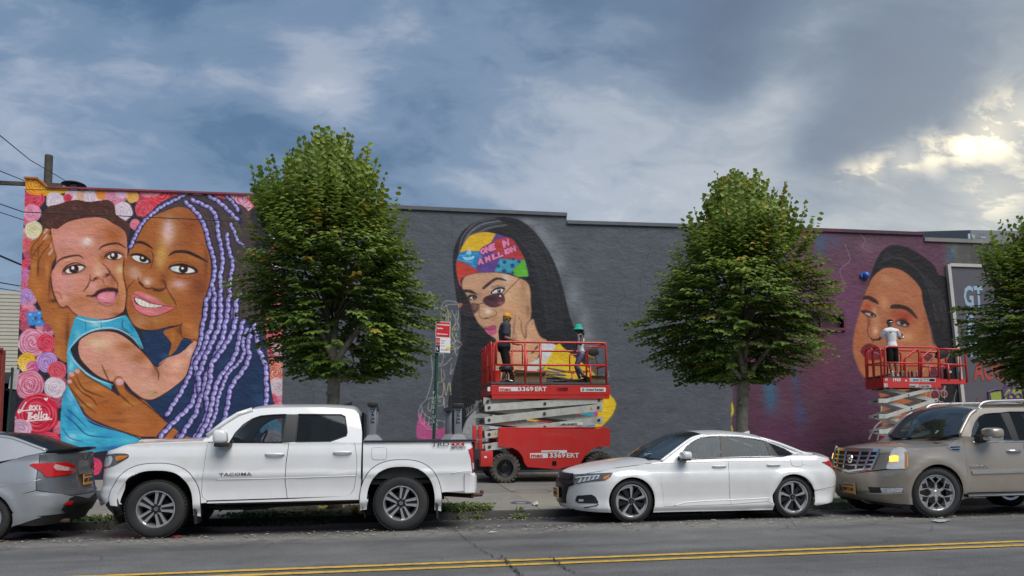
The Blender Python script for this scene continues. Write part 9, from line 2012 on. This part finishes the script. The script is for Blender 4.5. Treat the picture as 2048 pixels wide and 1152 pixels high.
 h_, R_ = head(P_, hd, J.get('yaw', 0), skin, None, J.get('pitch', 0), k); return P_, R_, k, h_
# man in the yellow cap, seen from his left, facing right, palms out in talk
# man in the yellow cap, facing right along the platform
zA_ = zfA; mx = PA((332, 300), .95).x + XA
pm,Rm,km,hm=figure('man in yellow cap, charcoal tee and black shorts talking on the large lift',(mx,YA+.95,zA_),0.,PA((340,74),.95).z-zfA-.02,M_SK1,{'pelvis': (-.02,0,.93), 'waist': (.0,0,1.08), 'chest': (.0,0,1.32), 'neck': (.02,0,1.50), 'head': (.055,0,1.655), 'pitch': .12},
 [(0,(-.02,-.27,1.13),(.24,-.22,1.06),(1,.1,-.45),(0,.3,1)),(0,(.04,.25,1.13),(.27,.17,1.05),(1,-.1,-.7),(0,-.3,1))],[((.02,-.11,.50),(-.08,-.12,.08),(1,-.15)),((.06,.10,.50),(.06,.12,.08),(1,.15))],
 {'name': 'tee_shirt', 'm': cloth('tee_charcoal',(.055,.058,.072)), 'sleeve': .62, 'low': .03},{'name': 'shorts', 'm': cloth('shorts_black',(.010,.010,.011)), 'len': .95},cloth('shoe_white',(.5,.5,.5)),bulk=1.38)
cap_mesh(pm, Rm, cloth('cap_yellow', (.72, .36, .015)), 'cap')
hb=MB().lathe([(0,-.02),(.06,-.04),(.085,.0),(.09,.05),(.06,.08),(0,.09)],n=16); hb.v=[tuple(Rm@Vector((v[0]*.9-.028,v[1]*.86,v[2]-.0))) for v in hb.v]; hb.build('hair',MATS['hair_black'],pm,smooth=True)
# woman in the teal hat, facing left, one hand on the rail, one knee forward
wx_ = PA((790, 300), .55).x + XA; rail_z = PA((740, 258), .1).z - zfA
pw,Rw,kw_,hw=figure('woman in teal bucket hat, white vest and patterned leggings on the large lift',(wx_,YA+.62,zA_),math.pi,PA((790,146),.62).z-zfA-.03,M_SK2,{'pelvis': (-.04,0,.93), 'waist': (-.02,0,1.08), 'chest': (-.05,0,1.32), 'neck': (-.02,0,1.50), 'head': (.03,0,1.65)},
 [(0,(.02,-.26,1.16),(.10,-.16,1.02),(.8,.3,-.5),(0,1,.2)),(0,(.02,.24,1.17),(.24,.33,rail_z/((PA((790,146),.62).z-zfA-.03)/1.78)+.03),(1,.1,-.2),(0,0,-1))],[((.10,-.09,.52),(-.04,-.10,.08),(1,-.1)),((.13,.10,.53),(-.16,.09,.12),(1,.1))],
 {'name': 'vest', 'm': cloth('vest_white',(.62,.61,.63)), 'sleeve': 0, 'low': .04},{'name': 'leggings', 'm': (lambda M: M)(mat('leggings',(.10,.07,.14),.75,var=.5,vscale=16,dirt=(.30,.30,.42),dscale=14,damt=.9)), 'len': 2},cloth('shoe_brown',(.16,.09,.05)),True)
cap_mesh(pw, Rw, cloth('hat_teal', (.035, .42, .31)), 'bucket')
MB().tube([Rw@Vector((-.07,0,.02)),Rw@Vector((-.11,.02,-.06)),Rw@Vector((-.12,.03,-.15)),Rw@Vector((-.10,.04,-.24))],[.045,.05,.04,.012],10).build('braided_hair',MATS['hair_black'],pw,smooth=True)
# painter on the smaller lift, back to the street, spray can in his right hand
q = PB((372, 400), .42); px_ = liftB.location.x + q.x
pp,Rp,kp,hp_=figure('painter seen from behind in white tee spraying the wall portrait',(px_,YB+.42,zfB),math.pi/2,PB((378,88),.42).z-zfB,M_SK1,{'pelvis': (-.02,0,.93), 'waist': (.0,0,1.08), 'chest': (.0,0,1.33), 'neck': (.02,0,1.51), 'head': (.05,-.02,1.665), 'yaw': -.25, 'pitch': -.05},
 [(0,(.10,-.37,1.22),(.26,-.56,1.27),(.3,-.5,.8),(0,1,.3)),(0,(.16,.29,1.19),(.30,.36,1.20),(.8,.2,.3),(0,-1,0))],[((.02,-.12,.50),(.0,-.14,.08),(1,-.2)),((-.03,.10,.50),(-.10,.11,.08),(1,.2))],
 {'name': 'tee_shirt', 'm': cloth('tee_white',(.68,.68,.70)), 'sleeve': .60, 'low': .02},{'name': 'shorts', 'm': MATS['shorts_black'], 'len': .95},MATS['shoe_white'],bulk=1.15)
cap_mesh(pp,Rp,cloth('cap_black',(.012,.012,.012)), 'capless'); MB().tube([Rp@Vector((.108*math.cos(a),.098*math.sin(a),.052)) for a in np.linspace(0,6.2,18)],.008,5,closed=True).build('cap_band',M_SIL,pp)
me=text_mesh('JUST DO IT',.062,.001,.003,align='CENTER',res=1,shear=.2); me.transform(Matrix.Rotation(math.pi/2,4, 'X')); me.transform(Matrix.Rotation(-math.pi/2,4, 'Z')); me.transform(Matrix.Translation((-.122*kp,0,1.36*kp))); link('shirt_lettering',me,M_TRIM,pp)
w3_=pp.location+Matrix.Rotation(math.pi/2,3, 'Z')@(Vector((.30,-.62,1.33))*kp); sc_=MB().lathe([(0,-.09),(.030,-.09),(.030,.05),(.02,.07),(.011,.075),(.011,.10),(0,.10)],n=12).build('spray_can',MATS['can_0']); sc_.location=w3_; sc_.rotation_euler=(-.5,.2,0); tag(sc_, 'spray can held up in the painter\'s hand', 'spray can')
# ---------------------------------------------------------------- kerbside things
sp=thing('street_sign', 'green post with red NO STANDING sign plate behind the pickup bed', 'street sign'); YS2=13.62; a=ony(867.5,884,YS2); b=ony(876,642,YS2); M_GRN=mat('post_green_paint',(.012,.075,.045),.45,var=.2,vscale=5)
zb_ = pav_z(YS2); d = (b - a); foot = a + d * ((zb_ - a.z) / d.z); P0_, P1_ = foot, b
for dx in (-.022,.022): MB().tube([P0_+Vector((dx,.01,0)),P1_+Vector((dx,.01,0))],.009,6).build('post_flange',M_GRN,sp)
MB().tube([P0_, P1_], .019, 6).build('post', M_GRN, sp); rz = .12
c0=ony(886,659,YS2-.04); c1=ony(886,690,YS2-.04); w=ony(900.5,660,YS2).x-ony(871,660,YS2).x; h1=(ony(886,643,YS2)-ony(886,674.5,YS2)).z; M_SR=mat('sign_red',(.60,.012,.018),.35,var=.03)
def sgn_plate(c,h,m,nm): o=MB().box((0,0,0),(w,.004,h),bev=.002).build(nm,M_WHT,sp); o.location=c; o.rotation_euler=(0,.035,rz); MB().box((0,-.004,0),(w-.018,.003,h-.018)).build('face',m,o); return o
s1=sgn_plate(c0,h1,M_SR, 'red_plate'); hh=h1*.97; s2=sgn_plate(c1+Vector((0,0,-.004)),hh,M_WHT, 'lower_plate'); t=lambda s,z,x,p,m,o,sx=1.,b=.002: text(s,z,(x,-.009,p),m,o,name='sign_lettering',sx=sx,bold=b,ext=.001)
t('NO STANDING',.036,-w*.44,h1*.25,M_WHT,s1,.95); t('Anytime',.040,-w*.44,h1*.02,M_WHT,s1,.85)
MB().box((.0,-.008,-h1*.30),(w*.62,.002,.014)).add([(-w*.42,-.009,-h1*.30),(-w*.30,-.009,-h1*.23),(-w*.30,-.009,-h1*.37)],[(0,1,2)]).build('arrow',M_WHT,s1)
MB().box((-w*.345,-.008,hh*.24),(w*.26,.003,hh*.44)).build('badge_red',M_SR,s2); MB().lathe([(0,-.012),(.028,-.012)],c=(-w*.345,0,hh*.24),axis='Y',n=20).build('badge_disc',M_WHT,s2); MB().lathe([(.018,-.013),(.024,-.013)],c=(-w*.345,0,hh*.24),axis='Y',n=20).build('badge_ring',M_TRIM,s2); t('P',.034,-w*.345-.010,hh*.20,M_TRIM,s2)
for o_ in s2.children[-1:]: o_.location.y = -.006
MB().box((-w*.345,-.008,-hh*.24),(w*.26,.003,hh*.44)).build('badge_dark',M_TRIM,s2); n=12
cr=[(.026*math.cos(t_),.030*math.sin(t_)) for t_ in np.linspace(1.2,5.1,n)]+[(.012+.022*math.cos(t_),.005+.024*math.sin(t_)) for t_ in np.linspace(4.6,1.6,n)]; MB().prism([(x-w*.345,z-hh*.24) for x,z in cr],-.013,-.010).build('moon',M_WHT,s2)
M_PK=mat('faded_pink',(.62,.36,.36),.5,var=.1); t('Tuesday',.022,-w*.14,hh*.28,M_PK,s2,1.,.001); t('Friday',.022,-w*.14,hh*.12,M_PK,s2,1.,.001); t('3am - 6am',.020,-w*.14,-hh*.06,M_PK,s2,.9,.001)
MB().box((w*.06,-.008,-hh*.30),(w*.40,.002,.010)).add([(w*.32,-.009,-hh*.30),(w*.24,-.009,-hh*.25),(w*.24,-.009,-hh*.35)],[(0,1,2)]).build('arrow',M_SR,s2); MB().lathe([(0,-.014),(.034,-.012),(.034,-.006)],c=(w*.36,0,-hh*.16),axis='Y',n=20).build('sticker',mat('sticker_yellow',(.75,.62,.08),.5),s2)
for i,ch in enumerate('FUCEIUS'): q=ony(868.5,789+i*9.5,YS2-.03); text(ch,.085,(q.x-.03,YS2-.045,q.z),M_WHT,sp,name='paint_scrawl',sx=.9,bold=-.001,ext=.001)
# weeds, litter, leaves
M_WEED=mat('weed_green',(.060,.115,.022),.6,var=.4,vscale=30); M_WEED2=mat('weed_pale',(.11,.14,.04),.6,var=.3,vscale=30)
def weeds(x, y, r, n, h, seed, lab):
 r_ = random.Random(seed); V = []; Fc = []
 for i in range(n):
  a=r_.uniform(0,6.283); q=r*r_.random()**.6; bx,by=x+q*math.cos(a),y+q*.55*math.sin(a); z=(pav_z(by) if by>KERB_Y else road_z(by))-.005; L_=h*r_.uniform(.4,1.2); a2=r_.uniform(0,6.283); lean=r_.uniform(.2,.9)
  for s in range(3):
   f0=s/3; p=Vector((bx+math.cos(a2)*lean*L_*f0,by+math.sin(a2)*lean*L_*f0,z+L_*f0)); d=Vector((math.cos(a2+r_.uniform(-1.3,1.3)),math.sin(a2+r_.uniform(-1.3,1.3)),r_.uniform(.2,1.))).normalized(); w_=d.orthogonal().normalized()*r_.uniform(.008,.02); l2=r_.uniform(.03,.08); o=len(V); V+=[p,p+d*l2*.5+w_,p+d*l2,p+d*l2*.5-w_]; Fc.append((o,o+1,o+2,o+3))
 o=MB().add(V,Fc).build('weeds',[M_WEED,M_WEED2][seed%2]); return tag(o,lab, 'weeds',kind='stuff')
for i,(px,r,n,h,lab) in enumerate([(905,.30,420,.16, 'weed clump under the pickup tail'),(940,.42,700,.15, 'leafy weeds spilling over the kerb behind the pickup'),(885,.25,260,.10, 'low weeds by the pickup rear wheel'),(590,.8,500,.07, 'thin weeds in the tree pit under the pickup'),(500,.5,220,.07, 'thin weeds below the pickup door'),(225,.35,220,.09, 'weeds at the kerb ahead of the pickup'),(160,.3,120,.07, 'small tuft of weeds under the silver sedan tail'),(1035,.14,110,.09, 'tuft growing at the kerb foot between the cars'),(1660,.5,200,.06, 'weeds near the white sedan tail')]):
 q = ony(px, 1030, 13.42); weeds(q.x, 13.42 if px != 1035 else 13.2, r, n, h, i, lab)
rl = random.Random(11)
def scrap(px, py, s, col, name, lab, cat, grp=None, fold=.4, z=None, m=None):
 q=onz(px,py,0.); q=onz(px,py,pav_z(q.y) if q.y>KERB_Y else road_z(q.y)); z=(pav_z(max(q.y,KERB_Y)) if q.y>KERB_Y-.02 else road_z(q.y))+.012; n=6; vs=[]
 for j in range(n + 1):
  for i in range(n+1): u,v=i/n-.5,j/n-.5; vs.append((u*s*(1+.3*rl.uniform(-1,1)),v*s*.7*(1+.3*rl.uniform(-1,1)),fold*s*abs(noise.noise(Vector((u*3+px,v*3+py,1))))+.004*rl.random()))
 o=MB().add(vs,[(j*(n+1)+i,j*(n+1)+i+1,(j+1)*(n+1)+i+1,(j+1)*(n+1)+i) for j in range(n) for i in range(n)]).build(name,m or mat('scrap_%s' % name+str(col)[1:5],col,.6,var=.12,vscale=20),smooth=False); o.location=(q.x,q.y,z); o.rotation_euler=(0,0,rl.uniform(0,3.1)); return tag(o,lab,cat,grp)
WHT,YLW,TAN,RDD,BLU=(.55,.55,.53),(.55,.45,.08),(.35,.26,.16),(.45,.02,.02),(.1,.14,.2)
scrap(354,1075,.13,RDD, 'wrapper', 'red wrapper on the road behind the pickup front tyre', 'litter',fold=.2); scrap(652,1018,.26,YLW, 'plastic_bag', 'crumpled yellow bag under the pickup', 'litter',fold=.9); scrap(676,1017,.22,(.5,.3,.1), 'plastic_bag', 'crumpled orange bag beside the yellow one', 'litter',fold=.9)
scrap(712,1027,.34,WHT, 'plastic_bag', 'large white crumpled bag by the pickup rear wheel', 'litter',fold=.9); scrap(515,1046,.20,(.25,.25,.27), 'paper', 'grey scrap in the gutter under the pickup', 'litter'); scrap(600,1025,.2,TAN, 'paper', 'tan scrap among weeds under the pickup', 'litter'); scrap(565,1027,.14,WHT, 'paper', 'small white scrap below the pickup door', 'litter')
scrap(232,1052,.12,BLU, 'wrapper', 'blue wrapper on the road ahead of the pickup', 'litter'); scrap(865,1018,.16,(.25,.5,.45), 'wrapper', 'turquoise wrapper behind the pickup mud flap', 'litter',fold=.6); scrap(878,1036,.26,(.45,.36,.33), 'paper', 'pinkish paper lying behind the pickup rear wheel', 'litter'); scrap(925,1014,.16,WHT, 'paper', 'white scrap caught in the weeds', 'litter',fold=.7)
scrap(1071,1027,.16,WHT, 'plastic_cup', 'clear crushed cup in the gutter between the cars', 'litter',fold=.7); scrap(1020,1035,.07,WHT, 'paper', 'tiny white scrap left of the crushed cup', 'litter'); scrap(985,1066,.12,WHT, 'paper', 'flat white scrap on the asphalt left of centre', 'litter',fold=.05)
scrap(1680,1012,.55,(.30,.29,.27), 'newspaper', 'grey sodden paper heap behind the white sedan', 'litter',fold=.35); scrap(1730,1012,.3,(.26,.25,.23), 'newspaper', 'torn grey paper between sedan and bronze vehicle', 'litter',fold=.3); scrap(1935,1008,.26,WHT, 'plastic_bag', 'white bag under the bronze vehicle', 'litter',fold=.7); scrap(1880,1043,.35,(.4,.4,.39), 'paper', 'flat pale paper on the road below the bronze front wheel', 'litter',fold=.03)
# dead leaves and grit: nobody could count them
V = []; Fc = []; rg = random.Random(21)
for i in range(5200):
 y=13.25-abs(rg.gauss(0,.38)) if rg.random()<.45 else 11.1+rg.gauss(0,.26); x=rg.uniform(-7,14); z=(pav_z(y) if y>KERB_Y else road_z(y))+.012; s=rg.uniform(.006,.022) if rg.random()<.85 else rg.uniform(.02,.045); a=rg.uniform(0,6.28); o=len(V)
 V+=[(x+s*math.cos(a+k*1.57)*(1 if k%2 else .6),y+s*math.sin(a+k*1.57)*(1 if k%2 else .6),z+rg.uniform(0,s*.5)) for k in range(4)]; Fc.append((o,o+1,o+2,o+3))
tag(MB().add(V,Fc).build('leaf_litter',mat('dead_leaves',(.30,.27,.22),.8,var=.6,vscale=3)), 'scattered grit and dead leaves along the gutter', 'leaf litter',kind='stuff')
# dark estate car parked far behind the left corner
pcar=thing('parked_car', 'dark parked car far beyond the left mural corner', 'car'); c_=ony(10,850,34); m_=mat('far_car_paint',(.10,.115,.13),.3,.4,coat=1.); pcar.location=(c_.x-1.6,34,.1)
prof=[(-2.2,.35),(-2.2,.8),(-1.9,.95),(-1.2,1.0),(-.6,1.42),(.9,1.45),(1.6,1.05),(2.1,.95),(2.2,.4)]; MB().prism(prof,-.85,.85).build('body',m_,pcar,ang=30); MB().prism([(-1.05,1.02),(-.52,1.37),(.85,1.39),(1.4,1.05)],-.87,.87).build('window',M_TRIM,pcar)
for x in (-1.35,1.35): MB().cyl((x,-.88,.32),(x,.88,.32),.32,20).build('wheel',M_RUB,pcar,ang=40); MB().cyl((x,-.895,.32),(x,-.88,.32),.19,16).build('rim',M_SIL,pcar,ang=40)

# unseen low row across the street, added for car glass and paint to mirror
for i,(x0,x1,h,col,nm) in enumerate(((-30,-9,6.2,(.30,.14,.10), 'red brick'),(-8.8,7,4.6,(.42,.38,.30), 'buff'),(7.2,30,7.0,(.24,.23,.22), 'grey'))):
 ob=thing('building', 'low %s building across the street behind the viewer' % nm, 'building',(x0,-17,0)); mm_=mat('across_' + nm.replace(' ', '_'),col,.85,var=.15,vscale=2)
 MB().box(((x1-x0)/2,-4,h/2),(x1-x0,8,h)).build('wall',mm_,ob); MB().box(((x1-x0)/2,.05,h+.06),(x1-x0,.5,.12)).build('coping',M_COPE,ob)
 n = int((x1 - x0) / 3.2)
 for k in range(n): MB().box((1.7+k*3.2,.02,h*.45),(2.,.08,h*.42)).build('window',mat('across_glass',(.05,.06,.07),.08,var=0),ob)
